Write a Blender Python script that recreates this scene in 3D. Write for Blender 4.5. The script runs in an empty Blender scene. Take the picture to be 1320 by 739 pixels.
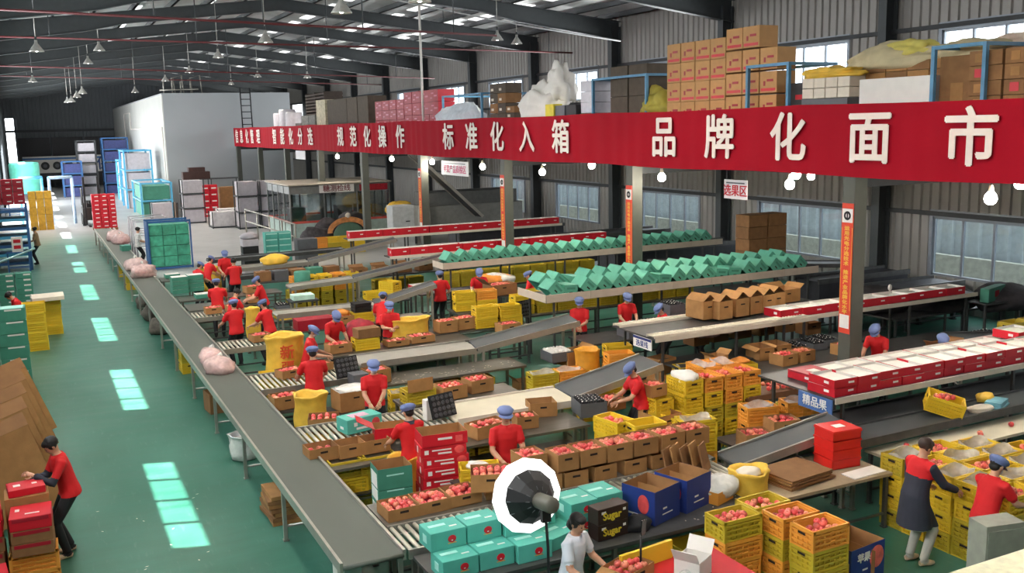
import bpy, bmesh, math, random
from mathutils import Vector, Matrix, Euler
random.seed(11)
sc = bpy.context.scene
C = sc.collection
# ------------------------------------------------------------------ camera (world: X across the hall, Y along it, Z up)
H = 5.5; FPX = 1250.0
_p, _y, _r = math.radians(9.456), math.radians(26.12), math.radians(-1.32)
FW = Vector((math.sin(_y)*math.cos(_p), math.cos(_y)*math.cos(_p), -math.sin(_p)))
_rt = FW.cross(Vector((0, 0, 1))).normalized(); _up = _rt.cross(FW)
RT = math.cos(_r)*_rt + math.sin(_r)*_up
UP = -math.sin(_r)*_rt + math.cos(_r)*_up
cam_d = bpy.data.cameras.new('camera'); cam = bpy.data.objects.new('camera', cam_d); C.objects.link(cam)
cam.matrix_world = Matrix(((RT.x, UP.x, -FW.x, 0), (RT.y, UP.y, -FW.y, 0), (RT.z, UP.z, -FW.z, H), (0, 0, 0, 1)))
cam_d.sensor_width = 36; cam_d.lens = 36*FPX/1320; cam_d.clip_end = 400; cam_d.clip_start = .05
sc.camera = cam
# ------------------------------------------------------------------ sky, sun, daylight at the windows, exposure
w = bpy.data.worlds.new('sky'); sc.world = w; w.use_nodes = True
bgn = w.node_tree.nodes['Background']; bgn.inputs[0].default_value = (.92, .96, 1.0, 1); bgn.inputs[1].default_value = 5.0
sc.view_settings.view_transform = 'Standard'; sc.view_settings.look = 'None'; sc.view_settings.gamma = 1
sc.view_settings.use_curve_mapping = False; sc.view_settings.exposure = 0.1
sc.cycles.use_denoising = True; sc.cycles.max_bounces = 6; sc.cycles.diffuse_bounces = 3; sc.cycles.glossy_bounces = 3
sc.cycles.transparent_max_bounces = 8; sc.cycles.caustics_reflective = False; sc.cycles.caustics_refractive = False
sc.cycles.sample_clamp_indirect = 6
XL, XR, YF, YB = -2.3, 23.0, -4.0, 118.0
BAY = 7.4
SUN_T = 7.83/4.13            # rise per metre across the hall
sd = bpy.data.lights.new('sun', 'SUN'); so = bpy.data.objects.new('sun', sd); C.objects.link(so)
sd.energy = 38; sd.angle = .01; sd.color = (1, .96, .9)
so.rotation_euler = Vector((1.0, -.33, -SUN_T)).to_track_quat('-Z', 'Y').to_euler(); so.location = (-20, 30, 40)
def area(name, loc, d, sx, sy, power, col=(.95, .98, 1.0), spread=math.pi):
    l = bpy.data.lights.new(name, 'AREA'); o = bpy.data.objects.new(name, l); C.objects.link(o)
    l.shape = 'RECTANGLE'; l.size = sx; l.size_y = sy; l.energy = power; l.color = col; l.spread = spread
    o.location = loc; o.rotation_euler = Vector(d).to_track_quat('-Z', 'Y').to_euler()
    return o
LEFTWIN = [14.17-14.8+BAY*k for k in range(15)]
for k, y in enumerate(LEFTWIN[:13]):
    area('window_daylight', (XL+.12, y+1.96, 7.2), (1, 0, -.38), 3.9, 1.25, 420)
for k in range(13):
    area('window_daylight', (XR-.12, 8.1+BAY*k+1.96, 7.2), (-1, 0, -.38), 3.9, 1.25, 270)
for k in range(5):
    area('window_daylight', (XR-.12, 8.1+BAY*k+1.96, 1.8), (-1, 0, -.2), 3.9, 1.6, 16)

area('gate_daylight', (XL+.1, 69, 2.3), (1, 0, -.15), 5, 4.4, 900)
area('gate_daylight', (XL+.1, 88, 2.5), (1, 0, -.15), 7.8, 4.8, 1500)
# ------------------------------------------------------------------ pixel helpers: a picture point on a real plane of the hall
O0 = Vector((0, 0, H))
def ray(x, y): return FW + RT*((x-660)/FPX) - UP*((y-369.5)/FPX)
def S(x, y, z=0.0):
    d = ray(x, y); return O0 + d*((z-H)/d.z)
def SY(x, y, Y):
    d = ray(x, y); return O0 + d*(Y/d.y)
def SX(x, y, X):
    d = ray(x, y); return O0 + d*(X/d.x)

# ------------------------------------------------------------------ materials
_M = {}
def mat(name, col, rough=.6, metal=0.0, var=.12, scale=6.0, bump=0.0, bscale=40.0, emit=None, estr=0.0, spec=.5, detail=3.0, stretch=None, sub=0.0):
    if name in _M: return _M[name]
    m = bpy.data.materials.new(name); m.use_nodes = True; _M[name] = m
    nt = m.node_tree; N = nt.nodes; L = nt.links; b = N['Principled BSDF']
    b.inputs['Roughness'].default_value = rough; b.inputs['Metallic'].default_value = metal
    b.inputs['Specular IOR Level'].default_value = spec
    if sub: b.inputs['Subsurface Weight'].default_value = sub
    tc = N.new('ShaderNodeTexCoord'); mp = N.new('ShaderNodeMapping'); L.new(tc.outputs['Object'], mp.inputs[0])
    oi = N.new('ShaderNodeObjectInfo')
    if stretch: mp.inputs['Scale'].default_value = stretch
    L.new(oi.outputs['Random'], mp.inputs['Location'])
    n = N.new('ShaderNodeTexNoise'); n.inputs['Scale'].default_value = scale; n.inputs['Detail'].default_value = detail
    L.new(mp.outputs[0], n.inputs['Vector'])
    rp = N.new('ShaderNodeValToRGB')
    c = Vector(col[:3])
    lo = c*(1-var); hi = Vector([min(1, v*(1+var)) for v in c])
    rp.color_ramp.elements[0].position = .3; rp.color_ramp.elements[1].position = .7
    rp.color_ramp.elements[0].color = (*lo, 1); rp.color_ramp.elements[1].color = (*hi, 1)
    L.new(n.outputs['Fac'], rp.inputs[0])
    hs = N.new('ShaderNodeHueSaturation'); L.new(rp.outputs[0], hs.inputs['Color'])
    mr = N.new('ShaderNodeMapRange'); mr.inputs['To Min'].default_value = 1-var*.8; mr.inputs['To Max'].default_value = 1+var*.8
    L.new(oi.outputs['Random'], mr.inputs['Value']); L.new(mr.outputs[0], hs.inputs['Value'])
    L.new(hs.outputs[0], b.inputs['Base Color'])
    if bump:
        bn = N.new('ShaderNodeTexNoise'); bn.inputs['Scale'].default_value = bscale; L.new(mp.outputs[0], bn.inputs['Vector'])
        bp = N.new('ShaderNodeBump'); bp.inputs['Strength'].default_value = bump; bp.inputs['Distance'].default_value = .02
        L.new(bn.outputs['Fac'], bp.inputs['Height']); L.new(bp.outputs[0], b.inputs['Normal'])
    if emit:
        b.inputs['Emission Color'].default_value = (*emit, 1); b.inputs['Emission Strength'].default_value = estr
    return m
def glassmat(name, col, gl=.12, rough=.05):
    if name in _M: return _M[name]
    m = bpy.data.materials.new(name); m.use_nodes = True; _M[name] = m
    nt = m.node_tree; N = nt.nodes; L = nt.links; N.remove(N['Principled BSDF'])
    t = N.new('ShaderNodeBsdfTransparent'); t.inputs[0].default_value = (*col, 1)
    g = N.new('ShaderNodeBsdfGlossy'); g.inputs['Roughness'].default_value = rough
    mx = N.new('ShaderNodeMixShader'); mx.inputs[0].default_value = gl
    L.new(t.outputs[0], mx.inputs[1]); L.new(g.outputs[0], mx.inputs[2]); L.new(mx.outputs[0], N['Material Output'].inputs[0])
    return m
def filmmat(name, col, op=.55):
    """thin plastic film or bag: part see-through, part milky"""
    if name in _M: return _M[name]
    m = bpy.data.materials.new(name); m.use_nodes = True; _M[name] = m
    nt = m.node_tree; N = nt.nodes; L = nt.links; b = N['Principled BSDF']
    b.inputs['Base Color'].default_value = (*col, 1); b.inputs['Roughness'].default_value = .25
    t = N.new('ShaderNodeBsdfTransparent'); mx = N.new('ShaderNodeMixShader')
    n = N.new('ShaderNodeTexNoise'); n.inputs['Scale'].default_value = 9; tc = N.new('ShaderNodeTexCoord'); L.new(tc.outputs['Object'], n.inputs['Vector'])
    mr = N.new('ShaderNodeMapRange'); mr.inputs['To Min'].default_value = op-.25; mr.inputs['To Max'].default_value = op+.35
    L.new(n.outputs['Fac'], mr.inputs['Value']); L.new(mr.outputs[0], mx.inputs[0])
    L.new(t.outputs[0], mx.inputs[1]); L.new(b.outputs[0], mx.inputs[2]); L.new(mx.outputs[0], N['Material Output'].inputs[0])
    bp = N.new('ShaderNodeBump'); bp.inputs['Strength'].default_value = .6; bp.inputs['Distance'].default_value = .03
    L.new(n.outputs['Fac'], bp.inputs['Height']); L.new(bp.outputs[0], b.inputs['Normal'])
    return m
def sr(r, g, b):
    f = lambda v: ((v/255+.055)/1.055)**2.4 if v > 10 else v/255/12.92
    return (f(r), f(g), f(b))
KRAFT = mat('kraft_card', sr(168, 122, 72), .8, bump=.05)
KRAFTIN = mat('kraft_card_inner', sr(160, 116, 72), .85)
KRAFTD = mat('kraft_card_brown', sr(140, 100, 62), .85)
YEL = mat('yellow_plastic', sr(236, 198, 52), .42, var=.06, scale=2)
YELG = mat('olive_yellow_plastic', sr(202, 176, 52), .45, var=.07, scale=2)
ORG = mat('orange_plastic', sr(242, 164, 66), .42, var=.06, scale=2)
TEAL = mat('teal_card', sr(84, 176, 160), .55, var=.06)
TEALD = mat('teal_green_card', sr(70, 140, 118), .6, var=.08)
TEALL = mat('pale_teal_print', sr(170, 226, 214), .6, var=.04)
MINT = mat('mint_card', sr(94, 172, 146), .6, var=.06)
RED = mat('red_card', sr(206, 26, 44), .45, var=.06)
REDD = mat('deep_red_card', sr(164, 22, 42), .5, var=.1)
WHITE = mat('white_card', sr(236, 230, 222), .7, var=.03)
WHITEP = mat('white_print', sr(240, 236, 230), .7, var=.03)
NAVY = mat('navy_card', sr(38, 58, 128), .45, var=.08)
BLACKP = mat('black_plastic', sr(26, 26, 28), .5, var=.2)
GREYP = mat('grey_plastic', sr(92, 94, 98), .5, var=.08)
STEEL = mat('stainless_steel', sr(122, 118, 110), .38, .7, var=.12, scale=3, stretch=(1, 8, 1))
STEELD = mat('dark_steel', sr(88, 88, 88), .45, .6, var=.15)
ALU = mat('aluminium_rail', sr(172, 168, 158), .35, .6, var=.08)
ROLL = mat('roller_steel', sr(200, 192, 174), .4, .3, var=.05)
BELT = mat('grey_green_belt', sr(82, 88, 80), .5, var=.08, scale=1.2, stretch=(1, .3, 1))
BELTD = mat('dark_belt', sr(72, 76, 78), .5, var=.12, scale=2)
BELTW = mat('cream_belt', sr(216, 206, 182), .6, var=.06, scale=2)
COLG = mat('column_grey_paint', sr(88, 90, 82), .55, var=.06)
DARKG = mat('dark_frame_paint', sr(62, 64, 66), .6, var=.08)
BLUEF = mat('light_blue_steel', sr(90, 176, 214), .45, var=.08)
BLUED = mat('blue_steel', sr(52, 98, 150), .5, var=.1)
GREYF = mat('white_grey_wrap', sr(196, 190, 196), .35, var=.08, bump=.3, bscale=8)
PAPER = mat('pale_paper', sr(226, 214, 196), .8, var=.06)
APPLE = [mat('apple_red', sr(224, 84, 84), .4, var=.25, scale=10), mat('apple_pink', sr(232, 112, 100), .4, var=.22, scale=10), mat('apple_blush', sr(238, 140, 110), .4, var=.2, scale=10)]
STEMM = mat('apple_stem', sr(80, 60, 30), .8)
SKIN = mat('skin', sr(206, 154, 124), .55, var=.05, sub=.05)
SHIRT = mat('red_shirt', sr(214, 24, 30), .75, var=.07, scale=5, bump=.15, bscale=14)
SHIRTW = mat('white_shirt', sr(222, 226, 236), .75, var=.04, bump=.15, bscale=14)
BLACKC = mat('black_cloth', sr(26, 26, 30), .8, var=.15)
NAVYC = mat('navy_cloth', sr(44, 46, 58), .75, var=.1)
GREYC = mat('grey_cloth', sr(176, 172, 160), .8, var=.06)
CAPB = mat('blue_cap_cloth', sr(112, 128, 176), .8, var=.08, bump=.3, bscale=30)
HAIR = mat('black_hair', sr(24, 20, 20), .5, var=.2)
HAIRB = mat('brown_hair', sr(56, 38, 30), .5, var=.2)
SHOE = mat('pale_shoe', sr(214, 180, 150), .6)
MASKM = mat('white_mask', sr(226, 224, 222), .8)
DARKH = mat('hand_hole_shade', sr(40, 28, 20), .9)  # shade inside the hand holes, put into the colour of plates on the face
FILM = filmmat('clear_film', sr(236, 232, 228), .5)
PINKF = filmmat('pink_bag_film', sr(240, 206, 200), .62)
WFILM = filmmat('white_bag_film', sr(240, 238, 232), .8)
SACKY = mat('yellow_sack', sr(236, 190, 70), .6, var=.12, scale=5, bump=.5, bscale=9)

# ------------------------------------------------------------------ mesh building
class MB:
    def __init__(s): s.v = []; s.f = []; s.m = []; s.sm = []
    def add(s, vs, fs, mi=0, smooth=False, M=None):
        b = len(s.v)
        s.v += [tuple(M @ Vector(v)) for v in vs] if M is not None else [tuple(v) for v in vs]
        s.f += [tuple(i+b for i in f) for f in fs]; s.m += [mi]*len(fs); s.sm += [smooth]*len(fs)
        return s
    def box(s, c, d, mi=0, M=None):
        x, y, z = c; a, b, h = d[0]/2, d[1]/2, d[2]/2
        vs = [(x+i*a, y+j*b, z+k*h) for k in (-1, 1) for j in (-1, 1) for i in (-1, 1)]
        return s.add(vs, [(0, 2, 3, 1), (4, 5, 7, 6), (0, 1, 5, 4), (2, 6, 7, 3), (1, 3, 7, 5), (0, 4, 6, 2)], mi, False, M)
    def b2(s, x0, x1, y0, y1, z0, z1, mi=0, M=None):
        return s.box(((x0+x1)/2, (y0+y1)/2, (z0+z1)/2), (x1-x0, y1-y0, z1-z0), mi, M)
    def tube(s, pts, rs, n=8, mi=0, smooth=True, caps=True, sq=(1, 1), M=None):
        if not hasattr(rs, '__len__'): rs = [rs]*len(pts)
        P = [Vector(p) for p in pts]; vs = []; fs = []
        pu = None
        for i, p in enumerate(P):
            t = (P[min(i+1, len(P)-1)]-P[max(i-1, 0)]).normalized()
            if pu is None:
                u = t.cross(Vector((0, 1, 0)) if abs(t.y) < .9 else Vector((1, 0, 0))).normalized()
            else:
                u = (pu - t*pu.dot(t)).normalized()
            pu = u; q = t.cross(u)
            for k in range(n):
                a = 2*math.pi*k/n
                vs.append(p + (u*math.cos(a)*sq[0] + q*math.sin(a)*sq[1])*rs[i])
        for i in range(len(P)-1):
            for k in range(n):
                k2 = (k+1) % n
                fs.append((i*n+k, i*n+k2, (i+1)*n+k2, (i+1)*n+k))
        s.add(vs, fs, mi, smooth, M)
        if caps:
            b = len(s.v)-len(vs)
            s.f.append(tuple(b+k for k in reversed(range(n)))); s.f.append(tuple(b+(len(P)-1)*n+k for k in range(n)))
            s.m += [mi]*2; s.sm += [False]*2
        return s
    def lathe(s, prof, n=12, c=(0, 0, 0), mi=0, smooth=True, M=None, sq=(1, 1), closed=False):
        vs = []; fs = []
        for r, z in prof:
            for k in range(n):
                a = 2*math.pi*k/n; vs.append((c[0]+r*math.cos(a)*sq[0], c[1]+r*math.sin(a)*sq[1], c[2]+z))
        for i in range(len(prof)-1):
            for k in range(n):
                k2 = (k+1) % n; fs.append((i*n+k, i*n+k2, (i+1)*n+k2, (i+1)*n+k))
        s.add(vs, fs, mi, smooth, M)
        if closed:
            b = len(s.v)-len(vs); s.f.append(tuple(b+k for k in reversed(range(n)))); s.f.append(tuple(b+(len(prof)-1)*n+k for k in range(n)))
            s.m += [mi]*2; s.sm += [False]*2
        return s
    def ell(s, c, r, n=10, k=7, mi=0, M=None):
        pr = [(math.sin(math.pi*i/k), -math.cos(math.pi*i/k)) for i in range(k+1)]
        pr[0] = (.001, -1); pr[-1] = (.001, 1)
        T = Matrix.Translation(c) @ Matrix.Diagonal((*r, 1))
        return s.lathe(pr, n, (0, 0, 0), mi, True, (M @ T) if M is not None else T)
    def mesh(s, name, *mats):
        me = bpy.data.meshes.new(name); me.from_pydata(s.v, [], s.f)
        for m in mats: me.materials.append(m)
        me.polygons.foreach_set('material_index', s.m); me.polygons.foreach_set('use_smooth', s.sm)
        me.update(); return me
def obj(name, me, parent=None, loc=(0, 0, 0), rot=(0, 0, 0), scale=None):
    o = bpy.data.objects.new(name, me); C.objects.link(o); o.location = loc
    o.rotation_euler = rot if hasattr(rot, '__len__') else (0, 0, rot)
    if scale: o.scale = scale if hasattr(scale, '__len__') else (scale,)*3
    if parent: o.parent = parent
    return o
_LAB = {}
def tag(o, label, cat, group=None):
    for a_, b_ in (('lowest from the floor', 'lowest'), ('lowest from the bottom', 'lowest'), ('lowest layer', 'bottom layer'), ('first from the left', 'leftmost'), ('first from the right', 'rightmost'), ('first from the back', 'rearmost'), ('first from the front', 'frontmost')): label = label.replace(a_, b_)
    o['label'] = label; o['category'] = cat
    if group: o['group'] = group
    _LAB[label] = _LAB.get(label, 0)+1
    return o
def thing(name, label, cat, loc=(0, 0, 0), rot=0.0, group=None):
    o = obj(name, None, None, loc, rot); o.empty_display_size = .1
    return tag(o, label, cat, group)
def struct(name, me, loc=(0, 0, 0), parent=None, rot=0.0):
    o = obj(name, me, parent, loc, rot)
    if not parent: o['kind'] = 'structure'
    return o
class Part:
    """a part of a kind of thing: name, mesh, place, sub-parts"""
    def __init__(s, name, me, loc=(0, 0, 0), rot=(0, 0, 0), kids=(), label=None): s.name, s.me, s.loc, s.rot, s.kids, s.label = name, me, loc, rot, kids, label
def spawn(name, parts, label, cat, loc, rot=0.0, group=None, scale=None):
    t = thing(name, label, cat, loc, rot, group)
    if scale: t.scale = scale if hasattr(scale, '__len__') else (scale,)*3
    for p in parts:
        o = obj(p.name, p.me, t, p.loc, p.rot)
        if p.label: o['label'] = p.label
        for k in p.kids: obj(k.name, k.me, o, k.loc, k.rot)
    return t
ORD = ['lowest', 'second', 'third', 'fourth', 'fifth', 'sixth', 'seventh', 'eighth', 'ninth', 'tenth', 'eleventh', 'twelfth', 'thirteenth', 'fourteenth', 'fifteenth', 'sixteenth', 'seventeenth', 'eighteenth', 'nineteenth', 'twentieth', 'twenty-first', 'twenty-second', 'twenty-third', 'twenty-fourth', 'twenty-fifth', 'twenty-sixth', 'twenty-seventh', 'twenty-eighth', 'twenty-ninth', 'thirtieth', 'thirty-first', 'thirty-second', 'thirty-third', 'thirty-fourth', 'thirty-fifth', 'thirty-sixth', 'thirty-seventh', 'thirty-eighth', 'thirty-ninth', 'fortieth']
NTH = ['first'] + ORD[1:]
def text_mesh(body, size=1.0, off=0.0, ext=.004, align='CENTER'):
    cu = bpy.data.curves.new('lettering', 'FONT'); cu.body = body; cu.size = size; cu.align_x = align; cu.align_y = 'CENTER'
    cu.offset = off; cu.extrude = ext; cu.resolution_u = 3
    o = bpy.data.objects.new('lettering_tmp', cu); C.objects.link(o)
    dg = bpy.context.evaluated_depsgraph_get(); me = bpy.data.meshes.new_from_object(o.evaluated_get(dg))
    bpy.data.objects.remove(o); bpy.data.curves.remove(cu)
    return me
def lettering(name, body, size, m, parent, loc, rot, off=0.0, sx=1.0, ext=.004):
    me = text_mesh(body, size, 0.0, ext); me.materials.clear(); me.materials.append(m)
    if off:                                  # heavier strokes: the same outline laid over itself, shifted by the stroke gain
        bm = bmesh.new()
        for i, (dx, dy) in enumerate(((0, 0), (off, 0), (-off, 0), (0, off), (0, -off))):
            n0 = len(bm.verts); bm.from_mesh(me); bm.verts.ensure_lookup_table()
            bmesh.ops.translate(bm, verts=bm.verts[n0:], vec=(dx, dy, i*.0004))
        bm.to_mesh(me); bm.free()
    return obj(name, me, parent, loc, rot, (sx, 1, 1))
# ================================================================== THE HALL
def floor_material():
    m = bpy.data.materials.new('painted_floor'); m.use_nodes = True
    nt = m.node_tree; N = nt.nodes; L = nt.links; b = N['Principled BSDF']
    tc = N.new('ShaderNodeTexCoord')
    def noise(s, stretch=(1, 1, 1), det=4):
        mp = N.new('ShaderNodeMapping'); mp.inputs['Scale'].default_value = stretch; L.new(tc.outputs['Object'], mp.inputs[0])
        n = N.new('ShaderNodeTexNoise'); n.inputs['Scale'].default_value = s; n.inputs['Detail'].default_value = det; L.new(mp.outputs[0], n.inputs['Vector']); return n
    n1 = noise(.5, (1, .5, 1)); n2 = noise(2.2, (.3, 1.6, 1), 6); n3 = noise(14, (1, .2, 1))
    g = N.new('ShaderNodeValToRGB'); e = g.color_ramp.elements
    e[0].position = .3; e[0].color = (*sr(32, 92, 74), 1); e[1].position = .75; e[1].color = (*sr(74, 126, 110), 1)
    mx0 = N.new('ShaderNodeMath'); mx0.operation = 'MULTIPLY_ADD'; L.new(n2.outputs['Fac'], mx0.inputs[0]); mx0.inputs[1].default_value = .5
    L.new(n1.outputs['Fac'], mx0.inputs[2]); sub = N.new('ShaderNodeMath'); sub.operation = 'SUBTRACT'; L.new(mx0.outputs[0], sub.inputs[0]); sub.inputs[1].default_value = .25
    L.new(sub.outputs[0], g.inputs[0])
    c = N.new('ShaderNodeValToRGB'); e = c.color_ramp.elements
    e[0].color = (*sr(140, 142, 142), 1); e[1].color = (*sr(196, 196, 194), 1); L.new(n1.outputs['Fac'], c.inputs[0])
    # where the green paint ends: bare concrete in the far loading yard
    sp = N.new('ShaderNodeSeparateXYZ'); L.new(tc.outputs['Object'], sp.inputs[0])
    def step(sock, lo, hi):
        r = N.new('ShaderNodeMapRange'); r.inputs['From Min'].default_value = lo; r.inputs['From Max'].default_value = hi; L.new(sock, r.inputs['Value']); return r.outputs[0]
    a = step(sp.outputs['Y'], 37, 39); bx = step(sp.outputs['X'], 3.3, 3.8); far = step(sp.outputs['Y'], 54, 62)
    mu = N.new('ShaderNodeMath'); mu.operation = 'MULTIPLY'; L.new(a, mu.inputs[0]); L.new(bx, mu.inputs[1])
    mxx = N.new('ShaderNodeMath'); mxx.operation = 'MAXIMUM'; L.new(mu.outputs[0], mxx.inputs[0]); L.new(far, mxx.inputs[1])
    mix = N.new('ShaderNodeMixRGB'); L.new(mxx.outputs[0], mix.inputs[0]); L.new(g.outputs[0], mix.inputs[1]); L.new(c.outputs[0], mix.inputs[2])
    # scuffs
    sc_ = N.new('ShaderNodeValToRGB'); sc_.color_ramp.elements[0].position = .6; sc_.color_ramp.elements[1].position = .78; L.new(n3.outputs['Fac'], sc_.inputs[0])
    ml = N.new('ShaderNodeMath'); ml.operation = 'MULTIPLY'; L.new(sc_.outputs[0], ml.inputs[0]); ml.inputs[1].default_value = .18
    m2 = N.new('ShaderNodeMixRGB'); L.new(ml.outputs[0], m2.inputs[0]); L.new(mix.outputs[0], m2.inputs[1]); m2.inputs[2].default_value = (*sr(150, 165, 155), 1)
    L.new(m2.outputs[0], b.inputs['Base Color'])
    rr = N.new('ShaderNodeMapRange'); rr.inputs['To Min'].default_value = .22; rr.inputs['To Max'].default_value = .5; L.new(n2.outputs['Fac'], rr.inputs['Value']); L.new(rr.outputs[0], b.inputs['Roughness'])
    b.inputs['Specular IOR Level'].default_value = .5
    bp = N.new('ShaderNodeBump'); bp.inputs['Strength'].default_value = .12; bp.inputs['Distance'].default_value = .02; L.new(n2.outputs['Fac'], bp.inputs['Height']); L.new(bp.outputs[0], b.inputs['Normal'])
    return m
mb = MB(); mb.b2(XL-.2, XR+.2, YF, YB, -.2, 0); struct('floor', mb.mesh('floor', floor_material()))
# outside: yard and the neighbour's ribbed wall seen through the low windows
WALLM = mat('grey_wall_sheet', sr(118, 118, 120), .5, .3, var=.06, scale=1)
WALLD = mat('dark_wall_sheet', sr(78, 80, 86), .55, .2, var=.06, scale=1)
ROOFM = mat('roof_sheet_silver', sr(214, 214, 210), .35, .1, var=.1, scale=1.5)
mb = MB(); mb.b2(XR+.3, XR+14, YF, YB, -.25, -.05); struct('ground_outside', mb.mesh('ground_outside', mat('yard_concrete', sr(150, 150, 140), .9)))
def corrugated(u0, u1, holes, z0, z1, pitch, depth, P, mi=0, mb=None):
    """upright ribbed sheet along u with window openings; P(u, d, z) -> point"""
    mb = mb or MB(); u = u0; prof = [(0, 0), (.62, 0), (.72, 1), (.9, 1), (1, 0)]
    cuts = sorted({z0, z1} | {h[2] for h in holes} | {h[3] for h in holes})
    edges = sorted({h[0] for h in holes} | {h[1] for h in holes})
    us = []
    n = int((u1-u0)/pitch)
    for i in range(n):
        for a, d in prof[:-1]: us.append((u0+(i+a)*pitch, d*depth))
    us.append((u0+n*pitch, 0)); us.append((u1, 0))
    for e in edges: us.append((e, 0))
    us.sort()
    for (a, da), (b, db) in zip(us, us[1:]):
        if b-a < 1e-5: continue
        mid = (a+b)/2
        for c, d in zip(cuts, cuts[1:]):
            zc = (c+d)/2
            if any(h[0] < mid < h[1] and h[2] < zc < h[3] for h in holes): continue
            mb.add([P(a, da, c), P(b, db, c), P(b, db, d), P(a, da, d)], [(0, 1, 2, 3)], mi)
    return mb
RW = [15.52+BAY*k for k in range(-2, 12)]     # right wall windows start here, 3.92 long
WL = 3.92
holes = [(y, y+WL, 6.54, 7.83) for y in RW] + [(y, y+WL, .97, 2.66) for y in RW[:7]]
mb = corrugated(YF, YB, holes, 0, 9.95, .32, .05, lambda u, d, z: (XR-d, u, z))
mb.add([(XR+.1, YF, 0), (XR+.1, YB, 0), (XR+.1, YB, .9), (XR+.1, YF, .9)], [(0, 1, 2, 3)])
struct('wall_right', mb.mesh('wall_right', mat('right_wall_sheet', sr(158, 154, 148), .45, .25, var=.05, scale=1)))
holesL = [(y, y+WL, 6.64, 7.83) for y in LEFTWIN]+[(66.4, 71.6, 0, 4.6), (84, 92, 0, 5.0)]   # high windows and two open yard gates
mb = corrugated(YF, YB, holesL, 0, 9.95, .4, .04, lambda u, d, z: (XL+d, u, z))
struct('wall_left', mb.mesh('wall_left', WALLM))
mb = corrugated(XL, XR, [(XL+.2, XL+1.2, 1.6, 7.4)], 0, 11.4, .4, .04, lambda u, d, z: (u, YB-d, z)); struct('wall_back', mb.mesh('wall_back', mat('back_wall_sheet', sr(112, 116, 120), .6, .2, var=.05, scale=1)))
mb = MB(); mb.b2(XL, XR, YF-.1, YF, 0, 11.6); struct('wall_front', mb.mesh('wall_front', WALLM))
FRAMEW = mat('window_aluminium', sr(150, 156, 164), .4, .5, var=.05)
PANE = glassmat('window_pane', (.93, .96, .98), .1)
PANEB = glassmat('window_pane_bluish', (.84, .9, .93), .08)
def wall_window(n, x, y0, z0, z1, side, pane):
    Lh = WL; hh = z1-z0
    mb = MB()
    mb.b2(-.04, .04, 0, Lh, 0, .07); mb.b2(-.04, .04, 0, Lh, hh-.07, hh); mb.b2(-.04, .04, 0, .06, 0, hh); mb.b2(-.04, .04, Lh-.06, Lh, 0, hh)
    for k in (1, 2, 3): mb.b2(-.035, .035, Lh*k/4-.035, Lh*k/4+.035, 0, hh)
    mb.b2(-.1, .1, -.1, Lh+.1, hh-.01, hh+.2); mb.b2(-.1, .1, -.1, 0, 0, hh); mb.b2(-.1, .1, Lh, Lh+.1, 0, hh)     # cover strips added round the opening to keep sun from leaking past the frame
    o = struct('window_%d' % n, mb.mesh('window_frame', FRAMEW), (x, y0, z0))
    pm = MB(); pm.b2(-.004, .004, .03, Lh/4-.03, .05, hh-.05); me = pm.mesh('pane', pane)
    for k in range(4): obj('pane', me, o, (0, Lh*k/4, 0))
    return o
wn = 1
for y in RW[1:7]:
    wall_window(wn, XR+.03, y, .97, 2.66, 1, PANEB); wn += 1
for y in RW[1:10]:
    wall_window(wn, XR+.03, y, 6.54, 7.83, 1, PANE); wn += 1
for y in LEFTWIN[:13]:
    wall_window(wn, XL-.03, y, 6.64, 7.83, -1, PANE); wn += 1
# neighbour wall and fence seen through the low windows
mb = corrugated(4, 75, [], 0, 3.6, .5, .09, lambda u, d, z: (XR+3.2-d, u, z))
o = struct('wall_neighbour', mb.mesh('wall_neighbour', mat('neighbour_wall_sheet', sr(206, 214, 218), .7, var=.08)))
mb = MB(); mb.b2(XR+2.6, XR+2.8, 4, 75, 0, 1.15); struct('wall_yard', mb.mesh('wall_yard', mat('yard_wall', sr(206, 204, 190), .9, var=.15)))
# ---- roof: sheets, purlins, tapered rafters, posts
XM = 10.35
def roof_z(x): return 11.35-abs(x-XM)*.112
mb = MB()
for i in range(24):
    for xa, xb in ((XL, XM), (XM, XR)):
        pass
mb.add([(XL-.3, YF, roof_z(XL-.3)), (XM, YF, roof_z(XM)), (XM, YB, roof_z(XM)), (XL-.3, YB, roof_z(XL-.3)), (XR+.3, YF, roof_z(XR+.3)), (XR+.3, YB, roof_z(XR+.3))], [(0, 1, 2, 3), (1, 4, 5, 2)])
mb.add([(XL-.3, YF, roof_z(XL-.3)+.15), (XM, YF, roof_z(XM)+.15), (XM, YB, roof_z(XM)+.15), (XL-.3, YB, roof_z(XL-.3)+.15), (XR+.3, YF, roof_z(XR+.3)+.15), (XR+.3, YB, roof_z(XR+.3)+.15)], [(3, 2, 1, 0), (2, 5, 4, 1)])
ceil = struct('ceiling', mb.mesh('ceiling', ROOFM))
PURL = mat('purlin_grey', sr(96, 98, 100), .5, .3, var=.05)
for i in range(-8, 9):
    x = XM+i*1.5
    if x < XL or x > XR: continue
    mb = MB(); z = roof_z(x); mb.b2(-.035, .035, YF, YB, -.22, -.005)
    mb.b2(-.035, .06, YF, YB, -.22, -.2)
    obj('purlin', mb.mesh('purlin', PURL), ceil, (x, 0, z))
SKYL = mat('roof_light_sheet', sr(230, 232, 230), .6, var=.05, emit=(1, 1, 1), estr=1.1)     # roof lights under the closed sheet; their daylight is put in as glow
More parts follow.
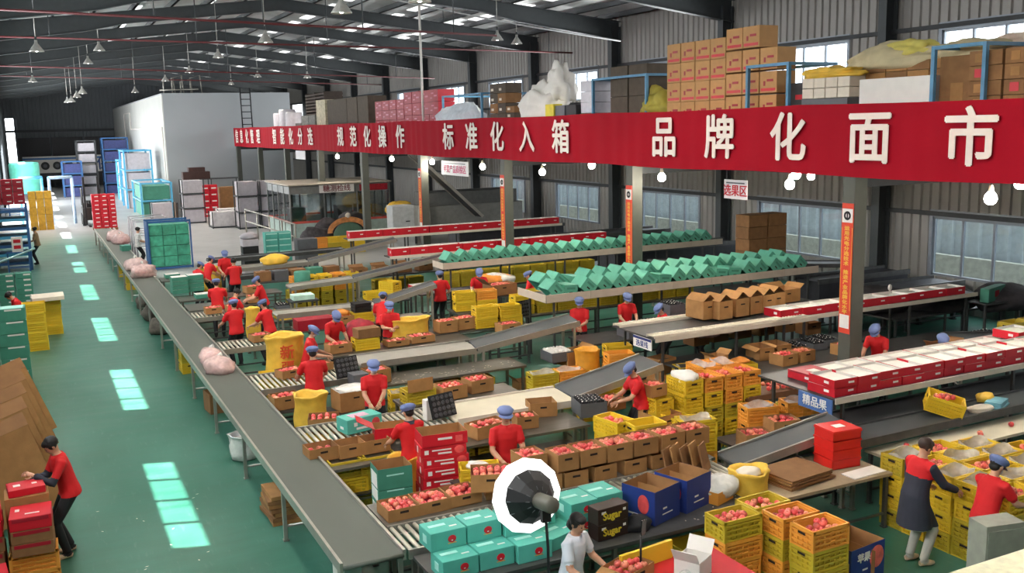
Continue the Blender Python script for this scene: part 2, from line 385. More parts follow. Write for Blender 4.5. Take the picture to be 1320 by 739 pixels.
for y in [13.75+BAY*k for k in range(-1, 13)]:
    for x in (4.6, 7.6, 13.1, 16.1, 19.1):
        mb = MB(); z = lambda xx: roof_z(xx)-.02
        mb.add([(x-.22, y+.6, z(x-.22)), (x+.22, y+.6, z(x+.22)), (x+.22, y+6.6, z(x+.22)), (x-.22, y+6.6, z(x-.22))], [(3, 2, 1, 0)])
        mb.add([(x-.22, y+.6, z(x-.22)+.012), (x+.22, y+.6, z(x+.22)+.012), (x+.22, y+6.6, z(x+.22)+.012), (x-.22, y+6.6, z(x-.22)+.012)], [(0, 1, 2, 3)])
        obj('roof_light', mb.mesh('roof_light', SKYL), ceil)
RAFT = mat('rafter_grey', sr(74, 78, 80), .5, .2, var=.06)
def rafter_mesh():
    mb = MB()
    for s_, xe in ((-1, XL), (1, XR)):
        L_ = abs(xe-XM)
        n = 8
        for a, b in zip(range(n), range(1, n+1)):
            xa = XM+s_*L_*a/n; xb = XM+s_*L_*b/n
            da = .52+.25*abs(a/n-.0) if a > 4 else .5; db = .52+.25*(b/n) if b > 4 else .5
            za, zb = roof_z(xa)-.22, roof_z(xb)-.22
            for y0, y1, t0, t1 in ((-.012, .012, 0, 1), (-.13, .13, 0, .035), (-.13, .13, .96, 1)):
                pts = []
                for x, zt, d in ((xa, za, da), (xb, zb, db)):
                    zt0 = zt-d*t0; zb0 = zt-d*t1
                    pts += [(x, y0, zt0), (x, y1, zt0), (x, y1, zb0), (x, y0, zb0)]
                mb.add(pts, [(0, 1, 2, 3), (4, 7, 6, 5), (0, 4, 5, 1), (1, 5, 6, 2), (2, 6, 7, 3), (3, 7, 4, 0)])
    return mb.mesh('rafter', RAFT)
rme = rafter_mesh()
FR = [13.75+BAY*k for k in range(-2, 14)]
for y in FR: obj('rafter', rme, ceil, (0, y, 0))
mb = MB()
mb.b2(-.45, -.43, -.15, .15, 0, 9.5); mb.b2(-.02, 0, -.15, .15, 0, 9.5); mb.b2(-.44, -.01, -.01, .01, 0, 9.5)
pme = mb.mesh('wall_post', RAFT)
for y in FR:
    o = struct('column', pme, (XR-.06, y, 0)); o = struct('column', pme, (XL+.52, y, 0))
# girts along the right wall and the flashing above the windows
for i, z in enumerate((2.75, 6.4, 7.92)):
    mb = MB(); mb.b2(XR-.16, XR-.05, YF, YB, z-.06, z+.06); struct('trim_%d' % (i+1), mb.mesh('girt', DARKG))
# ---- red sprinkler pipes across the hall and hanger rods
PIPE = mat('red_pipe', sr(104, 42, 44), .5, var=.1)
pipes = [((0, 12), (430, 32)), ((0, 47), (440, 58)), ((0, 85), (300, 90)), ((60, 99), (440, 108)), ((440, 33), (760, 42)), ((440, 62), (740, 68))]
def pipe(i, pa, pb, Y, lab):
    a = SY(*pa, Y); b = SY(*pb, Y)
    t = thing('ceiling_pipe', lab, 'pipe', (0, 0, 0), 0, 'red pipes under the roof')
    mb = MB(); mb.tube([a, b], .036, 8); obj('pipe', mb.mesh('pipe', PIPE), t)
    for k in range(5):
        p = a.lerp(b, (k+.5)/5); mb = MB(); mb.tube([p, (p.x, p.y, roof_z(p.x)-.1)], .02, 6); obj('hanger_rod', mb.mesh('hanger_rod', RAFT), t)
for i, (pa, pb, Y, lab) in enumerate((((-40, 10), (640, 46), 30, 'nearest thin red sprinkler pipe crossing under the roof at upper left'), ((-40, 46), (770, 69), 40, 'second red sprinkler pipe from the front, crossing above the white room'), ((-30, 84), (560, 101), 53, 'third red sprinkler pipe from the front, high over the aisle'), ((-30, 97), (520, 110), 66, 'farthest red sprinkler pipe just above the white room roof'))):
    pipe(i, pa, pb, Y, lab)
a, b = SY(500, -2, 33.5), SY(800, 53, 33.5)
mb = MB(); mb.tube([a, a.lerp(b, .3)+Vector((0, 0, -.06)), a.lerp(b, .6)+Vector((0, 0, -.08)), b], .03, 6); tag(obj('hanging_hose', mb.mesh('hose', mat('white_hose', sr(200, 200, 200), .5))), 'thin pale hose slung along the sloping roof beam at top centre', 'hose')
# ---- high-bay lamps
LSH = mat('lamp_shade_metal', sr(190, 188, 182), .35, .4)
LBULB = mat('lamp_glow', (1, 1, 1), .5, emit=(1, .96, .9), estr=6)
def lamp_parts():
    s1 = MB(); s1.lathe([(.06, .34), (.07, .2), (.1, .17), (.3, -.12), (.31, -.16), (.28, -.13), (.09, .14)], 16)
    c1 = MB(); c1.lathe([(.001, .5), (.05, .49), (.05, .33), (.06, .32)], 10)
    b1 = MB(); b1.ell((0, 0, -.05), (.09, .09, .12), 10, 6)
    return s1.mesh('shade', LSH), c1.mesh('cap', RAFT), b1.mesh('bulb', LBULB)
lsh, lcap, lbu = lamp_parts()
def bay_lamp(p, lab, power=0, sc_=1.0):
    t = thing('high_bay_lamp', lab, 'lamp', p, 0, 'hanging high-bay lamps'); t.scale = (sc_,)*3
    obj('shade', lsh, t); obj('cap', lcap, t); obj('bulb', lbu, t)
    ln = max(.3, roof_z(p[0])+.06-p[2]-.5*sc_); mb = MB(); mb.tube([(0, 0, .5), (0, 0, .5+ln/sc_)], .018, 6); obj('rod', mb.mesh('rod', LSH), t)
    if power:
        l = bpy.data.lights.new('lamp_light', 'SPOT'); l.energy = power; l.spot_size = 2.6; l.spot_blend = .6; l.shadow_soft_size = .15; l.color = (1, .9, .76)
        o = obj('lamp_light', l, t, (0, 0, -.2))
LAMPPX = [((440, 10), 21, 'big cone lamp hanging at the top edge, left of centre'), ((641, 48), 33, 'cone lamp hanging left of the pale hose over the banner'), ((666, 53), 36, 'cone lamp right beside the one under the hose, lit from below'),
  ((281, 71), 43, 'cone lamp over the white room with a bent bracket'), ((342, 50), 30, 'large cone lamp near the top, right of the white room'), ((396, 98), 56, 'cone lamp above the stacked brown cartons on the mezzanine'),
  ((174, 117), 66, 'cone lamp hanging left of the white room corner'), ((213, 102), 62, 'cone lamp just above the white room front corner'), ((244, 91), 56, 'cone lamp over the pipes on the white room roof'),
  ((99, 123), 60, 'third lamp of the cluster over the far aisle'), ((106, 118), 55, 'nearest lamp of the cluster over the far aisle'), ((92, 129), 66, 'second lamp of the cluster over the far aisle'), ((87, 130), 72, 'leftmost lamp of the cluster over the far aisle'),
  ((47, 62), 36, 'cone lamp high at the left below a red pipe'), ((42, 103), 60, 'small lamp under the far left roof slope'), ((332, 97), 62, 'small lamp in the dark under the far roof, right of the white room'), ((298, 107), 75, 'small lamp over the far white room roof')]
for p, Y, lab in LAMPPX: bay_lamp(SY(*p, Y), lab, 420, .74)
for x in (2.2, 9.6):                              # the same rows of lamps go on over the near half of the hall
    for i, y in enumerate((2.5, 9.9, 17.3, 24.7)): bay_lamp(Vector((x, y, 8.9)), 'cone lamp overhead above the picture, '+('left' if x < 5 else 'right')+' row, '+NTH[i]+' from the front', 520)
for i, y in enumerate((44, 52)): bay_lamp(Vector((3, y, 9.0)), 'cone lamp over the middle of the aisle, '+('nearer' if i == 0 else 'farther')+' one', 420, .74)
# ---- mezzanine: floor, edge beam, columns
XB = 13.6
MZ0, MZ1 = 7.0, 73.0
mb = MB(); mb.b2(XB+.12, XR-.1, MZ0, MZ1, 4.42, 4.58); mb.b2(XB+.08, XB+.3, MZ0, MZ1, 4.44, 4.58)
for k in range(10): mb.b2(XB+.3, XR-.1, 13.5+BAY*(k-1)-.08, 13.5+BAY*(k-1)+.08, 4.2, 4.42)
struct('floor_mezzanine', mb.mesh('floor_mezzanine', DARKG))
mb = MB(); w2 = .15
mb.b2(-w2, w2, -.15, -.13, 0, 4.42); mb.b2(-w2, w2, .13, .15, 0, 4.42); mb.b2(-.012, .012, -.13, .13, 0, 4.42)
mb.b2(-w2, -w2+.012, -.14, .14, 0, 4.42); mb.b2(w2-.012, w2, -.14, .14, 0, 4.42)
cme = mb.mesh('column', COLG)
MCOL = [13.42+7.42*k for k in range(9)]
for k, y in enumerate(MCOL): struct('column', cme, (XB+.15, y, 0))
# slogan strips on the columns facing the hall
STRIP = mat('orange_red_strip', sr(226, 74, 50), .6, var=.04); GOLD = mat('gold_print', sr(240, 186, 70), .6, var=.04); LOGOB = mat('logo_black', sr(30, 30, 34), .6)
where = ['nearest column by the red gift boxes', 'second column behind the tilted teal boxes', 'third column beside the red tray shelf', 'fourth column right of the glass booth']
for k in range(4):
    y = MCOL[k]; z0, z1 = 1.45, 3.92
    t = thing('column_sign', 'tall orange slogan strip on the ' + where[k], 'sign', (XB-.012, y, 0), 0, 'slogan strips on the mezzanine columns')
    mb = MB(); mb.b2(-.006, .006, -.14, .14, z0, z1); obj('strip', mb.mesh('strip', STRIP), t)
    mb = MB(); mb.b2(-.009, -.005, -.13, .13, z1-.36, z1-.1); obj('white_panel', mb.mesh('white_panel', WHITEP), t)
    mb = MB(); mb.b2(-.009, -.005, -.12, .12, z0+.1, z0+.36); obj('white_panel', mb.mesh('white_panel', WHITEP), t)
    mb = MB(); mb.lathe([(.085, 0), (.085, .004), (.045, .004), (.045, 0)], 16, M=Matrix.Translation((-.011, 0, z1-.23)) @ Matrix.Rotation(math.radians(-90), 4, 'Y')); mb.box((-.013, .0, z1-.23), (.004, .03, .15))
    obj('logo', mb.mesh('logo', LOGOB), t)
    mb = MB(); 
    for (yy, zz, yl, zl) in ((-.127, (z0+z1)/2, .006, z1-z0-.9), (.127, (z0+z1)/2, .006, z1-z0-.9)): mb.box((-.008, yy, zz), (.004, yl, zl))
    obj('border', mb.mesh('border', GOLD), t)
    msg = '运用光电分选技术推进产业品牌化水平'
    for i, ch in enumerate(msg): lettering('character', ch, .088, GOLD, t, (-.008, 0, z1-.47-i*.095-(.07 if i > 7 else 0)), (math.radians(90), 0, math.radians(-90)), .003, 1.5, .002)
# ---- the long red banner
def banner():
    t = thing('slogan_banner', 'long red cloth banner with white characters along the mezzanine edge', 'banner', (XB, 0, 0))
    y0, y1, z0, z1 = 7.2, 73.2, 4.42, 5.76
    vs = []; fs = []; ny = 520; nz = 4
    for i in range(ny+1):
        y = y0+(y1-y0)*i/ny
        amp = .012+.035*math.exp(-((y-40.5)/4.5)**2)
        d = amp*math.sin(y*9.3+math.sin(y*2.1)*1.5)
        for j in range(nz+1):
            f_ = j/nz; sag = .035*math.sin(math.pi*((y % BAY)/BAY))
            vs.append((d*(.55+.45*(1-f_))-.03, y, z0+(z1-z0)*f_-sag*f_+.02*math.sin(y*.9)*(1-f_)))
    for i in range(ny):
        for j in range(nz):
            a = i*(nz+1)+j; fs.append((a, a+1, a+nz+2, a+nz+1))
    mb = MB(); mb.add(vs, fs, 0, True)
    mb.add([(v[0]+.02, v[1], v[2]) for v in vs], [tuple(reversed(f)) for f in fs], 0, True)
    obj('cloth', mb.mesh('cloth', mat('banner_red', sr(160, 6, 30), .8, spec=.2, var=.05, scale=1.2)), t)
    WB = mat('banner_white', sr(240, 226, 214), .6, var=.02)
    def ch(c, px, py, s=.98):
        p = SX(px, py, XB-.08); lettering('character', c, s, WB, t, (-.09, p.y, 5.075), (math.radians(90), 0, math.radians(-90)), .02, 1.06, .006)
    for c, px in zip('品牌化面市', (856, 927.5, 1015.5, 1120.5, 1251)): ch(c, px, 178, 1.0)
    for c, px in zip('标准化入箱', (578, 608, 641, 679, 723)): ch(c, px, 180)
    for c, px in zip('规范化操作', (439, 455.5, 473.5, 493, 516)): ch(c, px, 178)
    for c, px in zip('智能化分选', (354, 364, 375, 387, 400)): ch(c, px, 177)
    for c, px in zip('信息化管理', (305.5, 311.5, 318.5, 325, 333)): ch(c, px, 177)
banner()
# ---- bulbs under the mezzanine edge
BULB = mat('bulb_glass', (1, 1, 1), .3, emit=(1, .97, .92), estr=30)
SOCK = mat('bulb_socket', sr(216, 206, 180), .5)
bm1 = MB(); bm1.lathe([(.001, -.1), (.05, -.093), (.085, -.06), (.1, -.01), (.09, .05), (.06, .09), (.045, .11)], 14); bme = bm1.mesh('bulb', BULB)
bm2 = MB(); bm2.lathe([(.045, .1), (.05, .12), (.035, .19), (.03, .22), (.001, .22)], 10); bsk = bm2.mesh('socket', SOCK)
bul = [((1277, 256), 'large bulb hanging below the last banner character at right'), ((1018, 238), 'bulb hanging left of the nearest column'), ((1026, 225), 'bulb tucked under the banner just left of the nearest column'), ((853, 229), 'bulb hanging right of the second column'), ((763, 213), 'bulb close under the banner left of the second column'), ((699, 222), 'bulb hanging right of the third column'), ((622, 215), 'bulb hanging left of the third column by the white notice'), ((557, 209), 'bulb hanging beside the fourth column'), ((435, 202), 'small bulb above the glass booth'), ((1316, 236), 'bulb at the right edge of the picture under the banner'), ((505, 205), 'small bulb left of the fourth column')]
for p, lab in bul:
    q = SX(*p, XB+.35)
    t = thing('light_bulb', lab, 'bulb', q, 0, 'bare bulbs under the mezzanine edge')
    obj('bulb', bme, t); obj('socket', bsk, t)
    mb = MB(); mb.tube([(0, 0, .2), (0, 0, max(.25, 4.43-q.z))], .01, 6); obj('cord', mb.mesh('cord', BLACKP), t)
    l = bpy.data.lights.new('bulb_light', 'POINT'); l.energy = 90; l.shadow_soft_size = .12; l.color = (1, .9, .74); obj('bulb_light', l, t, (0, 0, -.16))
for i, y in enumerate((12, 19.4, 26.8, 34.2)):                 # a second row of bulbs deeper under the mezzanine
    t = thing('light_bulb', 'bulb hanging deep under the mezzanine, '+NTH[i]+' from the front', 'bulb', (18.3, y, 4.0), 0, 'bulbs deeper under the mezzanine')
    obj('bulb', bme, t); obj('socket', bsk, t); mb = MB(); mb.tube([(0, 0, .2), (0, 0, .42)], .01, 6); obj('cord', mb.mesh('cord', BLACKP), t)
    l = bpy.data.lights.new('bulb_light', 'POINT'); l.energy = 9; l.shadow_soft_size = .12; l.color = (1, .9, .74); obj('bulb_light', l, t, (0, 0, -.16))
# ================================================================== PEOPLE
import numpy as np
from mathutils.kdtree import KDTree
def rot_to(v):           # rotation taking +Z to v
    return Vector((0, 0, 1)).rotation_difference(Vector(v).normalized()).to_matrix()
def ik(a, t, l1, l2, pole):
    a = Vector(a); t = Vector(t); d = t-a; L = min(d.length, (l1+l2)*.995); d = d.normalized()
    t = a+d*L; x = (l1*l1-l2*l2+L*L)/(2*L); h = math.sqrt(max(0, l1*l1-x*x))
    p = Vector(pole); p = (p-d*p.dot(d)).normalized()
    return a+d*x+p*h, t
def hand_mesh(mb, wrist, d, palm_n, side, mi, curl=.5, s=1.0):
    """palm and five bent fingers; d = direction of the hand, palm_n = where the palm looks"""
    d = Vector(d).normalized(); n = Vector(palm_n); n = (n-d*n.dot(d)).normalized(); x = d.cross(n)*side
    w = Vector(wrist)
    P = lambda a, b, c: w+x*(a*s)+d*(b*s)+n*(c*s)
    mb.tube([P(0, -.02, 0), P(0, .02, 0), P(0, .06, 0), P(0, .092, 0)], [.024*s, .034*s, .038*s, .034*s], 8, mi, sq=(1, .45) if abs(x.dot(Vector((0, 1, 0)))) < .5 else (.55, .9))
    for i, (off, ln) in enumerate(((-.03, .066), (-.01, .078), (.011, .073), (.03, .058))):
        a = P(off, .085, 0); b = P(off*1.08, .085+ln*.5, .014*curl*2); c = P(off*1.05, .085+ln*.5+ln*.5*(1-curl*.6), .018+ln*.6*curl)
        mb.tube([a, b, c], [.0095*s, .0088*s, .0068*s], 6, mi)
    mb.tube([P(-.03, .02, .0), P(-.058, .052, .014), P(-.058, .085, .026)], [.0125*s, .011*s, .008*s], 6, mi)
def loft(mb, rings, n=16, mi=0):
    """rings: (centre, axis-x vector, axis-y vector)"""
    vs = []; fs = []
    for c, ax, ay in rings:
        for k in range(n):
            a = 2*math.pi*k/n; vs.append(Vector(c)+Vector(ax)*math.cos(a)+Vector(ay)*math.sin(a))
    for i in range(len(rings)-1):
        for k in range(n):
            k2 = (k+1) % n; fs.append((i*n+k, i*n+k2, (i+1)*n+k2, (i+1)*n+k))
    fs.append(tuple(reversed(range(n)))); b = (len(rings)-1)*n; fs.append(tuple(b+k for k in range(n)))
    mb.add(vs, fs, mi, True)
def person(label, loc, rz, hands=((-.16, .36, 1.02), (.16, .36, 1.02)), lean=10, head_down=25, head_turn=0, hat='cap', mask=False, shirt=None, trousers=None, sleeve='short', coat=False, h=1.64, vox=.016, shoe=None, hair=None, apron=False, feet=((-.1, .0), (.1, .04)), crouch=0.0, glove=None, group='workers packing apples', face=True, female=False):
    k = h/1.68
    shirt = shirt or SHIRT; trousers = trousers or BLACKC; shoe = shoe or BLACKC; hair = hair or HAIR
    mats = [SKIN, shirt, trousers, shoe, glove or SKIN, NAVYC]
    SK, SH, TR, SO, GL, LO = range(6)
    segs = []      # (points, radii) with tag for colour picking
    mb = MB()
    th = math.radians(lean); sp = Vector((0, math.sin(th), math.cos(th))); fwv = Vector((0, math.cos(th), -math.sin(th)))
    hipz = .90-crouch
    P = Vector((0, -.03-.25*math.sin(th)*.5, hipz))
    X = Vector((1, 0, 0))
    sw = .90 if female else 1.0
    R = lambda t, rx, ry, f=0: (P+sp*t+fwv*f, X*rx, fwv*ry)
    # torso
    rings = [R(-.10, .10, .09), R(-.06, .165, .115), R(.02, .172, .122), R(.12, .152*sw, .108), R(.22, .158*sw, .112, .005), R(.32, .178*sw, .120, .012), R(.41, .182*sw, .108, .006), R(.465, .14*sw, .085, -.004), R(.50, .06, .06, 0)]
    loft(mb, rings, 18)
    segs.append((P+sp*.01, P+sp*.30, .185, SH)); segs.append((P+sp*.30, P+sp*.45, .17, SH))
    if coat: # long work coat
        rings = [(Vector((0, P.y+.01, .52)), X*.235, Vector((0, .2, 0))), (Vector((0, P.y+.01, .7)), X*.215, Vector((0, .18, 0))), R(.02, .19, .15), R(.15, .175, .128), R(.3, .19, .132, .012), R(.40, .17, .11)]
        loft(mb, rings, 18)
    elif not crouch: # shirt hem hanging over the trousers
        rings = [R(-.09, .182, .135), R(-.02, .182, .133), R(.1, .162*sw, .118), R(.22, .166*sw, .12, .005), R(.33, .18*sw, .122, .01)]
        loft(mb, rings, 18)
    neck = P+sp*.475; hd = th+math.radians(head_down); ht = math.radians(head_turn)
    hup = Vector((0, math.sin(hd*.75), math.cos(hd*.75))); 
    Rh = Matrix.Rotation(-ht, 3, 'Z') @ Matrix.Rotation(-hd, 3, 'X')
    hc = neck+Vector((0, math.sin(th*.6+hd*.4), math.cos(th*.6+hd*.4)))*.155
    mb.tube([neck-sp*.03, neck+(hc-neck)*.5], [.062, .052], 12)
    segs.append((neck+sp*.02, hc, .05, SK))
    # head: skull, jaw, nose, ears
    for c, r in (((0, -.012, .03), (.077, .094, .088)), ((0, .018, -.03), (.062, .072, .085)), ((0, .085, -.012), (.014, .02, .026)), ((.078, -.005, -.005), (.012, .02, .03)), ((-.078, -.005, -.005), (.012, .02, .03))):
        T = Matrix.Translation(hc) @ Rh.to_4x4() @ Matrix.Translation(c) @ Matrix.Diagonal((*r, 1)); mb.ell((0, 0, 0), (1, 1, 1), 14, 9, 0, T)
    segs.append((hc, hc+Vector((0, 0, .01)), .1, SK))
    # arms
    handm = MB()
    for sgn, tgt in zip((-1, 1), hands):
        sh = P+sp*.425+X*(sgn*.172*sw)
        el, wr = ik(sh, tgt, .285, .25, (sgn*.55, -.5, -.75))
        mb.tube([sh-X*sgn*.06, sh, sh.lerp(el, .5), el], [.062, .064, .052, .043], 10)
        if sleeve == 'short': mb.tube([sh-X*sgn*.04, sh, sh.lerp(el, .68)], [.066, .068, .066], 10)
        else: mb.tube([sh-X*sgn*.04, sh, el, el.lerp(wr, .92)], [.068, .07, .058, .048], 10)
        mb.tube([el, el.lerp(wr, .35), wr], [.044, .043, .029], 10)
        if sleeve == 'short':
            segs.append((sh, sh.lerp(el, .62), .066, SH)); segs.append((sh.lerp(el, .74), el, .045, SK)); segs.append((el, wr, .04, SK))
        elif sleeve == 'cuff':
            segs.append((sh, sh.lerp(el, .6), .066, SH)); segs.append((sh.lerp(el, .74), el, .05, LO)); segs.append((el, wr, .045, LO))
        else:
            segs.append((sh, el, .066, LO if coat else SH)); segs.append((el, wr, .05, LO if coat else SH))
        hand_mesh(handm, wr, (wr-el)*.6+Vector((0, .02, -.02))+(Vector(tgt)-wr)*.1, (-sgn*.7, .1, -.7), sgn, GL)
    # legs
    for sgn, (fx, fy) in zip((-1, 1), feet):
        hp = P+Vector((sgn*.092, .0, -.03)); an = Vector((fx, fy, .085))
        kn, an = ik(hp, an, .435, .43, (sgn*.1, 1, 0))
        mb.tube([hp+Vector((0, 0, .05)), hp, hp.lerp(kn, .5), kn], [.088, .094, .082, .064], 12)
        mb.tube([kn, kn.lerp(an, .35), an], [.066, .064, .052], 12)
        segs.append((hp, kn, .085, TR)); segs.append((kn, an, .062, TR))
        mb.tube([an+Vector((0, -.06, -.045)), an+Vector((0, .02, -.038)), an+Vector((sgn*.01, .10, -.052)), an+Vector((sgn*.015, .165, -.06))], [.036, .046, .04, .024], 10, sq=(1, .9))
        segs.append((an+Vector((0, -.05, -.055)), an+Vector((0, .15, -.06)), .038, SO))
    base = mb.mesh('body', SKIN)
    o = bpy.data.objects.new('tmp_body', base); C.objects.link(o)
    m1 = o.modifiers.new('r', 'REMESH'); m1.mode = 'VOXEL'; m1.voxel_size = vox; m1.use_smooth_shade = True
    m2 = o.modifiers.new('s', 'SMOOTH'); m2.factor = .5; m2.iterations = 3
    dg = bpy.context.evaluated_depsgraph_get(); me = bpy.data.meshes.new_from_object(o.evaluated_get(dg))
    bpy.data.objects.remove(o); bpy.data.meshes.remove(base)
    # colours by nearest limb
    nf = len(me.polygons); cen = np.zeros(nf*3, 'f'); me.polygons.foreach_get('center', cen); cen = cen.reshape(-1, 3)
    best = np.full(nf, 9.0); idx = np.zeros(nf, 'i')
    for a, b, r, tg in segs:
        a = np.array(a); b = np.array(b); ab = b-a; t = np.clip(((cen-a) @ ab)/(ab @ ab), 0, 1)
        d = np.linalg.norm(cen-(a+t[:, None]*ab), axis=1)-r
        u = d < best; best[u] = d[u]; idx[u] = tg
    hemz = hipz-.085
    low = (idx == SH) & (cen[:, 2] < (.5 if coat else hemz))
    if not crouch: idx[low & (np.abs(cen[:, 0]) < .22)] = TR
    hh = (idx == TR) & (cen[:, 2] > hemz+.01) & (np.abs(cen[:, 0]) < .25)
    if not crouch: idx[hh] = SH
    tt = (cen-np.array(P)) @ np.array(sp)
    idx[(idx == SH) & (tt > .50) & (np.abs(cen[:, 0]) < .085)] = SK
    if coat:
        inb = (np.abs(cen[:, 0]) < .27) & (cen[:, 2] > .53) & ((idx == SH) | (idx == TR))
        idx[inb] = LO
        t = (cen-np.array(P)) @ np.array(sp)
        idx[(idx == LO) & (t > .27) & (np.abs(cen[:, 0]) < .2)] = SH
    me.materials.clear()
    for m in mats: me.materials.append(m)
    me.polygons.foreach_set('material_index', idx)
    # add the hands to the same mesh
    bmx = bmesh.new(); bmx.from_mesh(me); hm = handm.mesh('hands', *mats); bmx.from_mesh(hm); bmx.to_mesh(me); bmx.free(); bpy.data.meshes.remove(hm)
    me.polygons.foreach_set('use_smooth', [True]*len(me.polygons))
    t = thing('person', label, 'person', loc, rz, group); t.scale = (k,)*3
    body = obj('body', me, t)
    HM = Matrix.Translation(hc) @ Rh.to_4x4()
    def headpart(name, mbx, m, parent=t):
        o = obj(name, mbx.mesh(name, m), parent); o.matrix_local = HM; return o
    # hair
    hb = MB(); hb.ell((0, -.022, .038), (.083, .098, .088), 14, 8)
    if female: hb.ell((0, -.06, -.03), (.07, .06, .1), 12, 7); hb.ell((0, -.1, -.07), (.04, .035, .06), 10, 6)
    if hat == 'none': hb.ell((0, .018, .07), (.072, .07, .045), 12, 6); hb.ell((.058, -.01, .02), (.028, .06, .06), 10, 6); hb.ell((-.058, -.01, .02), (.028, .06, .06), 10, 6)
    else: hb.ell((0, -.045, -.02), (.07, .055, .06), 12, 6)
    headpart('hair', hb, hair)
    if hat == 'cap':
        cb = MB(); n = 16
        prof = [(.001, .128), (.06, .124), (.1, .106), (.122, .078), (.119, .056), (.1, .032), (.093, .018), (.09, .014)]
        cb.lathe(prof, n, (0, -.012, 0), sq=(.96, 1.1))
        for i in range(0, len(cb.v)):
            x, y, z = cb.v[i]; r = 1+.05*math.sin(5*math.atan2(y, x)+z*60)*(1 if z > .04 else 0); cb.v[i] = (x*r, y*r, z)
        cp = headpart('cap', cb, CAPB)
        vb = MB(); vs = []
        for a in range(9):
            ang = math.radians(15+150*a/8); c_, s_ = math.cos(ang), math.sin(ang)
            vs += [(.09*c_, .096*s_-.01, .03), (.108*c_, .17*s_-.015, .008)]
        fs = [(2*i, 2*i+1, 2*i+3, 2*i+2) for i in range(8)]
        vb.add(vs, fs, 0, True); vb.add([(x, y, z-.006) for x, y, z in vs], [tuple(reversed(f)) for f in fs], 0, True)
        obj('brim', vb.mesh('brim', CAPB), cp)
    if face:
        for sx in (-1, 1):
            eb = MB(); eb.ell((sx*.03, .083, .012), (.012, .008, .006), 8, 5); headpart('eye', eb, HAIR)
        if mask:
            kb = MB(); kb.ell((0, .052, -.045), (.058, .052, .046), 12, 7); headpart('face_mask', kb, MASKM)
        else:
            kb = MB(); kb.ell((0, .083, -.058), (.022, .008, .006), 8, 5); headpart('mouth', kb, mat('lip', sr(160, 80, 76), .6))
    if not coat and shirt is SHIRT or shirt is SHIRTW:   # collar
        cb = MB(); n = 14; c = neck+sp*.0; vs = []
        for kx in range(n+1):
            a = math.radians(100+340*kx/n-10); d = X*math.cos(a)+fwv*math.sin(a)
            vs += [c+d*.066-sp*.012, c+d*.072+sp*.03, c+d*.098-sp*.022]
        fs = []
        for i in range(n): fs += [(3*i, 3*i+3, 3*i+4, 3*i+1), (3*i+1, 3*i+4, 3*i+5, 3*i+2)]
        cb.add(vs, fs, 0, True); obj('collar', cb.mesh('collar', NAVYC if apron else shirt), t)
    return t
# ================================================================== KINDS OF GOODS AND EQUIPMENT
def apple_mesh(m):
    mb = MB(); pr = [(.001, .022), (.012, .027), (.026, .03), (.038, .018), (.041, 0), (.036, -.02), (.024, -.034), (.01, -.034), (.001, -.03)]
    mb.lathe(pr, 10); mb.tube([(0, 0, .02), (.004, 0, .042)], .002, 4, 1); return mb.mesh('apple', m, STEMM)
AP = [apple_mesh(m) for m in APPLE]
APF = []                                          # far apples: too small to pick apart, one object at the end
NAP = [0]
def apples(c, w, d, z, rz, where, n=(4, 3), near=True, heap=.02, jitter=.004, s=1.04, skip=.0):
    """a layer of fruit on the plane z, box centre c, box size w x d"""
    ca, sa = math.cos(rz), math.sin(rz); nx, ny = n
    for i in range(nx):
        for j in range(ny):
            if random.random() < skip: continue
            u = (i+.5)/nx-.5; v = (j+.5)/ny-.5
            x = u*w+random.uniform(-jitter, jitter); y = v*d+random.uniform(-jitter, jitter)
            zz = z+heap*(1-(2*u)**2)*(1-(2*v)**2)*2+random.uniform(-.008, .008)
            p = (c[0]+x*ca-y*sa, c[1]+x*sa+y*ca, zz)
            at_ = (NTH[i]+' across, '+NTH[j]+' row ') if near else ''
            r = (random.uniform(-.6, .6), random.uniform(-.6, .6), random.uniform(0, 6))
            if near and NAP[0] < 300:
                NAP[0] += 1
                o = obj('apple', random.choice(AP), None, p, r, s*random.uniform(.93, 1.02)); tag(o, 'apple ' + at_ + where, 'apple', 'apples ' + where)
            else: APF.append((p, r, s))
def crate_mesh(m, w=.36, d=.54, h=.25):
    """ribbed picking crate: walls, rim, rails, uprights and a hand slot"""
    mb = MB(); t = .012; a, b = w/2, d/2
    mb.b2(-a+.01, a-.01, -b+.01, b-.01, 0, .012)
    for s in (-1, 1):
        mb.box((s*(a-.026), 0, h*.46), (.006, d-.05, h*.88)); mb.box((0, s*(b-.026), h*.46), (w-.05, .006, h*.88))
        mb.box((s*(a-.008), 0, h-.02), (.022, d, .04)); mb.box((0, s*(b-.008), h-.02), (w, .022, .04))
        for z in (.012, .07, .13, .185):
            mb.box((s*(a-.012), 0, z), (.024, d-.01, .022)); mb.box((0, s*(b-.012), z), (w-.01, .024, .022))
        for k in range(7): mb.box((s*(a-.015), -b+.03+k*(d-.06)/6, h*.45), (.018, .014, h*.86))
        for k in range(5): mb.box((-a+.025+k*(w-.05)/4, s*(b-.015), h*.45), (.014, .018, h*.86))
    for sx in (-1, 1):
        for sy in (-1, 1): mb.box((sx*(a-.012), sy*(b-.012), h*.5), (.03, .03, h))
    return mb.mesh('crate_body', m)
def slot_mesh(w=.11, h=.028): mb = MB(); mb.box((0, 0, 0), (w, .008, h)); return mb.mesh('hand_slot', DARKH)
SLOT = slot_mesh()
CR = {k: crate_mesh(m) for k, m in (('yellow', YEL), ('olive yellow', YELG), ('orange', ORG))}
CW, CD, CH = .36, .54, .25
def crate(col, x, y, z, rz, lab, group='plastic picking crates', rot=None):
    return spawn('plastic_crate', [Part('body', CR[col], kids=[Part('hand_slot', SLOT, (0, -CD/2-.0, CH-.07)), Part('hand_slot', SLOT, (0, CD/2, CH-.07))])], lab, 'crate', (x, y, z), rot if rot else rz, group)
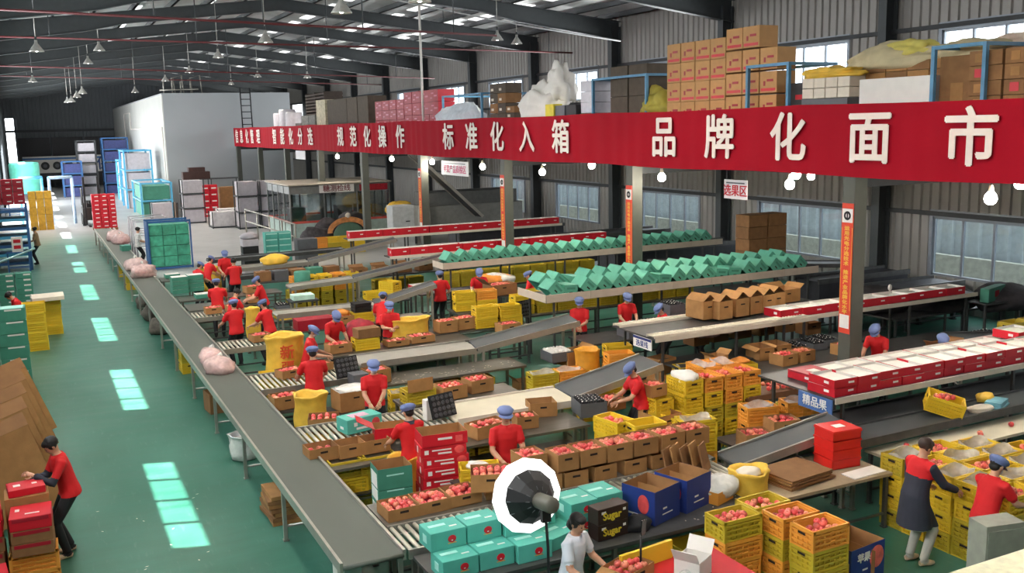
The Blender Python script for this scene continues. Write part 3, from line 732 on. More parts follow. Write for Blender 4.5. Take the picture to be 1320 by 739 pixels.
def crates(x, y, z0, cols, where, rz=0.0, fill=None, near=False, n=(3, 4), jit=.012):
    """one pile of crates from the bottom up; cols like 'yoY'"""
    K = {'y': 'yellow', 'g': 'olive yellow', 'o': 'orange'}
    for i, c in enumerate(cols):
        nm = K[c]
        pos = '' if len(cols) == 1 else ('topmost, ' if i == len(cols)-1 else ('lowest, ' if i == 0 else ORD[i]+' up, '))
        xx, yy, zz = x+random.uniform(-jit, jit), y+random.uniform(-jit, jit), z0+i*(CH+.001)
        crate(nm, xx, yy, zz, rz+random.uniform(-.02, .02), nm.split()[0]+' crate, '+pos+where, 'crates '+where)
    if fill:
        zt = z0+len(cols)*(CH+.001)
        if 'a' in fill: apples((xx, yy), .27, .42, zt-.07, rz, 'in the top crate '+where.replace('front crate piles', 'front piles').replace('right block middle row, ', 'mid right block, ').replace('beside the long coat woman', 'by the coat woman').replace('at the right edge beside', 'right of').replace('from the back', 'from back'), n, near, skip=.15)
        if 'l' in fill: liner(xx, yy, zt-.16, rz, .31, .48, .17, where)
    return x, y
def liner(x, y, z, rz, w, d, h, where, m=None):
    mb = MB(); n = 20; vs = []; fs = []
    for j in range(4):
        f = j/3
        for k in range(n):
            a = 2*math.pi*k/n; c_, s_ = math.cos(a), math.sin(a)
            q = (abs(c_)**4+abs(s_)**4)**-.25
            r = .42+.07*f; vs.append((w*r*q*c_*(1+.05*math.sin(7*a)*f), d*r*q*s_*(1+.05*math.cos(5*a)*f), h*f+(.03*math.sin(3*a+x*7) if j == 3 else 0)))
    for j in range(3):
        for k in range(n): k2 = (k+1) % n; fs.append((j*n+k, j*n+k2, (j+1)*n+k2, (j+1)*n+k))
    fs.append(tuple(range(n)))
    mb.add(vs, fs, 0, True); o = obj('bag_liner', mb.mesh('bag_liner', m or FILM), None, (x, y, z), rz)
    return tag(o, 'clear plastic liner, crate '+where, 'plastic liner')
_cart = {}
def open_box_mesh(w, d, h, mo, mi, t=.008):
    key = (w, d, h, mo.name, mi.name)
    if key in _cart: return _cart[key]
    mb = MB(); a, b = w/2, d/2
    mb.b2(-a, a, -b, b, 0, t, 0)
    for s in (-1, 1):
        mb.box((s*(a-t/4), 0, h/2), (t/2, d, h), 0); mb.box((s*(a-t*.75), 0, h/2+t/4), (t/2, d-2*t, h-.002), 1)
        mb.box((0, s*(b-t/4), h/2), (w-t, t/2, h), 0); mb.box((0, s*(b-t*.75), h/2+t/4), (w-2*t, t/2, h-.002), 1)
    mb.b2(-a+t, a-t, -b+t, b-t, t, t+.003, 1)
    _cart[key] = mb.mesh('box_body', mo, mi); return _cart[key]
def flap_mesh(l, w, mo):
    key = ('f', l, w, mo.name)
    if key not in _cart: mb = MB(); mb.b2(-l/2, l/2, 0, w, -.003, .003); _cart[key] = mb.mesh('flap', mo)
    return _cart[key]
def open_carton(x, y, z, w, d, h, lab, rz=0.0, mo=None, mi=None, holes=True, flaps='', group=None, rot=None, cat='box', name='open_carton', extra=(), fl=.14, fang=35):
    mo = mo or KRAFT; mi = mi or KRAFTIN
    kids = []
    if holes:
        kids = [Part('hand_hole', SLOT, (0, -d/2-.001, h*.68)), Part('hand_hole', SLOT, (0, d/2+.001, h*.68))]
    parts = [Part('body', open_box_mesh(w, d, h, mo, mi), kids=kids)]
    R = math.radians
    for c in flaps:
        if c == 'f': parts.append(Part('flap', flap_mesh(w, fl, mo), (0, -d/2, h), (R(180-fang), 0, 0)))
        if c == 'b': parts.append(Part('flap', flap_mesh(w, fl, mo), (0, d/2, h), (R(fang), 0, 0)))
        if c == 'l': parts.append(Part('flap', flap_mesh(d, fl, mo), (-w/2, 0, h), (R(fang), 0, R(90))))
        if c == 'r': parts.append(Part('flap', flap_mesh(d, fl, mo), (w/2, 0, h), (R(fang), 0, R(-90))))
    return spawn(name, parts+list(extra), lab, cat, (x, y, z), rot or rz, group)
def apple_carton(x, y, z, lab, rz=0.0, w=.40, d=.32, h=.22, n=(5, 4), near=True, flaps='', where=None, group='cartons filled with apples', level=.05, skip=.05):
    t = open_carton(x, y, z, w, d, h, lab, rz, flaps=flaps, group=group)
    apples((x, y), w-.05, d-.05, z+h-level, rz, where or ('in the '+lab), n, near, skip=skip)
    # a lower layer so no bottom shows between the fruit
    if near:
        mb = MB(); mb.b2(-w/2+.012, w/2-.012, -d/2+.012, d/2-.012, 0, .01); o = obj('tray_insert', mb.mesh('tray_insert', REDD), t, (0, 0, h-level-.04)); o['label'] = 'dark red fruit tray under the top layer'
    return t
def closed_box_mesh(w, d, h, m, seam=True, bev=.004):
    key = ('c', w, d, h, m.name)
    if key in _cart: return _cart[key]
    bm = bmesh.new(); bmesh.ops.create_cube(bm, size=1); bmesh.ops.scale(bm, vec=(w, d, h), verts=bm.verts); bmesh.ops.translate(bm, vec=(0, 0, h/2), verts=bm.verts)
    bmesh.ops.bevel(bm, geom=bm.edges[:], offset=bev, segments=1, affect='EDGES')
    me = bpy.data.meshes.new('box_body'); bm.to_mesh(me); bm.free(); me.materials.append(m); _cart[key] = me; return me
def panel_mesh(w, h, m, t=.004):
    key = ('p', round(w, 3), round(h, 3), m.name)
    if key not in _cart: mb = MB(); mb.box((0, 0, 0), (w, t, h)); _cart[key] = mb.mesh('print', m)
    return _cart[key]
def closed_box(x, y, z, w, d, h, m, lab, rz=0.0, group=None, bands=(), tape=None, cat='box', name='carton', rot=None, prints=()):
    """carton with printed bands (face, u, v, w, h, material) and a tape seam on top"""
    parts = [Part('body', closed_box_mesh(w, d, h, m))]
    R = math.radians
    for (f, u, v, pw, ph, pm) in prints:
        if ph < 0:                               # round fruit picture
            key = ('o', pw, ph, pm.name)
            if key not in _cart: mb = MB(); mb.ell((0, 0, 0), (pw/2, .003, -ph/2), 14, 8); _cart[key] = mb.mesh('fruit_print', pm)
            parts.append(Part('fruit_print', _cart[key], (u, -d/2-.001, v))); continue
        if f == 'f': parts.append(Part('print', panel_mesh(pw, ph, pm), (u, -d/2-.0015, v)))
        if f == 'l': parts.append(Part('print', panel_mesh(pw, ph, pm), (-w/2-.0015, u, v), (0, 0, R(-90))))
        if f == 't': parts.append(Part('print', panel_mesh(pw, ph, pm), (u, v, h+.0015), (R(90), 0, 0)))
    if tape: parts.append(Part('tape', panel_mesh(w*.99, .05, tape), (0, 0, h+.001), (R(90), 0, 0)))
    return spawn(name, parts, lab, cat, (x, y, z), rot or rz, group)
def legs(t, pts, z1, r=.025, m=None, z0=0.0, name='leg', mesh_cache={}):
    m = m or STEEL
    key = (round(z1-z0, 2), r, m.name)
    if key not in mesh_cache: mb = MB(); mb.b2(-r, r, -r, r, 0, z1-z0); mb.b2(-r*1.5, r*1.5, -r*1.5, r*1.5, 0, .02); mesh_cache[key] = mb.mesh('leg', m)
    for x, y in pts: obj(name, mesh_cache[key], t, (x, y, z0))
def roller_table(x0, x1, y0, y1, z, lab, pitch=.095, frame=None, rm=None):
    t = thing('roller_conveyor', lab, 'conveyor', (x0, y0, 0)); L_ = x1-x0; W = y1-y0
    mb = MB(); mb.b2(0, L_, 0, .035, -.1, .015); me = mb.mesh('side_rail', frame or ALU)
    obj('side_rail', me, t, (0, 0, z)); obj('side_rail', me, t, (0, W-.035, z))
    mb = MB(); mb.tube([(0, .03, 0), (0, W-.03, 0)], .026, 8); rme_ = mb.mesh('roller', rm or ROLL)
    n = int(L_/pitch)
    for i in range(n): obj('roller', rme_, t, ((i+.5)*L_/n, 0, z-.02))
    nl = max(2, int(L_/1.6)+1)
    legs(t, [(.06+(L_-.12)*k/(nl-1), yy) for k in range(nl) for yy in (.03, W-.03)], z-.1)
    mb = MB(); mb.b2(0, L_, -.015, .015, -.015, .015); sm = mb.mesh('stretcher', STEELD)
    for yy in (.03, W-.03): obj('stretcher', sm, t, (0, yy, .22))
    return t
def steel_table(x0, x1, y0, y1, z, lab, m=None, leg=None, shelf=None, name='work_table', th=.04, lip=0):
    t = thing(name, lab, 'table', (x0, y0, 0)); L_ = x1-x0; W = y1-y0
    mb = MB(); mb.b2(0, L_, 0, W, -th, 0)
    if lip: mb.b2(0, L_, 0, .02, 0, lip); mb.b2(0, L_, W-.02, W, 0, lip)
    obj('table_top', mb.mesh('table_top', m or STEEL), t, (0, 0, z))
    nl = max(2, int(L_/1.7)+1)
    legs(t, [(.06+(L_-.12)*k/(nl-1), yy) for k in range(nl) for yy in (.06, W-.06)], z-th, m=leg or STEEL)
    mb = MB(); mb.b2(.03, L_-.03, -.015, .015, -.015, .015); sm = mb.mesh('stretcher', leg or STEEL)
    for yy in (.06, W-.06): obj('stretcher', sm, t, (0, yy, .2))
    if shelf: mb = MB(); mb.b2(.03, L_-.03, .05, W-.05, 0, .02); obj('lower_shelf', mb.mesh('lower_shelf', STEELD), t, (0, 0, shelf))
    return t
def belt_conveyor(a, b, w, lab, belt=None, rail=None, legz=True, thick=.09, rise=.03, axis='x', name='belt_conveyor'):
    """belt between two points a, b (x, y, z at the belt's middle line), side walls and end drums"""
    a, b = Vector(a), Vector(b); t = thing(name, lab, 'conveyor', (0, 0, 0))
    d = (b-a).normalized(); s = d.cross(Vector((0, 0, 1))).normalized(); n = s.cross(d)
    def slab(p, q, o0, o1, h0, h1, m, nm, smooth=False):
        vs = [P+s*o+n*h for P in (p, q) for o in (o0, o1) for h in (h0, h1)]
        mb = MB(); mb.add(vs, [(0, 1, 3, 2), (4, 6, 7, 5), (0, 4, 5, 1), (2, 3, 7, 6), (0, 2, 6, 4), (1, 5, 7, 3)]); return obj(nm, mb.mesh(nm, m), t)
    slab(a, b, -w/2+.03, w/2-.03, -.05, 0, belt or BELTD, 'belt')
    slab(a, b, -w/2, -w/2+.035, -thick, rise, rail or ALU, 'side_rail'); slab(a, b, w/2-.035, w/2, -thick, rise, rail or ALU, 'side_rail')
    for p in (a, b):
        mb = MB(); mb.tube([p-s*(w/2-.03)-n*.028, p+s*(w/2-.03)-n*.028], .028, 10); obj('end_drum', mb.mesh('end_drum', belt or BELTD), t)
    if legz:
        L_ = (b-a).length; nl = max(2, int(L_/2.6)+1)
        for k in range(nl):
            p = a+d*(.12+(L_-.24)*k/(nl-1))
            legs(t, [((p+s*o).x, (p+s*o).y) for o in (-w/2+.03, w/2-.03)], p.z-thick, m=ALU)
            mb = MB(); q0 = p-s*(w/2-.03); q1 = p+s*(w/2-.03); mb.tube([(q0.x, q0.y, .2), (q1.x, q1.y, .2)], .018, 6); obj('cross_brace', mb.mesh('cross_brace', ALU), t)
    return t
def shelf_line(x0, x1, y0, y1, z, lab, fas=None, seg=1.25, fh=.17, legm=None, below=.0):
    t = thing('overhead_shelf', lab, 'shelf', (x0, y0, 0)); L_ = x1-x0; W = y1-y0
    mb = MB(); mb.b2(0, L_, 0, W, -.03, 0); obj('deck', mb.mesh('deck', STEELD), t, (0, 0, z))
    if fas:
        n = max(1, round(L_/seg)); l = L_/n; mb = MB(); mb.b2(.003, l-.003, -.02, 0, -.02, fh); fm = mb.mesh('fascia_board', fas)
        for i in range(n): obj('fascia_board', fm, t, (i*l, 0, z))
        mb = MB(); mb.b2(-.02, 0, 0, W, -.02, fh); obj('end_board', mb.mesh('end_board', fas), t, (0, 0, z))
    else:
        mb = MB(); mb.b2(0, L_, -.02, .0, -.07, .02); obj('front_rail', mb.mesh('front_rail', PAPER), t, (0, 0, z))
    nl = max(2, int(L_/1.9)+1)
    legs(t, [(.25+(L_-.5)*k/(nl-1), yy) for k in range(nl) for yy in (.1, W-.1)], z-.03, m=legm or STEELD, r=.022)
    return t
def rock_mesh(name, m, r=(1, 1, 1), seed=0, n=18, k=12, amp=.16, freq=3.0, flat=True):
    """soft lumpy body: sacks, bags, heaps of film"""
    from mathutils import noise
    mb = MB(); mb.ell((0, 0, 0), (1, 1, 1), n, k)
    off = Vector((seed*7.3, seed*3.1, seed*1.7)); vs = []
    for v in mb.v:
        V = Vector(v); f = 1+amp*noise.noise(V*freq*.5+off)*2+amp*.5*noise.noise(V*freq*1.7+off)
        V *= f
        if flat and V.z < -.55: V.z = -.55
        vs.append((V.x*r[0], V.y*r[1], (V.z+.55)*r[2]/1.45))
    mb.v = vs; return mb.mesh(name, m)
def sack(x, y, z, w, d, h, lab, m=None, seed=1, open_top=True, cat='sack', rz=0.0):
    """standing woven sack with a rolled mouth"""
    t = thing('sack', lab, cat, (x, y, z), rz); n = 22; vs = []; fs = []
    prof = [(.42, 0), (.5, .06), (.52, .3), (.5, .6), (.47, .85), (.5, .97), (.53, 1.0), (.5, 1.02), (.42, .98), (.38, .85)]
    for j, (r, zz) in enumerate(prof):
        for k in range(n):
            a = 2*math.pi*k/n; f = 1+.05*math.sin(3*a+seed+zz*5)+.035*math.sin(7*a+seed*2-zz*9)+(.05*math.sin(9*a+seed) if zz > .8 else 0)
            vs.append((r*w*f*math.cos(a), r*d*f*math.sin(a), zz*h*(1+.012*math.sin(2*a+seed)*(zz > .8)+.012*math.sin(5*a)*(zz > .8))))
    for j in range(len(prof)-1):
        for k in range(n): k2 = (k+1) % n; fs.append((j*n+k, j*n+k2, (j+1)*n+k2, (j+1)*n+k))
    fs.append(tuple(reversed(range(n)))); fs.append(tuple((len(prof)-1)*n+k for k in range(n)))
    mb = MB(); mb.add(vs, fs, 0, True); obj('sack_body', mb.mesh('sack_body', m or SACKY), t)
    return t
def far_apples():
    if not APF: return
    mb = MB(); pr = [(.001, .024), (.03, .026), (.041, 0), (.03, -.03), (.001, -.03)]
    for p, r, s in APF:
        mb.lathe(pr, 7, mi=random.randrange(3), M=Matrix.Translation(p) @ Euler(r).to_matrix().to_4x4() @ Matrix.Scale(s, 4))
    o = obj('apples', mb.mesh('apples', *APPLE)); o['kind'] = 'stuff'
    tag(o, 'small pink apples lying in the farther cartons, crates and trays', 'apples')
# ================================================================== CONVEYORS, TABLES, OVERHEAD SHELVES
belt_conveyor((3.0, 9.75, .8), (3.0, 53.0, .8), .76, 'long grey belt conveyor running the length of the hall beside the aisle', BELT, ALU, rise=.035)
# line one (nearest)
steel_table(3.45, 7.75, 8.85, 9.72, .75, 'dark stainless packing table at the front under the teal and navy boxes', STEELD, shelf=None)
roller_table(3.42, 8.2, 9.75, 10.52, .8, 'nearest roller conveyor with apple cartons along its back edge')
steel_table(3.42, 8.3, 10.53, 11.3, .8, 'narrow steel bench behind the nearest roller conveyor carrying apple cartons', STEEL)
belt_conveyor((8.35, 10.3, .82), (10.1, 10.0, 1.22), .62, 'short dark inclined belt rising right beside the yellow sack at front', BELTD, ALU)
steel_table(8.1, 10.0, 8.92, 9.95, .78, 'low table with flat cardboard and the red crate stack', mat('worn_board_top', sr(170, 150, 120), .7), STEELD)
# line two
steel_table(3.42, 7.7, 12.95, 13.75, .72, 'stainless side bench along the second roller line', STEEL, shelf=.25)
roller_table(3.42, 5.75, 13.8, 14.95, .8, 'second roller conveyor with a printed teal box riding on it')
belt_conveyor((5.78, 14.35, .84), (8.05, 14.35, .84), 1.0, 'flat cream belt conveyor between rollers and incline in the middle', BELTW, PAPER)
belt_conveyor((8.05, 14.4, .86), (9.75, 14.25, 1.25), .9, 'dark inclined belt rising behind the stooping worker in the middle', BELTD, ALU)
# line three
roller_table(3.42, 5.3, 17.5, 18.75, .8, 'third roller conveyor joining the long belt beside the yellow lettered sack')
steel_table(5.2, 8.6, 16.95, 17.8, .72, 'bare stainless table with scattered paper in the middle of the hall', STEEL)
belt_conveyor((5.4, 18.15, .98), (7.95, 18.15, .98), .85, 'flat grey belt conveyor above the bare stainless table', mat('pale_grey_belt', sr(150, 146, 136), .5, var=.06), ALU)
belt_conveyor((7.95, 18.1, 1.0), (10.1, 17.65, 1.4), .85, 'dark inclined belt rising from the flat grey belt toward the black bottle trays', BELTD, ALU)
steel_table(4.9, 8.6, 19.6, 20.4, .75, 'bench with apples and a yellow sack behind the flat grey belt', STEEL)
# line four
roller_table(3.42, 5.0, 21.3, 22.2, .8, 'fourth roller conveyor from the front near the crowd of workers')
belt_conveyor((5.2, 24.2, .95), (7.8, 24.1, .95), .7, 'pale flat belt in front of the five crate columns', mat('pale_grey_belt', sr(150, 146, 136), .5, var=.06), ALU)
belt_conveyor((7.8, 24.1, .97), (9.35, 23.8, 1.4), .7, 'dark inclined belt behind the standing worker at centre', BELTD, ALU)
steel_table(5.4, 8.8, 22.7, 23.5, .72, 'steel bench with cartons in front of the pale flat belt', STEEL)
# line five and six at the back
roller_table(3.42, 5.0, 25.4, 26.3, .8, 'fifth roller conveyor from the front by the teal carton piles')
steel_table(3.5, 6.4, 28.6, 29.4, .75, 'steel bench among the far group of workers', STEEL)
belt_conveyor((5.6, 33.2, .95), (8.4, 33.2, .98), .8, 'far flat grey belt in front of the glass booth', mat('pale_grey_belt', sr(150, 146, 136), .5, var=.06), ALU)
belt_conveyor((8.4, 33.2, 1.0), (11.4, 32.6, 1.62), .8, 'far dark inclined belt in front of the glass booth crates', BELTD, ALU)
belt_conveyor((8.6, 28.6, 1.0), (11.6, 28.0, 1.55), .7, 'far inclined belt behind the five crate columns', BELTD, ALU)
steel_table(8.7, 12.6, 29.6, 30.4, .8, 'far long bench under the red tray shelves', STEELD)
steel_table(6.0, 9.3, 30.4, 31.2, .8, 'far steel bench with black bottles beside the crate columns', STEELD)
# right hand benches under the shelves
steel_table(10.6, 16.5, 12.55, 13.25, .78, 'low bench with loose apples running to the nearest column', mat('wood_brown_top', sr(120, 84, 60), .6), STEELD, lip=.06)
steel_table(10.8, 17.8, 13.9, 14.9, .72, 'dark bench under the kraft carton shelf with open cartons and black trays', STEELD, STEELD)
belt_conveyor((10.4, 10.75, .78), (17.5, 10.75, .82), 1.2, 'wide dark sorting belt under the front red tray shelf', BELTD, STEELD)
steel_table(10.35, 16.0, 9.15, 9.75, .80, 'cream topped sorting bench at right below the tilted yellow crate', BELTW, STEELD)
belt_conveyor((9.9, 9.9, .98), (14.8, 9.9, 1.0), .6, 'dark belt carrying the tilted yellow crate at right', BELTD, STEELD)
steel_table(10.5, 18.5, 17.6, 18.6, .78, 'long dark bench of bottle trays below the front tilted teal boxes', STEELD, STEELD)
steel_table(10.8, 19.0, 21.3, 22.3, .75, 'long dark bench behind the front tilted teal boxes', STEELD, STEELD)
belt_conveyor((16.2, 13.2, 1.1), (22.3, 9.9, 1.1), .8, 'dark conveyor slanting below the windows at far right', BELTD, STEELD)
belt_conveyor((16.6, 24.4, 1.3), (21.6, 21.4, 1.2), .8, 'dark conveyor at the wall right of the second column', BELTD, STEELD)
# overhead shelves
BOARD = mat('pale_fascia_board', sr(200, 184, 166), .7, var=.05)
shelf_line(10.3, 18.4, 10.3, 12.0, 1.4, 'front overhead shelf holding open red gift trays at right')
shelf_line(13.6, 19.6, 15.25, 16.0, 1.38, 'overhead shelf with a row of red gift boxes running behind the nearest column')
shelf_line(10.5, 14.6, 15.2, 16.75, 1.36, 'overhead roller shelf holding upright kraft cartons', None)
shelf_line(10.25, 18.4, 19.15, 20.55, 1.5, 'front overhead shelf with two rows of tilted teal boxes', BOARD, fh=.16)
shelf_line(10.3, 20.2, 25.4, 26.2, 1.5, 'rear overhead shelf with one row of tilted teal boxes', BOARD, fh=.16)
shelf_line(9.85, 18.0, 28.75, 29.3, 1.5, 'overhead shelf with the second row of red trays behind the third column')
shelf_line(10.2, 19.2, 34.4, 34.95, 1.5, 'overhead shelf with the farthest row of red trays beside the glass booth')
for i, (y0, y1) in enumerate(((15.22, 15.5), (16.45, 16.72))):      # roller strips on the kraft shelf
    t = thing('roller_strip', ('front' if i == 0 else 'rear')+' cream roller strip on the kraft carton shelf', 'roller strip', (10.5, y0, 1.36))
    mb = MB(); mb.b2(0, 3.9, 0, .02, 0, .05); mb.b2(0, 3.9, .26, .28, 0, .05); obj('strip_frame', mb.mesh('strip_frame', PAPER), t)
    mb = MB(); mb.tube([(0, .02, 0), (0, .26, 0)], .022, 6); rm = mb.mesh('roller', BELTW)
    for k in range(50): obj('roller', rm, t, (.04+k*.078, 0, .035))
t = thing('shelf_plate', 'blue and white name plate on the end of the kraft carton shelf', 'sign', (10.46, 15.25, 1.12))
mb = MB(); mb.b2(-.02, 0, 0, .62, 0, .22); obj('plate', mb.mesh('plate', WHITEP), t)
mb = MB(); mb.b2(-.025, -.021, 0, .62, .17, .22); obj('blue_band', mb.mesh('blue_band', NAVY), t)
lettering('lettering', '选果线', .14, NAVY, t, (-.024, .31, .08), (math.radians(90), 0, math.radians(-90)), 0, 1)
t = thing('shelf_plate', 'blue plate with red lettering on the end of the front red tray shelf', 'sign', (10.28, 10.32, 1.15))
mb = MB(); mb.b2(-.02, 0, 0, .7, 0, .24); obj('plate', mb.mesh('plate', mat('plate_blue', sr(74, 110, 166), .5)), t)
lettering('lettering', '精品果', .17, WHITEP, t, (-.024, .35, .12), (math.radians(90), 0, math.radians(-90)), .002, 1)
# ================================================================== BOXES ON THE OVERHEAD SHELVES
TR_W, TR_D, TR_H = .43, .52, .13
def tray_parts(w, d, h, lid=False):
    key = ('tray', w, d, h)
    ps = [Part('body', open_box_mesh(w, d, h, RED, WHITE))]
    ps.append(Part('print', panel_mesh(.11, .03, WHITEP), (w*.22, -d/2-.002, h*.55)))
    ps.append(Part('print', panel_mesh(d*.18, h*.3, WHITEP), (-w/2-.002, -d*.2, h*.55), (0, 0, math.radians(-90))))
    ps.append(Part('hand_hole', panel_mesh(.07, .03, DARKH), (w*.25, d/2-.012, h*.6)))
    if not lid: ps.append(Part('liner', panel_mesh(w-.03, d-.03, WHITE), (0, 0, h*.72), (math.radians(90), 0, 0)))
    if lid:
        ps.append(Part('lid', closed_box_mesh(w+.01, d+.01, .03, REDD), (0, 0, h-.02), kids=[Part('print', panel_mesh(w*.35, d*.25, WHITE), (0, 0, .032), (math.radians(90), 0, 0))]))
    return ps
def tray_row(x0, n, y, z, w, d, h, row, group, layers=1, lid_first=False, gap=.008, skew=.0):
    for l in range(layers):
        for i in range(n):
            lab = 'open red tray, '+NTH[i]+' from the left, '+row+(', '+('lower' if l == 0 else 'upper')+' layer' if layers > 1 else '')
            lid = lid_first and i == 0 and l == layers-1
            if lid: lab = 'closed red gift box with white label, left end of '+row
            spawn('gift_tray', tray_parts(w, d, h, lid), lab, 'box', (x0+(i+.5)*(w+gap)+random.uniform(-.01, .01), y+random.uniform(-.02, .02), z+l*(h+.002)), random.uniform(-.04, .04)+skew, group)
tray_row(10.36, 13, 10.66, 1.4, .46, .54, .13, 'nearest red row', 'red trays on the front shelf', 2)
tray_row(10.62, 12, 11.36, 1.4, .5, .6, .13, 'second nearest red row', 'red trays on the front shelf', 1, True)
spawn('gift_tray', tray_parts(.6, .5, .15, False), 'red tray sitting high at the right end of the front red shelf', 'box', (15.6, 11.3, 1.54), .05, 'red trays on the front shelf')
tray_row(13.75, 9, 15.6, 1.38, .61, .5, .17, 'row behind the nearest column', 'red boxes behind the nearest column')
tray_row(9.95, 13, 29.02, 1.5, .6, .42, .24, 'far row behind the third column', 'red trays of the second far row')
tray_row(10.3, 14, 34.66, 1.5, .62, .42, .26, 'farthest row beside the glass booth', 'red trays of the farthest row')
spawn('gift_tray', tray_parts(.5, .4, .14, False), 'red tray at the left end below the second far red row', 'box', (9.6, 25.6, .95), 0, 'red trays of the second far row')
steel_table(9.2, 10.2, 25.3, 25.9, .95, 'small stand under a red tray left of the rear teal shelf', STEELD, STEELD)
# tilted teal boxes: hollow lids propped on edge against one another
def lid_box():
    mb = MB(); w, d, h, t = .36, .52, .30, .008
    mb.b2(-w/2, w/2, -d/2, d/2, h-t, h)
    for s in (-1, 1): mb.box((s*(w/2-t/2), 0, h/2), (t, d, h)); mb.box((0, s*(d/2-t/2), h/2), (w-2*t, t, h))
    return mb.mesh('lid_body', MINT)
LB = lid_box()
LBP = [Part('body', LB), Part('hand_hole', panel_mesh(.09, .03, DARKH), (.0, -.262, .12)), Part('print', panel_mesh(.22, .05, TEALD), (0, -.262, .22))]
def lid_row(x0, n, pitch, y, z, row, group):
    for i in range(n):
        a = math.radians(random.choice([42, 40, 45, 38, 44, 41, 8]) + random.uniform(-4, 4))
        zz = z+.18*math.sin(a)+.004
        spawn('box_lid', LBP, 'mint green box lid, '+NTH[i]+' from the left, '+row, 'box', (x0+i*pitch-.1*math.sin(a)+random.uniform(-.03, .03), y+random.uniform(-.03, .03), zz), (0, a, random.uniform(-.08, .08)), group)
lid_row(10.55, 18, .43, 19.5, 1.5, 'nearest teal row', 'tilted mint lids on the front shelf')
lid_row(10.62, 18, .43, 20.2, 1.56, 'second nearest teal row', 'tilted mint lids on the front shelf')
lid_row(10.6, 22, .43, 25.8, 1.5, 'rear teal row', 'tilted mint lids on the rear shelf')
# kraft cartons standing on the roller shelf
for i, (px, py) in enumerate(((913, 411), (934, 411), (956, 407), (974, 404), (990, 402), (1003, 399))):
    p = S(px, py, 1.42)
    open_carton(p.x, p.y+.25, 1.41, .36, .55, .38, 'upright kraft carton, '+NTH[i]+' from the left on the roller shelf', random.uniform(-.1, .1), group='kraft cartons on the roller shelf', flaps='lr', fl=.21, fang=142)
p = S(1035, 390, 1.4); steel_table(14.75, 16.1, 16.9, 17.55, 1.3, 'stand behind the red row holding one kraft carton', STEELD, STEELD)
open_carton(15.4, 17.2, 1.31, .75, .5, .3, 'wide open kraft carton alone above the red row left of the nearest column', .1, flaps='blr', fl=.16)
# ================================================================== WORK AREA, NEAR HALF
# apple cartons along the back of the nearest roller line, two levels
xs = [(5.35, 5.72), (5.78, 6.1), (6.12, 6.52), (6.54, 6.94), (6.96, 7.36), (7.4, 7.8), (7.82, 8.22)]
for i, (a, b) in enumerate(xs):
    apple_carton((a+b)/2, 10.74+.16*(i == 0), .8+.225, 'open kraft carton of apples, '+NTH[i]+' from the left, upper row, nearest line', random.uniform(-.03, .03), b-a-.01, .36, .235, (4, 3), where='in the '+NTH[i]+' upper carton of the nearest line')
for i, a in enumerate((5.66, 6.06, 6.5, 6.98, 7.42, 7.84)):
    open_carton(a, 10.72, .8, .35, .34, .2, 'kraft carton underneath the upper apple row, '+NTH[i]+' from the left', random.uniform(-.05, .05), group='lower cartons on the nearest line')
for i, (x, y) in enumerate(((3.68, 10.82), (4.1, 10.84), (4.52, 10.86))):
    apple_carton(x, y, .8, 'open kraft carton of apples, '+NTH[i]+' along the roller line from the long belt', .03, .42, .40, .15, (4, 4), where='in the '+NTH[i]+' low carton next to the long belt', level=.045)
apple_carton(4.86, 10.66, .985, 'kraft apple carton raised and turned beside the white studio light', -.4, .5, .4, .23, (5, 3), where='in the turned carton beside the studio light')
open_carton(5.02, 10.8, .8, .34, .34, .18, 'kraft carton propping up the turned apple carton', -.3)
# yellow crate with a bag, right behind
p = S(614, 612, 1.0)
crates(5.05, 11.45, .74, 'y', 'beside the red carton pile, holding a plastic bag', 1.25)
tag(obj('plastic_bag', rock_mesh('plastic_bag', WFILM, (.14, .2, .07), 3), None, (5.05, 11.45, .95), .3), 'crumpled clear bag lying in the yellow crate by the red carton pile', 'bag')
steel_table(4.75, 5.4, 11.32, 11.75, .73, 'low stand under the yellow crate beside the red carton pile', STEELD, STEELD)
# red printed carton pile and teal carton pile between lines one and two
def printed_red(x, y, z, w, d, h, lab, rz, gi):
    ps = [('f', -w*.05, h*.62, w*.42, h*.12, WHITEP), ('f', w*.02, h*.3, w*.3, h*.16, WHITEP), ('f', -w*.38, h*.5, w*.09, h*.4, WHITEP), ('l', 0, h*.5, d*.12, h*.6, WHITEP), ('f', w*.34, h*.5, w*.22, -h*.75, APPLE[0])]
    return closed_box(x, y, z, w, d, h, RED, lab, rz, gi, prints=ps, name='printed_carton')
for i in range(8):
    printed_red(4.76+random.uniform(-.02, .02), 12.05+random.uniform(-.02, .02), i*.15, .64, .42, .148, 'red printed fruit carton, '+('topmost' if i == 7 else ORD[i]+' from the floor')+' in the pile behind the teal carton pile', -.12+random.uniform(-.04, .04), 'red printed cartons in the tall pile')
open_carton(4.76, 12.05, 1.202, .64, .42, .17, 'open red printed carton with brown inside on the tall red pile', -.12, RED, KRAFTIN, False, '', extra=[Part('print', panel_mesh(.2, .03, WHITEP), (0, -.212, .1)), Part('print', panel_mesh(.1, .09, APPLE[0]), (.2, -.212, .08))])
tp = [('f', 0, .21, .24, .02, TEALL), ('f', -.12, .06, .12, .035, WHITEP), ('f', .12, .04, .2, .05, WHITEP), ('l', 0, .14, .3, .16, WHITEP)]
for i in range(3):
    closed_box(4.05, 12.15, i*.225, .48, .4, .22, TEALD, 'teal landscape printed carton, '+('lowest' if i == 0 else ORD[i]+' from the floor')+' in the pile by the long belt', -.06+random.uniform(-.03, .03), 'teal printed cartons by the long belt', prints=tp)
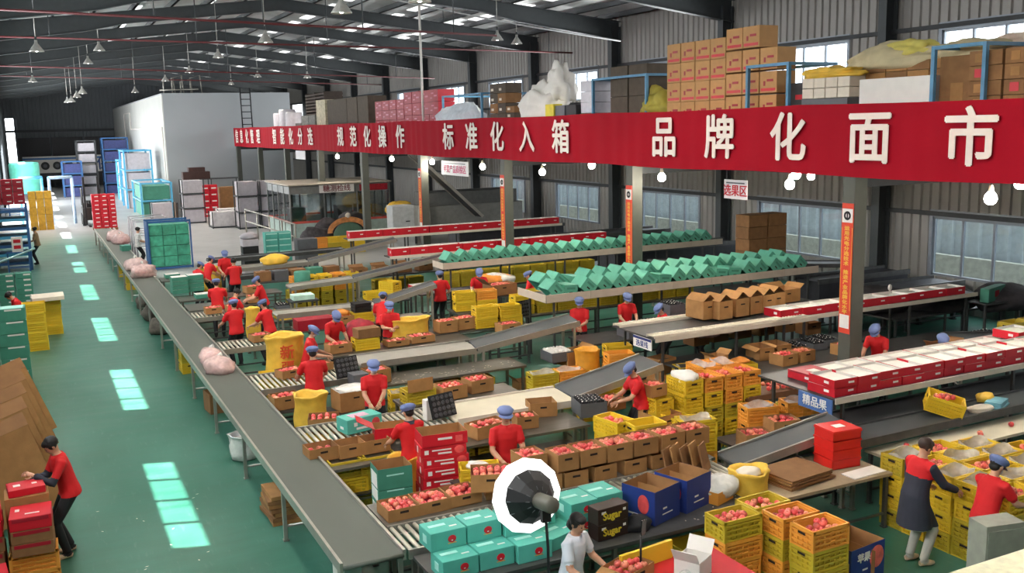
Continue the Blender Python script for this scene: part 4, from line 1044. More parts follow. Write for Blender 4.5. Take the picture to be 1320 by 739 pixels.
open_carton(4.05, 12.15, .677, .48, .4, .3, 'open teal carton with kraft inside on top of the pile by the long belt', -.06, TEALD, KRAFTIN, False, extra=[Part('print', panel_mesh(.24, .02, TEALL), (0, -.202, .2)), Part('print', panel_mesh(.28, .2, WHITEP), (-.242, 0, .12), (0, 0, math.radians(-90)))])
sack(4.38, 12.6, 0, .46, .42, .86, 'small bright yellow sack left of the red carton pile', seed=4)
for i, x in enumerate((3.75, 4.2)): crates(x, 13.3, 0, 'ggg' if i else 'gyg', 'standing under the second bench, '+('left' if i == 0 else 'right')+' pile', 1.57)
# teal gift boxes on the front table
def gift(x, y, z, lab, rz=0.0, w=.42, d=.33, h=.21):
    pr = [('f', w*.1, h*.52, .1, -.085, RED), ('f', w*.1, h*.45, .06, -.03, WHITEP), ('f', w*.1, h*.3, .1, .008, ORG), ('t', -.06, .02, .2, .06, TEALL), ('t', .1, -.06, .09, .025, WHITEP), ('l', 0, h*.5, .1, .09, TEALL)]
    return closed_box(x, y, z, w, d, h, TEAL, lab, rz, 'teal gift boxes on the front table', prints=pr, name='gift_box')
for i, (x, y, l, rz) in enumerate(((3.72, 9.2, 0, .03), (4.16, 9.22, 0, .02), (4.6, 9.16, 0, .0), (3.7, 9.48, 1, .03), (4.14, 9.5, 1, .03), (4.58, 9.44, 1, .0), (3.72, 9.05, -1, 0))):
    if l < 0: continue
    gift(x, y-.05, .75+l*.212, 'teal gift box with a small red apple picture, '+('bottom' if l == 0 else 'top')+' layer, '+NTH[i % 3]+' from the long belt', rz)
gift(5.05, 9.3, .75, 'flat teal gift box lying beside the woman in white', .3, .5, .38, .15)
gift(4.95, 9.66-.05, .905, 'teal gift box under the white studio light', -.2, .4, .3, .15)
for i, (x, y, l) in enumerate(((5.42, 9.5, 0), (5.42, 9.5, 1), (5.8, 9.55, 0), (5.8, 9.55, 1))):
    gift(x, y, .75+l*.2, 'long teal box, '+('bottom' if l == 0 else 'top')+', '+('left' if i < 2 else 'right')+' of the pair behind the black show carton', .06, .37, .42, .198)
# black show cartons
for l in range(2):
    t = closed_box(5.66, 9.14, .75+l*.192, .44, .2, .19, mat('black_brown_card', sr(44, 28, 24), .5), 'black carton with gold lettering, '+('upper' if l else 'lower')+' of two behind the woman in white', .1, 'black cartons with gold lettering', prints=[('f', -.14, .14, .06, .03, WHITEP), ('f', .16, .13, .04, .03, WHITEP)])
    lettering('lettering', 'Sugar', .12, mat('gold_letter', sr(220, 196, 60), .5), t, (-.02, -.104, .09), (math.radians(90), 0, 0), .003, 1)
# navy display cartons with an apple picture
def navy_box(x, y, z, rz, lab, w=.5, d=.5, h=.42, tilt=(0, 0)):
    ex = [Part('apple_print', (lambda: (lambda mb: (mb.ell((0, 0, 0), (.085, .003, .12), 16, 10), mb.mesh('apple_print', APPLE[0]))[1])(MB()))(), (-w/2-.003, -.08, h*.55), (0, 0, math.radians(90))),
          Part('print', panel_mesh(w*.4, .012, WHITEP), (0, -d/2-.002, h*.25)), Part('print', panel_mesh(w*.15, .02, WHITEP), (-.05, -d/2-.002, h*.42)), Part('print', panel_mesh(d*.5, .02, WHITEP), (-w/2-.002, .02, h*.2), (0, 0, math.radians(-90))),
          Part('divider', panel_mesh(w*.97, h*.8, KRAFT), (w*.1, 0, h*.45), (0, 0, math.radians(90)))]
    return open_carton(x, y, z, w, d, h, lab, rz, NAVY, KRAFTIN, False, extra=ex, group='navy display cartons', cat='box', rot=(tilt[0], tilt[1], rz))
navy_box(6.42, 9.38, .75, .32, 'open navy carton with a red apple picture, left of the pair on the front table')
navy_box(6.98, 9.5, .75, .3, 'open navy carton, right of the pair on the front table')
for bx, by, wh in ((6.42, 9.38, 'left'), (6.98, 9.5, 'right')): apples((bx, by), .3, .3, .85, .3, 'lying loose in the '+wh+' navy carton', (2, 2), True, skip=.3)
t = navy_box(8.45, 8.12, 0, .12, 'open navy carton with red fruit print standing on the floor by the orange crates', .62, .5, .5)
mb = MB(); mb.ell((0, 0, 0), (.13, .003, .14), 16, 10); obj('apple_print', mb.mesh('apple_print', APPLE[1]), t, (.16, -.254, .32)); lettering('lettering', '苹果', .12, WHITEP, t, (-.08, -.254, .36), (math.radians(90), 0, 0), .003)
# lined box, paper and black cloth on the front table
open_carton(7.42, 9.4, .75, .36, .3, .16, 'small orange lined carton at the right end of the front table', .35, ORG, WHITE, False)
tag(obj('plastic_bag', rock_mesh('plastic_bag', WFILM, (.25, .2, .24), 5), None, (7.5, 9.42, .79), .2), 'white plastic bag spilling from the small lined carton at the table end', 'bag')
tag(obj('black_cloth', rock_mesh('black_cloth', BLACKC, (.17, .14, .16), 8), None, (6.05, 9.12, .75)), 'crumpled black cloth lying beside the left navy carton', 'cloth')
scraps = MB()
for i in range(26):
    x, y = random.uniform(5.9, 7.7), random.uniform(8.9, 9.7); a = random.uniform(0, 3); c_, s_ = math.cos(a)*.02, math.sin(a)*.02
    scraps.add([(x+c_, y+s_, .753), (x-s_*.5, y+c_*.5, .755), (x-c_, y-s_, .753), (x+s_*.5, y-c_*.5, .756)], [(0, 1, 2, 3)])
for i in range(60):
    x, y = random.uniform(5.3, 8.5), random.uniform(17.0, 17.5); a = random.uniform(0, 3); c_, s_ = math.cos(a)*.03, math.sin(a)*.03
    scraps.add([(x+c_, y+s_, .723), (x-s_*.5, y+c_*.5, .725), (x-c_, y-s_, .723), (x+s_*.5, y-c_*.5, .726)], [(0, 1, 2, 3)])
for i in range(18):
    x, y = random.uniform(.1, 2.2), random.uniform(11.5, 15); a = random.uniform(0, 3); c_, s_ = math.cos(a)*.03, math.sin(a)*.03
    scraps.add([(x+c_, y+s_, .004), (x-s_*.4, y+c_*.4, .004), (x-c_, y-s_, .006), (x+s_*.4, y-c_*.4, .004)], [(0, 1, 2, 3)])
o = obj('paper_scraps', scraps.mesh('paper_scraps', PAPER)); o['kind'] = 'stuff'; tag(o, 'small pale paper scraps strewn on the steel tables and aisle floor', 'paper scraps')
# crates under and beside the front table
crates(6.75, 8.98, 0, 'gg', 'tucked under the right end of the front table', 1.57)
crates(6.95, 8.45, 0, 'goog', 'leftmost of the front crate piles', 1.57, 'a', True)
crates(7.5, 8.62, 0, 'gogg', 'rearmost of the three front crate piles', 1.6, 'a', True)
crates(7.56, 8.2, 0, 'gogo', 'middle of the three front crate piles', 1.58, 'a', True)
crates(7.62, 7.79, 0, 'gggo', 'front one of the three front crate piles', 1.6, 'a', True)
# leaning flat cardboard and yellow sack right of the front table
for i in range(5):
    t = thing('cardboard_sheet', 'folded kraft carton leaning upright behind the navy cartons, '+NTH[i]+' from the left', 'cardboard', (7.36+i*.13, 10.25-.02*i, .8), (math.radians(-14), random.uniform(-.05, .05), .5+i*.03), 'folded cartons leaning upright')
    mb = MB(); mb.b2(-.13, .13, -.012, .012, 0, .38+.03*(i % 2)); obj('sheet', mb.mesh('sheet', KRAFT if i % 2 else KRAFTD), t)
    mb = MB(); mb.b2(-.13, .13, -.018, -.013, .0, .1); obj('fold', mb.mesh('fold', KRAFTD), t)
sack(8.0, 9.45, 0, .52, .48, 1.02, 'open yellow sack standing right of the navy cartons', seed=2)
tag(obj('sack_liner', rock_mesh('sack_liner', PAPER, (.17, .15, .1), 9), None, (8.0, 9.45, .95)), 'crumpled paper in the mouth of the open yellow sack', 'paper')
# flat cardboard pile and red crates on the low table
for i in range(7):
    mb = MB(); mb.box((0, 0, .008), (.78, .62, .016)); mb.box((0, -.3, .018), (.5, .02, .003))
    tag(obj('flat_carton', mb.mesh('flat_carton', KRAFT if i % 2 else KRAFTD), None, (8.72+random.uniform(-.03, .03), 9.4+random.uniform(-.02, .02), .78+i*.02), .12+random.uniform(-.05, .05)), 'flat folded kraft sheet, '+('topmost' if i == 6 else ORD[i]+' from the bottom')+' on the low table by the red crates', 'cardboard', 'flat cartons on the low table')
def red_crate(i):
    mb = MB(); w, d, h = .46, .4, .13
    for s in (-1, 1): mb.box((s*(w/2-.006), 0, h/2), (.012, d, h)); mb.box((0, s*(d/2-.006), h/2), (w, .012, h)); mb.box((s*(w/2-.002), 0, h-.012), (.022, d+.02, .024)); mb.box((0, s*(d/2-.002), h-.012), (w+.02, .022, .024))
    mb.b2(-w/2, w/2, -d/2, d/2, 0, .01); return mb.mesh('tub', mat('red_plastic', sr(226, 36, 30), .4, var=.05))
rc = red_crate(0)
for i in range(4):
    spawn('red_tub', [Part('body', rc)] + ([Part('lid', closed_box_mesh(.47, .41, .02, mat('red_plastic', sr(226, 36, 30), .4)), (0, 0, .125), kids=[Part('label', panel_mesh(.16, .12, WHITEP), (0, 0, .022), (math.radians(90), 0, 0))])] if i == 3 else []), 'bright red plastic tub, '+('topmost with a white label' if i == 3 else ORD[i]+' from the bottom')+' on the low table', 'tub', (9.62+random.uniform(-.01, .01), 9.55, .78+i*.132), -.1+random.uniform(-.03, .03), 'red tubs on the low table')
mb = MB(); mb.b2(-.3, .3, -.12, .12, 0, .012); tag(obj('white_board', mb.mesh('white_board', WHITE), None, (9.66, 9.1, .782), .05), 'white sheet lying at the front of the low table beside the red tubs', 'sheet')
# crate block at right
cols = ['gyyg', 'ygyy', 'gyyy', 'ggyy', 'gygy', 'gyyy']
for j in range(5):
    crates(10.28, 8.95-.39*j, 0, cols[j], 'beside the long coat woman, '+NTH[j]+' from the back', 1.57, ('l' if j in (0, 2, 3) else 'a'), True)
for j in range(5):
    crates(10.86, 8.95-.39*j, .502, 'gy', 'right block middle row, '+NTH[j]+' from the back', 1.57, 'l' if j % 2 else 'a', True)
for j in range(4):
    crates(11.44, 8.8-.39*j, .502, 'gy', 'right block far row, '+NTH[j]+' from the back', 1.57, 'l', True)
for j in range(5):
    for x in (10.86, 11.44):
        crates(x, (8.95 if x < 11 else 8.8)-.39*j, 0, 'gg', 'right block base, '+('middle' if x < 11 else 'far')+' row, '+NTH[j]+' from the back', 1.57)
crates(12.35, 8.75, .3, 'gy', 'at the right edge beside the cream bench', 1.57, 'a', True)
steel_table(12.0, 12.7, 8.5, 9.0, .3, 'low stand under the crate pair at the right edge', STEELD, STEELD)
# tilted crate with apples on the dark belt, little things around it
cr = crate('yellow', 12.1, 9.92, 1.05, .5, 'yellow crate of apples tilted on the dark belt under the red trays', rot=(.28, -.12, .75))
apples((12.1, 9.88), .22, .3, 1.27, .75, 'in the tilted yellow crate under the red trays', (3, 4), True, skip=.2)
mb = MB(); mb.b2(-.22, .22, -.14, .14, 0, .02); mb.b2(-.2, .2, -.12, .12, .02, .09); tag(obj('blue_tray', mb.mesh('blue_tray', mat('pale_blue_plastic', sr(120, 180, 196), .5)), None, (13.2, 9.82, 1.0), .4), 'pale blue plastic tray on the dark belt right of the tilted crate', 'tray')
tag(obj('paper_heap', rock_mesh('paper_heap', PAPER, (.24, .14, .08), 12), None, (12.8, 9.78, .99)), 'heap of white papers between the tilted crate and the blue tray', 'paper')
tag(obj('yellow_bag', rock_mesh('yellow_bag', SACKY, (.16, .12, .14), 13), None, (13.2, 10.02, 1.02)), 'small yellow bag lying behind the pale blue tray', 'bag')
for i, (x, y) in enumerate(((10.9, 9.5), (12.2, 9.3), (12.26, 9.36), (13.0, 9.4))):
    tag(obj('apple', AP[i % 3], None, (x, y, .842), (0, .3, i)), ['single apple lying on the left part of the cream bench', 'left apple of the pair on the cream bench', 'right apple of the pair on the cream bench', 'single apple toward the right of the cream bench'][i], 'apple')
# woman's box table with red cloth, phone on a tripod, studio light
steel_table(4.9, 6.3, 7.3, 8.05, .9, 'small demonstration table with red cloth in front of the woman in white', RED, STEELD)
t = open_carton(5.1, 7.86, .9, .44, .34, .15, 'open kraft carton of apples in front of the woman in white', .35, flaps='l', fl=.2, fang=-25)
apples((5.1, 7.86), .38, .28, 1.015, .35, 'in rows in the carton before the woman in white', (4, 3), True, jitter=.004)
mb = MB(); mb.b2(-.35, .35, -.02, .02, 0, .2); tag(obj('yellow_board', mb.mesh('yellow_board', YEL), None, (5.42, 8.0, .9), .12), 'yellow board standing at the back of the demonstration table', 'board')
open_carton(5.72, 7.6, .9, .3, .28, .2, 'white open carton at the right end of the demonstration table', .5, WHITE, WHITE, False, 'lr', fl=.15, fang=60)
tag(obj('hand_held_bag', rock_mesh('hand_held_bag', WFILM, (.14, .1, .1), 21), None, (5.55, 7.5, .9)), 'small white plastic bag on the red cloth of the demonstration table', 'bag')
t = thing('phone_tripod', 'black smartphone on a thin stand above the red cloth', 'phone stand', (5.28, 7.65, .9))
q = S(826, 682, 1.4)
t.location = (q.x, q.y, .9)
mb = MB(); mb.tube([(0, 0, 0), (0, 0, .42)], .012, 8); obj('pole', mb.mesh('pole', BLACKP), t)
mb = MB(); mb.lathe([(.001, .02), (.09, .015), (.1, 0)], 14); obj('base', mb.mesh('base', BLACKP), t)
mb = MB(); mb.box((0, 0, .5), (.075, .012, .16)); obj('phone', mb.mesh('phone', mat('phone_black', sr(20, 20, 24), .2)), t, (0, 0, 0), (0, .1, .4))
def studio_light():
    c = S(679, 639, 1.62); t = thing('studio_light', 'studio light with round white reflector and black back on a black stand', 'studio light', (c.x, c.y, 0))
    d = (O0-c).normalized()
    fwd = (d+RT*.5-UP*.2).normalized()       # the back of the lamp looks up to the camera and to the right
    Mx = Matrix.Translation((0, 0, c.z)) @ rot_to(fwd).to_4x4()
    mb = MB(); mb.lathe([(.40, -.02), (.405, 0), (.40, .02), (.3, .05), (.2, .08)], 12, smooth=False, M=Mx)
    mb.lathe([(.40, -.02), (.25, -.1), (.001, -.13)], 12, smooth=False, M=Mx)
    obj('white_reflector', mb.mesh('white_reflector', mat('glowing_diffuser', sr(250, 250, 250), .7, var=.01, emit=(1, .99, .97), estr=1.3)), t)
    mb = MB(); mb.lathe([(.285, .06), (.29, .08), (.2, .2), (.11, .27), (.07, .29)], 12, smooth=False, M=Mx); bk = obj('black_back', mb.mesh('black_back', BLACKP), t)
    for k in range(12):
        a = 2*math.pi*k/12; mb = MB(); mb.tube([(.288*math.cos(a), .288*math.sin(a), .085), (.11*math.cos(a), .11*math.sin(a), .272)], .006, 5, M=Mx); obj('rib', mb.mesh('rib', GREYP), bk)
    mb = MB(); mb.lathe([(.07, .25), (.085, .27), (.085, .56), (.07, .58), (.001, .58)], 14, M=Mx); obj('lamp_head', mb.mesh('lamp_head', mat('lamp_head_grey', sr(96, 94, 84), .45)), t)
    e = Mx @ Vector((0, 0, .42))
    mb = MB(); mb.tube([e, (e.x, e.y, e.z-.18), (e.x+.02, e.y, 1.2), (e.x+.02, e.y, .12)], .016, 8); obj('stand_pole', mb.mesh('stand_pole', BLACKP), t)
    for k in range(3):
        a = 2*math.pi*k/3; mb = MB(); mb.tube([(e.x+.02, e.y, .55), (e.x+.02+.42*math.cos(a), e.y+.42*math.sin(a), .02)], .011, 6); obj('stand_leg', mb.mesh('stand_leg', BLACKP), t)
    mb = MB(); mb.box((e.x, e.y, e.z-.12), (.1, .05, .16)); obj('bracket', mb.mesh('bracket', BLACKP), t)
studio_light()
# grey cabinet and white table corner at lower right
t = thing('grey_cabinet', 'grey sheet steel cabinet behind the white table corner at lower right', 'cabinet', (9.0, 6.6, 0), -.22)
mb = MB(); mb.b2(-.24, .24, -.14, .14, 0, 1.18); obj('body', mb.mesh('body', mat('cabinet_grey', sr(160, 162, 148), .55)), t)
mb = MB(); mb.b2(-.22, .22, -.15, -.14, .03, 1.12); dd = obj('door', mb.mesh('door', mat('cabinet_door', sr(150, 152, 140), .55)), t); mb = MB(); mb.b2(.16, .19, -.165, -.15, .6, .7); obj('handle', mb.mesh('handle', ALU), dd)
p = S(1275, 739, 1.35); steel_table(7.1, 9.6, 4.6, 5.82, 1.3, 'white speckled table corner at the lower right edge', mat('speckled_white_top', sr(236, 230, 196), .5, var=.12, scale=12), STEELD)
# ================================================================== WORK AREA, MIDDLE AND FAR
def at(px, py, z, dy=0.0):
    p = S(px, py, z); return p.x, p.y+dy
# second line: cartons on the side bench and rollers
for i, (px, py, n) in enumerate(((418, 595, 3), (455, 590, 0), (487, 584, 0))):
    x, y = at(px, py, .74, .17)
    if i == 0: apple_carton(x, y, .74, 'kraft carton with a few apples at the long belt end of the second bench', .05, .44, .34, .2, (3, 2), where='in the carton at the belt end of the second bench', level=.1)
    else: open_carton(x, y, .74, .40, .34, .2, 'kraft carton on the second bench, '+('behind the red carton flap' if i == 1 else 'beside the worker with the navy collar'), .03, group='cartons on the second bench')
t = open_carton(4.55, 13.62, .86, .5, .36, .18, 'kraft carton with a red printed outside propped open on the second bench', -.2, RED, KRAFT, False, 'l', fl=.3, fang=30)
x, y = at(398, 555, .8, .1)
apple_carton(3.95, 15.2, .6, 'kraft apple carton beside the yellow sack on the second roller line', -.3, .5, .4, .26, (4, 3), where='in the carton beside the tall yellow sack', near=False)
t = closed_box(4.28, 14.3, .83, .62, .34, .23, TEAL, 'teal printed fruit carton riding on the second roller conveyor', .22, prints=[('f', .2, .11, .15, -.16, APPLE[0]), ('f', -.05, .07, .2, .035, WHITEP), ('f', -.16, .14, .06, .06, WHITEP), ('t', -.02, 0, .3, .2, mat('pale_pink_print', sr(220, 170, 190), .6)), ('l', 0, .08, .1, .04, WHITEP)])
for i, (px, py) in enumerate(((528, 505), (562, 503))): pass
x, y = at(528, 525, .8, .2)
apple_carton(6.35, 15.55, .74, 'kraft apple carton left of the pair behind the cream belt', .1, .48, .4, .24, (4, 3), where='in the left carton behind the cream belt', near=False)
apple_carton(6.95, 15.7, .74, 'kraft apple carton right of the pair behind the cream belt', .1, .46, .4, .24, (4, 3), where='in the right carton behind the cream belt', near=False)
steel_table(5.4, 7.6, 15.3, 15.95, .73, 'narrow bench behind the cream belt carrying two apple cartons', STEEL)
crates(5.75, 15.6, .73, 'g', 'below the kraft lid on the bench behind the cream belt', 1.57)
mb = MB(); mb.b2(-.24, .24, -.01, .01, 0, .22); tag(obj('kraft_sheet', mb.mesh('kraft_sheet', KRAFT), None, (5.72, 15.36, .98), .1), 'upright kraft lid on the yellow crate behind the cream belt', 'cardboard')
# black fruit tray pads
def tray_pad(x, y, z, lab, rot, n=(5, 4), w=.46, d=.38):
    t = thing('fruit_tray', lab, 'tray', (x, y, z), rot, 'black moulded fruit trays')
    mb = MB(); mb.box((0, 0, .0), (w, d, .02)); mb.box((0, 0, -.02), (w*1.03, d*1.03, .02)); obj('tray', mb.mesh('tray', BLACKP), t)
    mb = MB()
    for i in range(n[0]):
        for j in range(n[1]): mb.lathe([(.034, .0), (.038, .012), (.025, .014), (.001, .006)], 8, ((i-(n[0]-1)/2)*w/n[0]*.95, (j-(n[1]-1)/2)*d/n[1]*.95, .01))
    o = obj('cups', mb.mesh('cups', mat('dark_cup', sr(70, 70, 74), .3)), t); o['kind'] = 'stuff'
    return t
tray_pad(5.62, 14.1, 1.06, 'black moulded fruit tray leaning upright on the rollers behind the navy collared worker', (1.25, 0, .25))
tray_pad(4.98, 17.25, 1.1, 'black moulded fruit tray leaning beside the capped workers on the third line', (1.25, 0, .2))
t = closed_box(5.55, 14.24, .83, .44, .12, .34, WHITE, 'white carton behind the leaning black fruit tray', .25)
tag(obj('plastic_bag', rock_mesh('plastic_bag', WFILM, (.26, .3, .42), 31), None, (5.28, 13.2, .6)), 'large white plastic bag hanging right of the navy collared worker', 'bag')
# cartons right of worker, between lines
apple_carton(6.05, 13.35, .72, 'long kraft carton of apples behind the red carton pile', .2, .62, .36, .2, (4, 3), where='in the long carton behind the red pile', near=False)
apple_carton(6.75, 13.4, .72, 'kraft carton beside loose apples on the second bench', -.15, .36, .3, .2, (3, 3), where='in the carton beside the loose apples', near=False)
for i, (px, py) in enumerate(((666, 545), (673, 545))):
    x, y = at(px, py, .76); tag(obj('apple', AP[i], None, (x, y, .762), (0, 0, i)), ('left' if i == 0 else 'right')+' one of two loose apples at the edge of the second bench', 'apple')
t = open_carton(7.35, 13.35, .72, .46, .36, .24, 'large empty kraft carton on the right part of the second bench', -.25)
x, y = at(705, 538, .72, .2); t.location = (x, y, .72)
# dark bottle tray with netted caps
def net_tray(x, y, z, lab, w=.5, d=.4, h=.2, m=None, top=None, n=(6, 5), rz=0.0, capm=None):
    t = thing('bottle_tray', lab, 'tray', (x, y, z), rz, 'grey trays of capped cushioning nets')
    obj('body', open_box_mesh(w, d, h, m or GREYP, GREYP), t)
    mb = MB()
    for i in range(n[0]):
        for j in range(n[1]): mb.lathe([(.028, 0), (.034, .08), (.03, .1), (.001, .108)], 7, ((i-(n[0]-1)/2)*w*.9/n[0]+random.uniform(-.01, .01), (j-(n[1]-1)/2)*d*.9/n[1]+random.uniform(-.01, .01), h-.07))
    o = obj('net_caps', mb.mesh('net_caps', capm or BLACKP), t); o['kind'] = 'stuff'
    mb = MB()
    for i in range(n[0]):
        for j in range(n[1]): mb.ell(((i-(n[0]-1)/2)*w*.9/n[0]+random.uniform(-.01, .01), (j-(n[1]-1)/2)*d*.9/n[1]-.012, h+.028), (.014, .01, .012), 6, 4)
    o = obj('white_tips', mb.mesh('white_tips', WHITE), t); o['kind'] = 'stuff'
    return t
net_tray(8.0, 13.5, .72, 'grey tray of black nets with white tips beside the empty kraft carton', .46, .5, .24, rz=-.2)
apple_carton(8.45, 13.55, .72, 'kraft carton the stooping worker is filling with apples', .1, .4, .34, .2, (3, 3), where='in the carton under the stooping worker hands', near=False)
crates(7.75, 12.3, 0, 'yyyy', 'left of the two front piles below the stooping worker', .2, 'a', False)
crates(8.05, 11.9, 0, 'yyyy', 'right of the two front piles below the stooping worker', 1.5)
open_carton(8.9, 12.75, .5, .5, .5, .3, 'plain kraft carton behind the stooping worker', .1)
steel_table(8.6, 9.2, 12.45, 13.05, .49, 'low stand under the kraft carton behind the stooping worker', STEELD, STEELD)
# the big crate wall
crates(9.12, 12.55, 0, 'yyy', 'front left pile of the big crate wall', .05, 'a')
crates(9.0, 13.05, 0, 'yyyy', 'back left pile of the big crate wall', .05)
for i, (x, cc) in enumerate(((9.55, 'googy'), (9.96, 'gggyo'), (10.37, 'gygoo'), (10.78, 'oggyo'))):
    crates(x, 12.95, 0, cc.replace('Y', 'y') if i else 'goyyy', NTH[i]+' column from the left of the big crate wall', 0, 'a' if i else 'l')
    if i > 1: crates(x, 13.52, 0, 'ggggo', NTH[i]+' rear column of the big crate wall', 0, 'l')
tag(obj('white_foam', rock_mesh('white_foam', WHITE, (.19, .26, .16), 41), None, (9.55, 12.95, 1.2)), 'heap of white foam nets on the left column of the big crate wall', 'foam nets')
apple_carton(8.98, 13.05, 1.005, 'torn kraft carton of nets on the back left pile of the crate wall', .1, .34, .3, .2, (3, 3), near=False, where='in the torn carton on the crate wall')
# right of the wall
crates(8.72, 11.55, .3, 'oyy', 'single yellow pile at the right end of the upper apple row', 1.4, 'l')
steel_table(8.45, 9.1, 11.3, 11.8, .3, 'low stand under the yellow pile at the right end of the apple row', STEELD, STEELD)
crates(10.2, 11.85, .45, 'oo', 'orange pair right of the big crate wall', 1.35, 'l')
steel_table(9.5, 11.2, 11.2, 12.1, .44, 'low bench right of the crate wall holding orange crates and apple cartons', STEELD, STEELD)
apple_carton(9.75, 11.4, .45, 'kraft apple carton, lower left of the pair in front of the orange crates', -.25, .46, .38, .26, (4, 3), where='in the lower left carton by the orange crates')
apple_carton(10.25, 11.35, .62, 'kraft apple carton, raised right of the pair in front of the orange crates', -.25, .46, .38, .24, (4, 3), where='in the raised right carton by the orange crates')
open_carton(10.25, 11.35, .45, .44, .36, .168, 'kraft carton propping the raised apple carton by the orange crates', -.25)
crates(10.95, 11.75, .45, 'go', 'orange lattice crate next to the front red tray shelf', 1.3, 'l')
crates(11.25, 12.2, 0, 'ggg', 'under the left end of the front red tray shelf', 1.57, 'l')
sack(11.0, 13.1, .4, .42, .4, .52, 'white sack of apples right of the big crate wall', WHITE, 6, cat='sack')
apples((11.0, 13.1), .28, .28, .92, 0, 'in the white sack right of the crate wall', (4, 4), False)
for i in range(13):
    apples((11.3+i*.34, 12.9), .3, .4, .84, 0, 'loose on the low bench by the nearest column', (3, 3), False, skip=.3)
# under the kraft shelf
for i, (px, py) in enumerate(((988, 463), (1010, 459))):
    x, y = at(px, py, .74, .2); open_carton(x, y, .72, .34, .5, .26, 'open kraft carton, '+('left' if i == 0 else 'right')+' of the pair under the kraft shelf', -.1, flaps='lr', fl=.12, fang=-30)
for i, (px, py) in enumerate(((1035, 455), (1058, 450), (1072, 445))):
    x, y = at(px, py, .74, .25); net_tray(x, y, .72, 'flat black fruit tray, '+NTH[i]+' from the left under the red row by the nearest column', .36, .55, .14, GREYP, rz=-.1, n=(3, 5))
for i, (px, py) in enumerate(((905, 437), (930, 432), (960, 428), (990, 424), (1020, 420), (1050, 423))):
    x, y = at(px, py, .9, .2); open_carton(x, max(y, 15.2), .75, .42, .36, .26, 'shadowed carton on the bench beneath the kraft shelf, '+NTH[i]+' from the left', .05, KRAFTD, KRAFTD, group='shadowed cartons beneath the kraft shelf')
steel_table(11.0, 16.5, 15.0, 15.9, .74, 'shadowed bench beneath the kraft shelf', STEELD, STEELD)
for i, (px, py) in enumerate(((912, 432), (935, 427))):
    x, y = at(px, py, 1.05); tag(obj('plastic_bag', rock_mesh('plastic_bag', PINKF, (.3, .12, .1), 50+i), None, (x, max(15.2, y), 1.01)), 'flat pink bag of apples under the kraft shelf, '+('left' if i == 0 else 'right')+' one', 'bag')
# centre jumble between lines two and three
crates(8.55, 16.2, 0, 'ggg', 'left pile of the pair in front of the bare table', 1.5, 'l')
crates(9.12, 16.15, 0, 'goo', 'right pile of the pair in front of the bare table', 1.5, 'l')
crates(9.05, 15.2-.0, .0, 'yyy', 'left pile beside the dark incline in the middle', 1.35, 'a')
crates(9.65, 15.65, .25, 'yy', 'right pile beside the dark incline in the middle', 1.4, 'a')
steel_table(9.3, 10.0, 15.4, 15.95, .25, 'low stand under the right crate pair beside the middle incline', STEELD, STEELD)
sack(9.75, 16.5, .3, .5, .46, .7, 'orange yellow sack of netting among the centre crates', mat('orange_sack', sr(236, 164, 48), .6, var=.2, scale=4, bump=.5, bscale=9), 7)
crates(10.15, 15.95, .25, 'goo', 'tall orange lattice pile among the centre cartons', 1.35)
crates(10.5, 16.55, .75, 'y', 'large yellow crate set high among the centre cartons', 1.3)
open_carton(10.5, 16.5, .45, .56, .42, .28, 'kraft carton carrying the high yellow crate', .1)
open_carton(9.7, 17.0, .6, .55, .42, .3, 'wide kraft carton behind the orange yellow sack', .1, flaps='r')
open_carton(11.1, 15.85, .5, .45, .4, .3, 'kraft carton with a long flap right of the lattice pile', .2, flaps='l', fl=.32, fang=-20)
open_carton(11.5, 14.6, .85, .34, .3, .2, 'small kraft carton at the top of the middle incline', .2, flaps='lr')
crates(11.3, 15.2, .25, 'gy', 'white lined pile left of the kraft shelf', 1.4, 'l')
crates(12.0, 14.5, .35, 'gy', 'yellow pile with orange nets left of the shelf plate', 1.4)
tag(obj('orange_nets', rock_mesh('orange_nets', mat('orange_net', sr(236, 150, 60), .7), (.2, .15, .1), 44), None, (12.0, 14.5, .85)), 'orange nets heaped on the pile left of the shelf plate', 'nets')
steel_table(9.2, 11.4, 16.25, 17.05, .3, 'low platform under the centre jumble of cartons', STEELD, STEELD)
net_tray(9.35, 17.05, .72, 'grey tray of white netted fruit in front of the dark incline', .5, .5, .2, n=(6, 6), capm=WHITE)
for i, (px, py) in enumerate(((784, 410), (750, 404))):
    x, y = at(px, py, .8, .2); net_tray(x, 17.95, .78, 'dark tray of bottles with white tips, '+('right' if i == 0 else 'left')+' of the two below the front teal shelf', .62, .55, .26, n=(7, 6))
net_tray(11.75, 17.9, .78, 'dark tray of bottles next to the worker under the front teal shelf', .5, .5, .24, n=(6, 5))
for i in range(3): net_tray(12.95, 18.1, .78+i*.2, 'grey bottle crate, '+ORD[i]+' in the pile between the two right workers', .42, .5, .195, n=(4, 5))
crates(13.9, 18.05, .78, 'yg', 'dim pile under the front teal shelf behind the kraft cartons', 0)
for i in range(9): crates(10.9+i*.62, 21.7, .75, 'gg' if i % 3 else 'gy', 'dim pile behind the front teal shelf, '+NTH[i]+' from the left', 1.57)
for i in range(9): crates(11.2+i*.6, 27.2, .6, 'gg', 'dim pile below the rear teal shelf, '+NTH[i]+' from the left', 1.57)
steel_table(10.9, 16.6, 26.9, 27.5, .6, 'dim bench below the rear teal shelf', STEELD, STEELD)
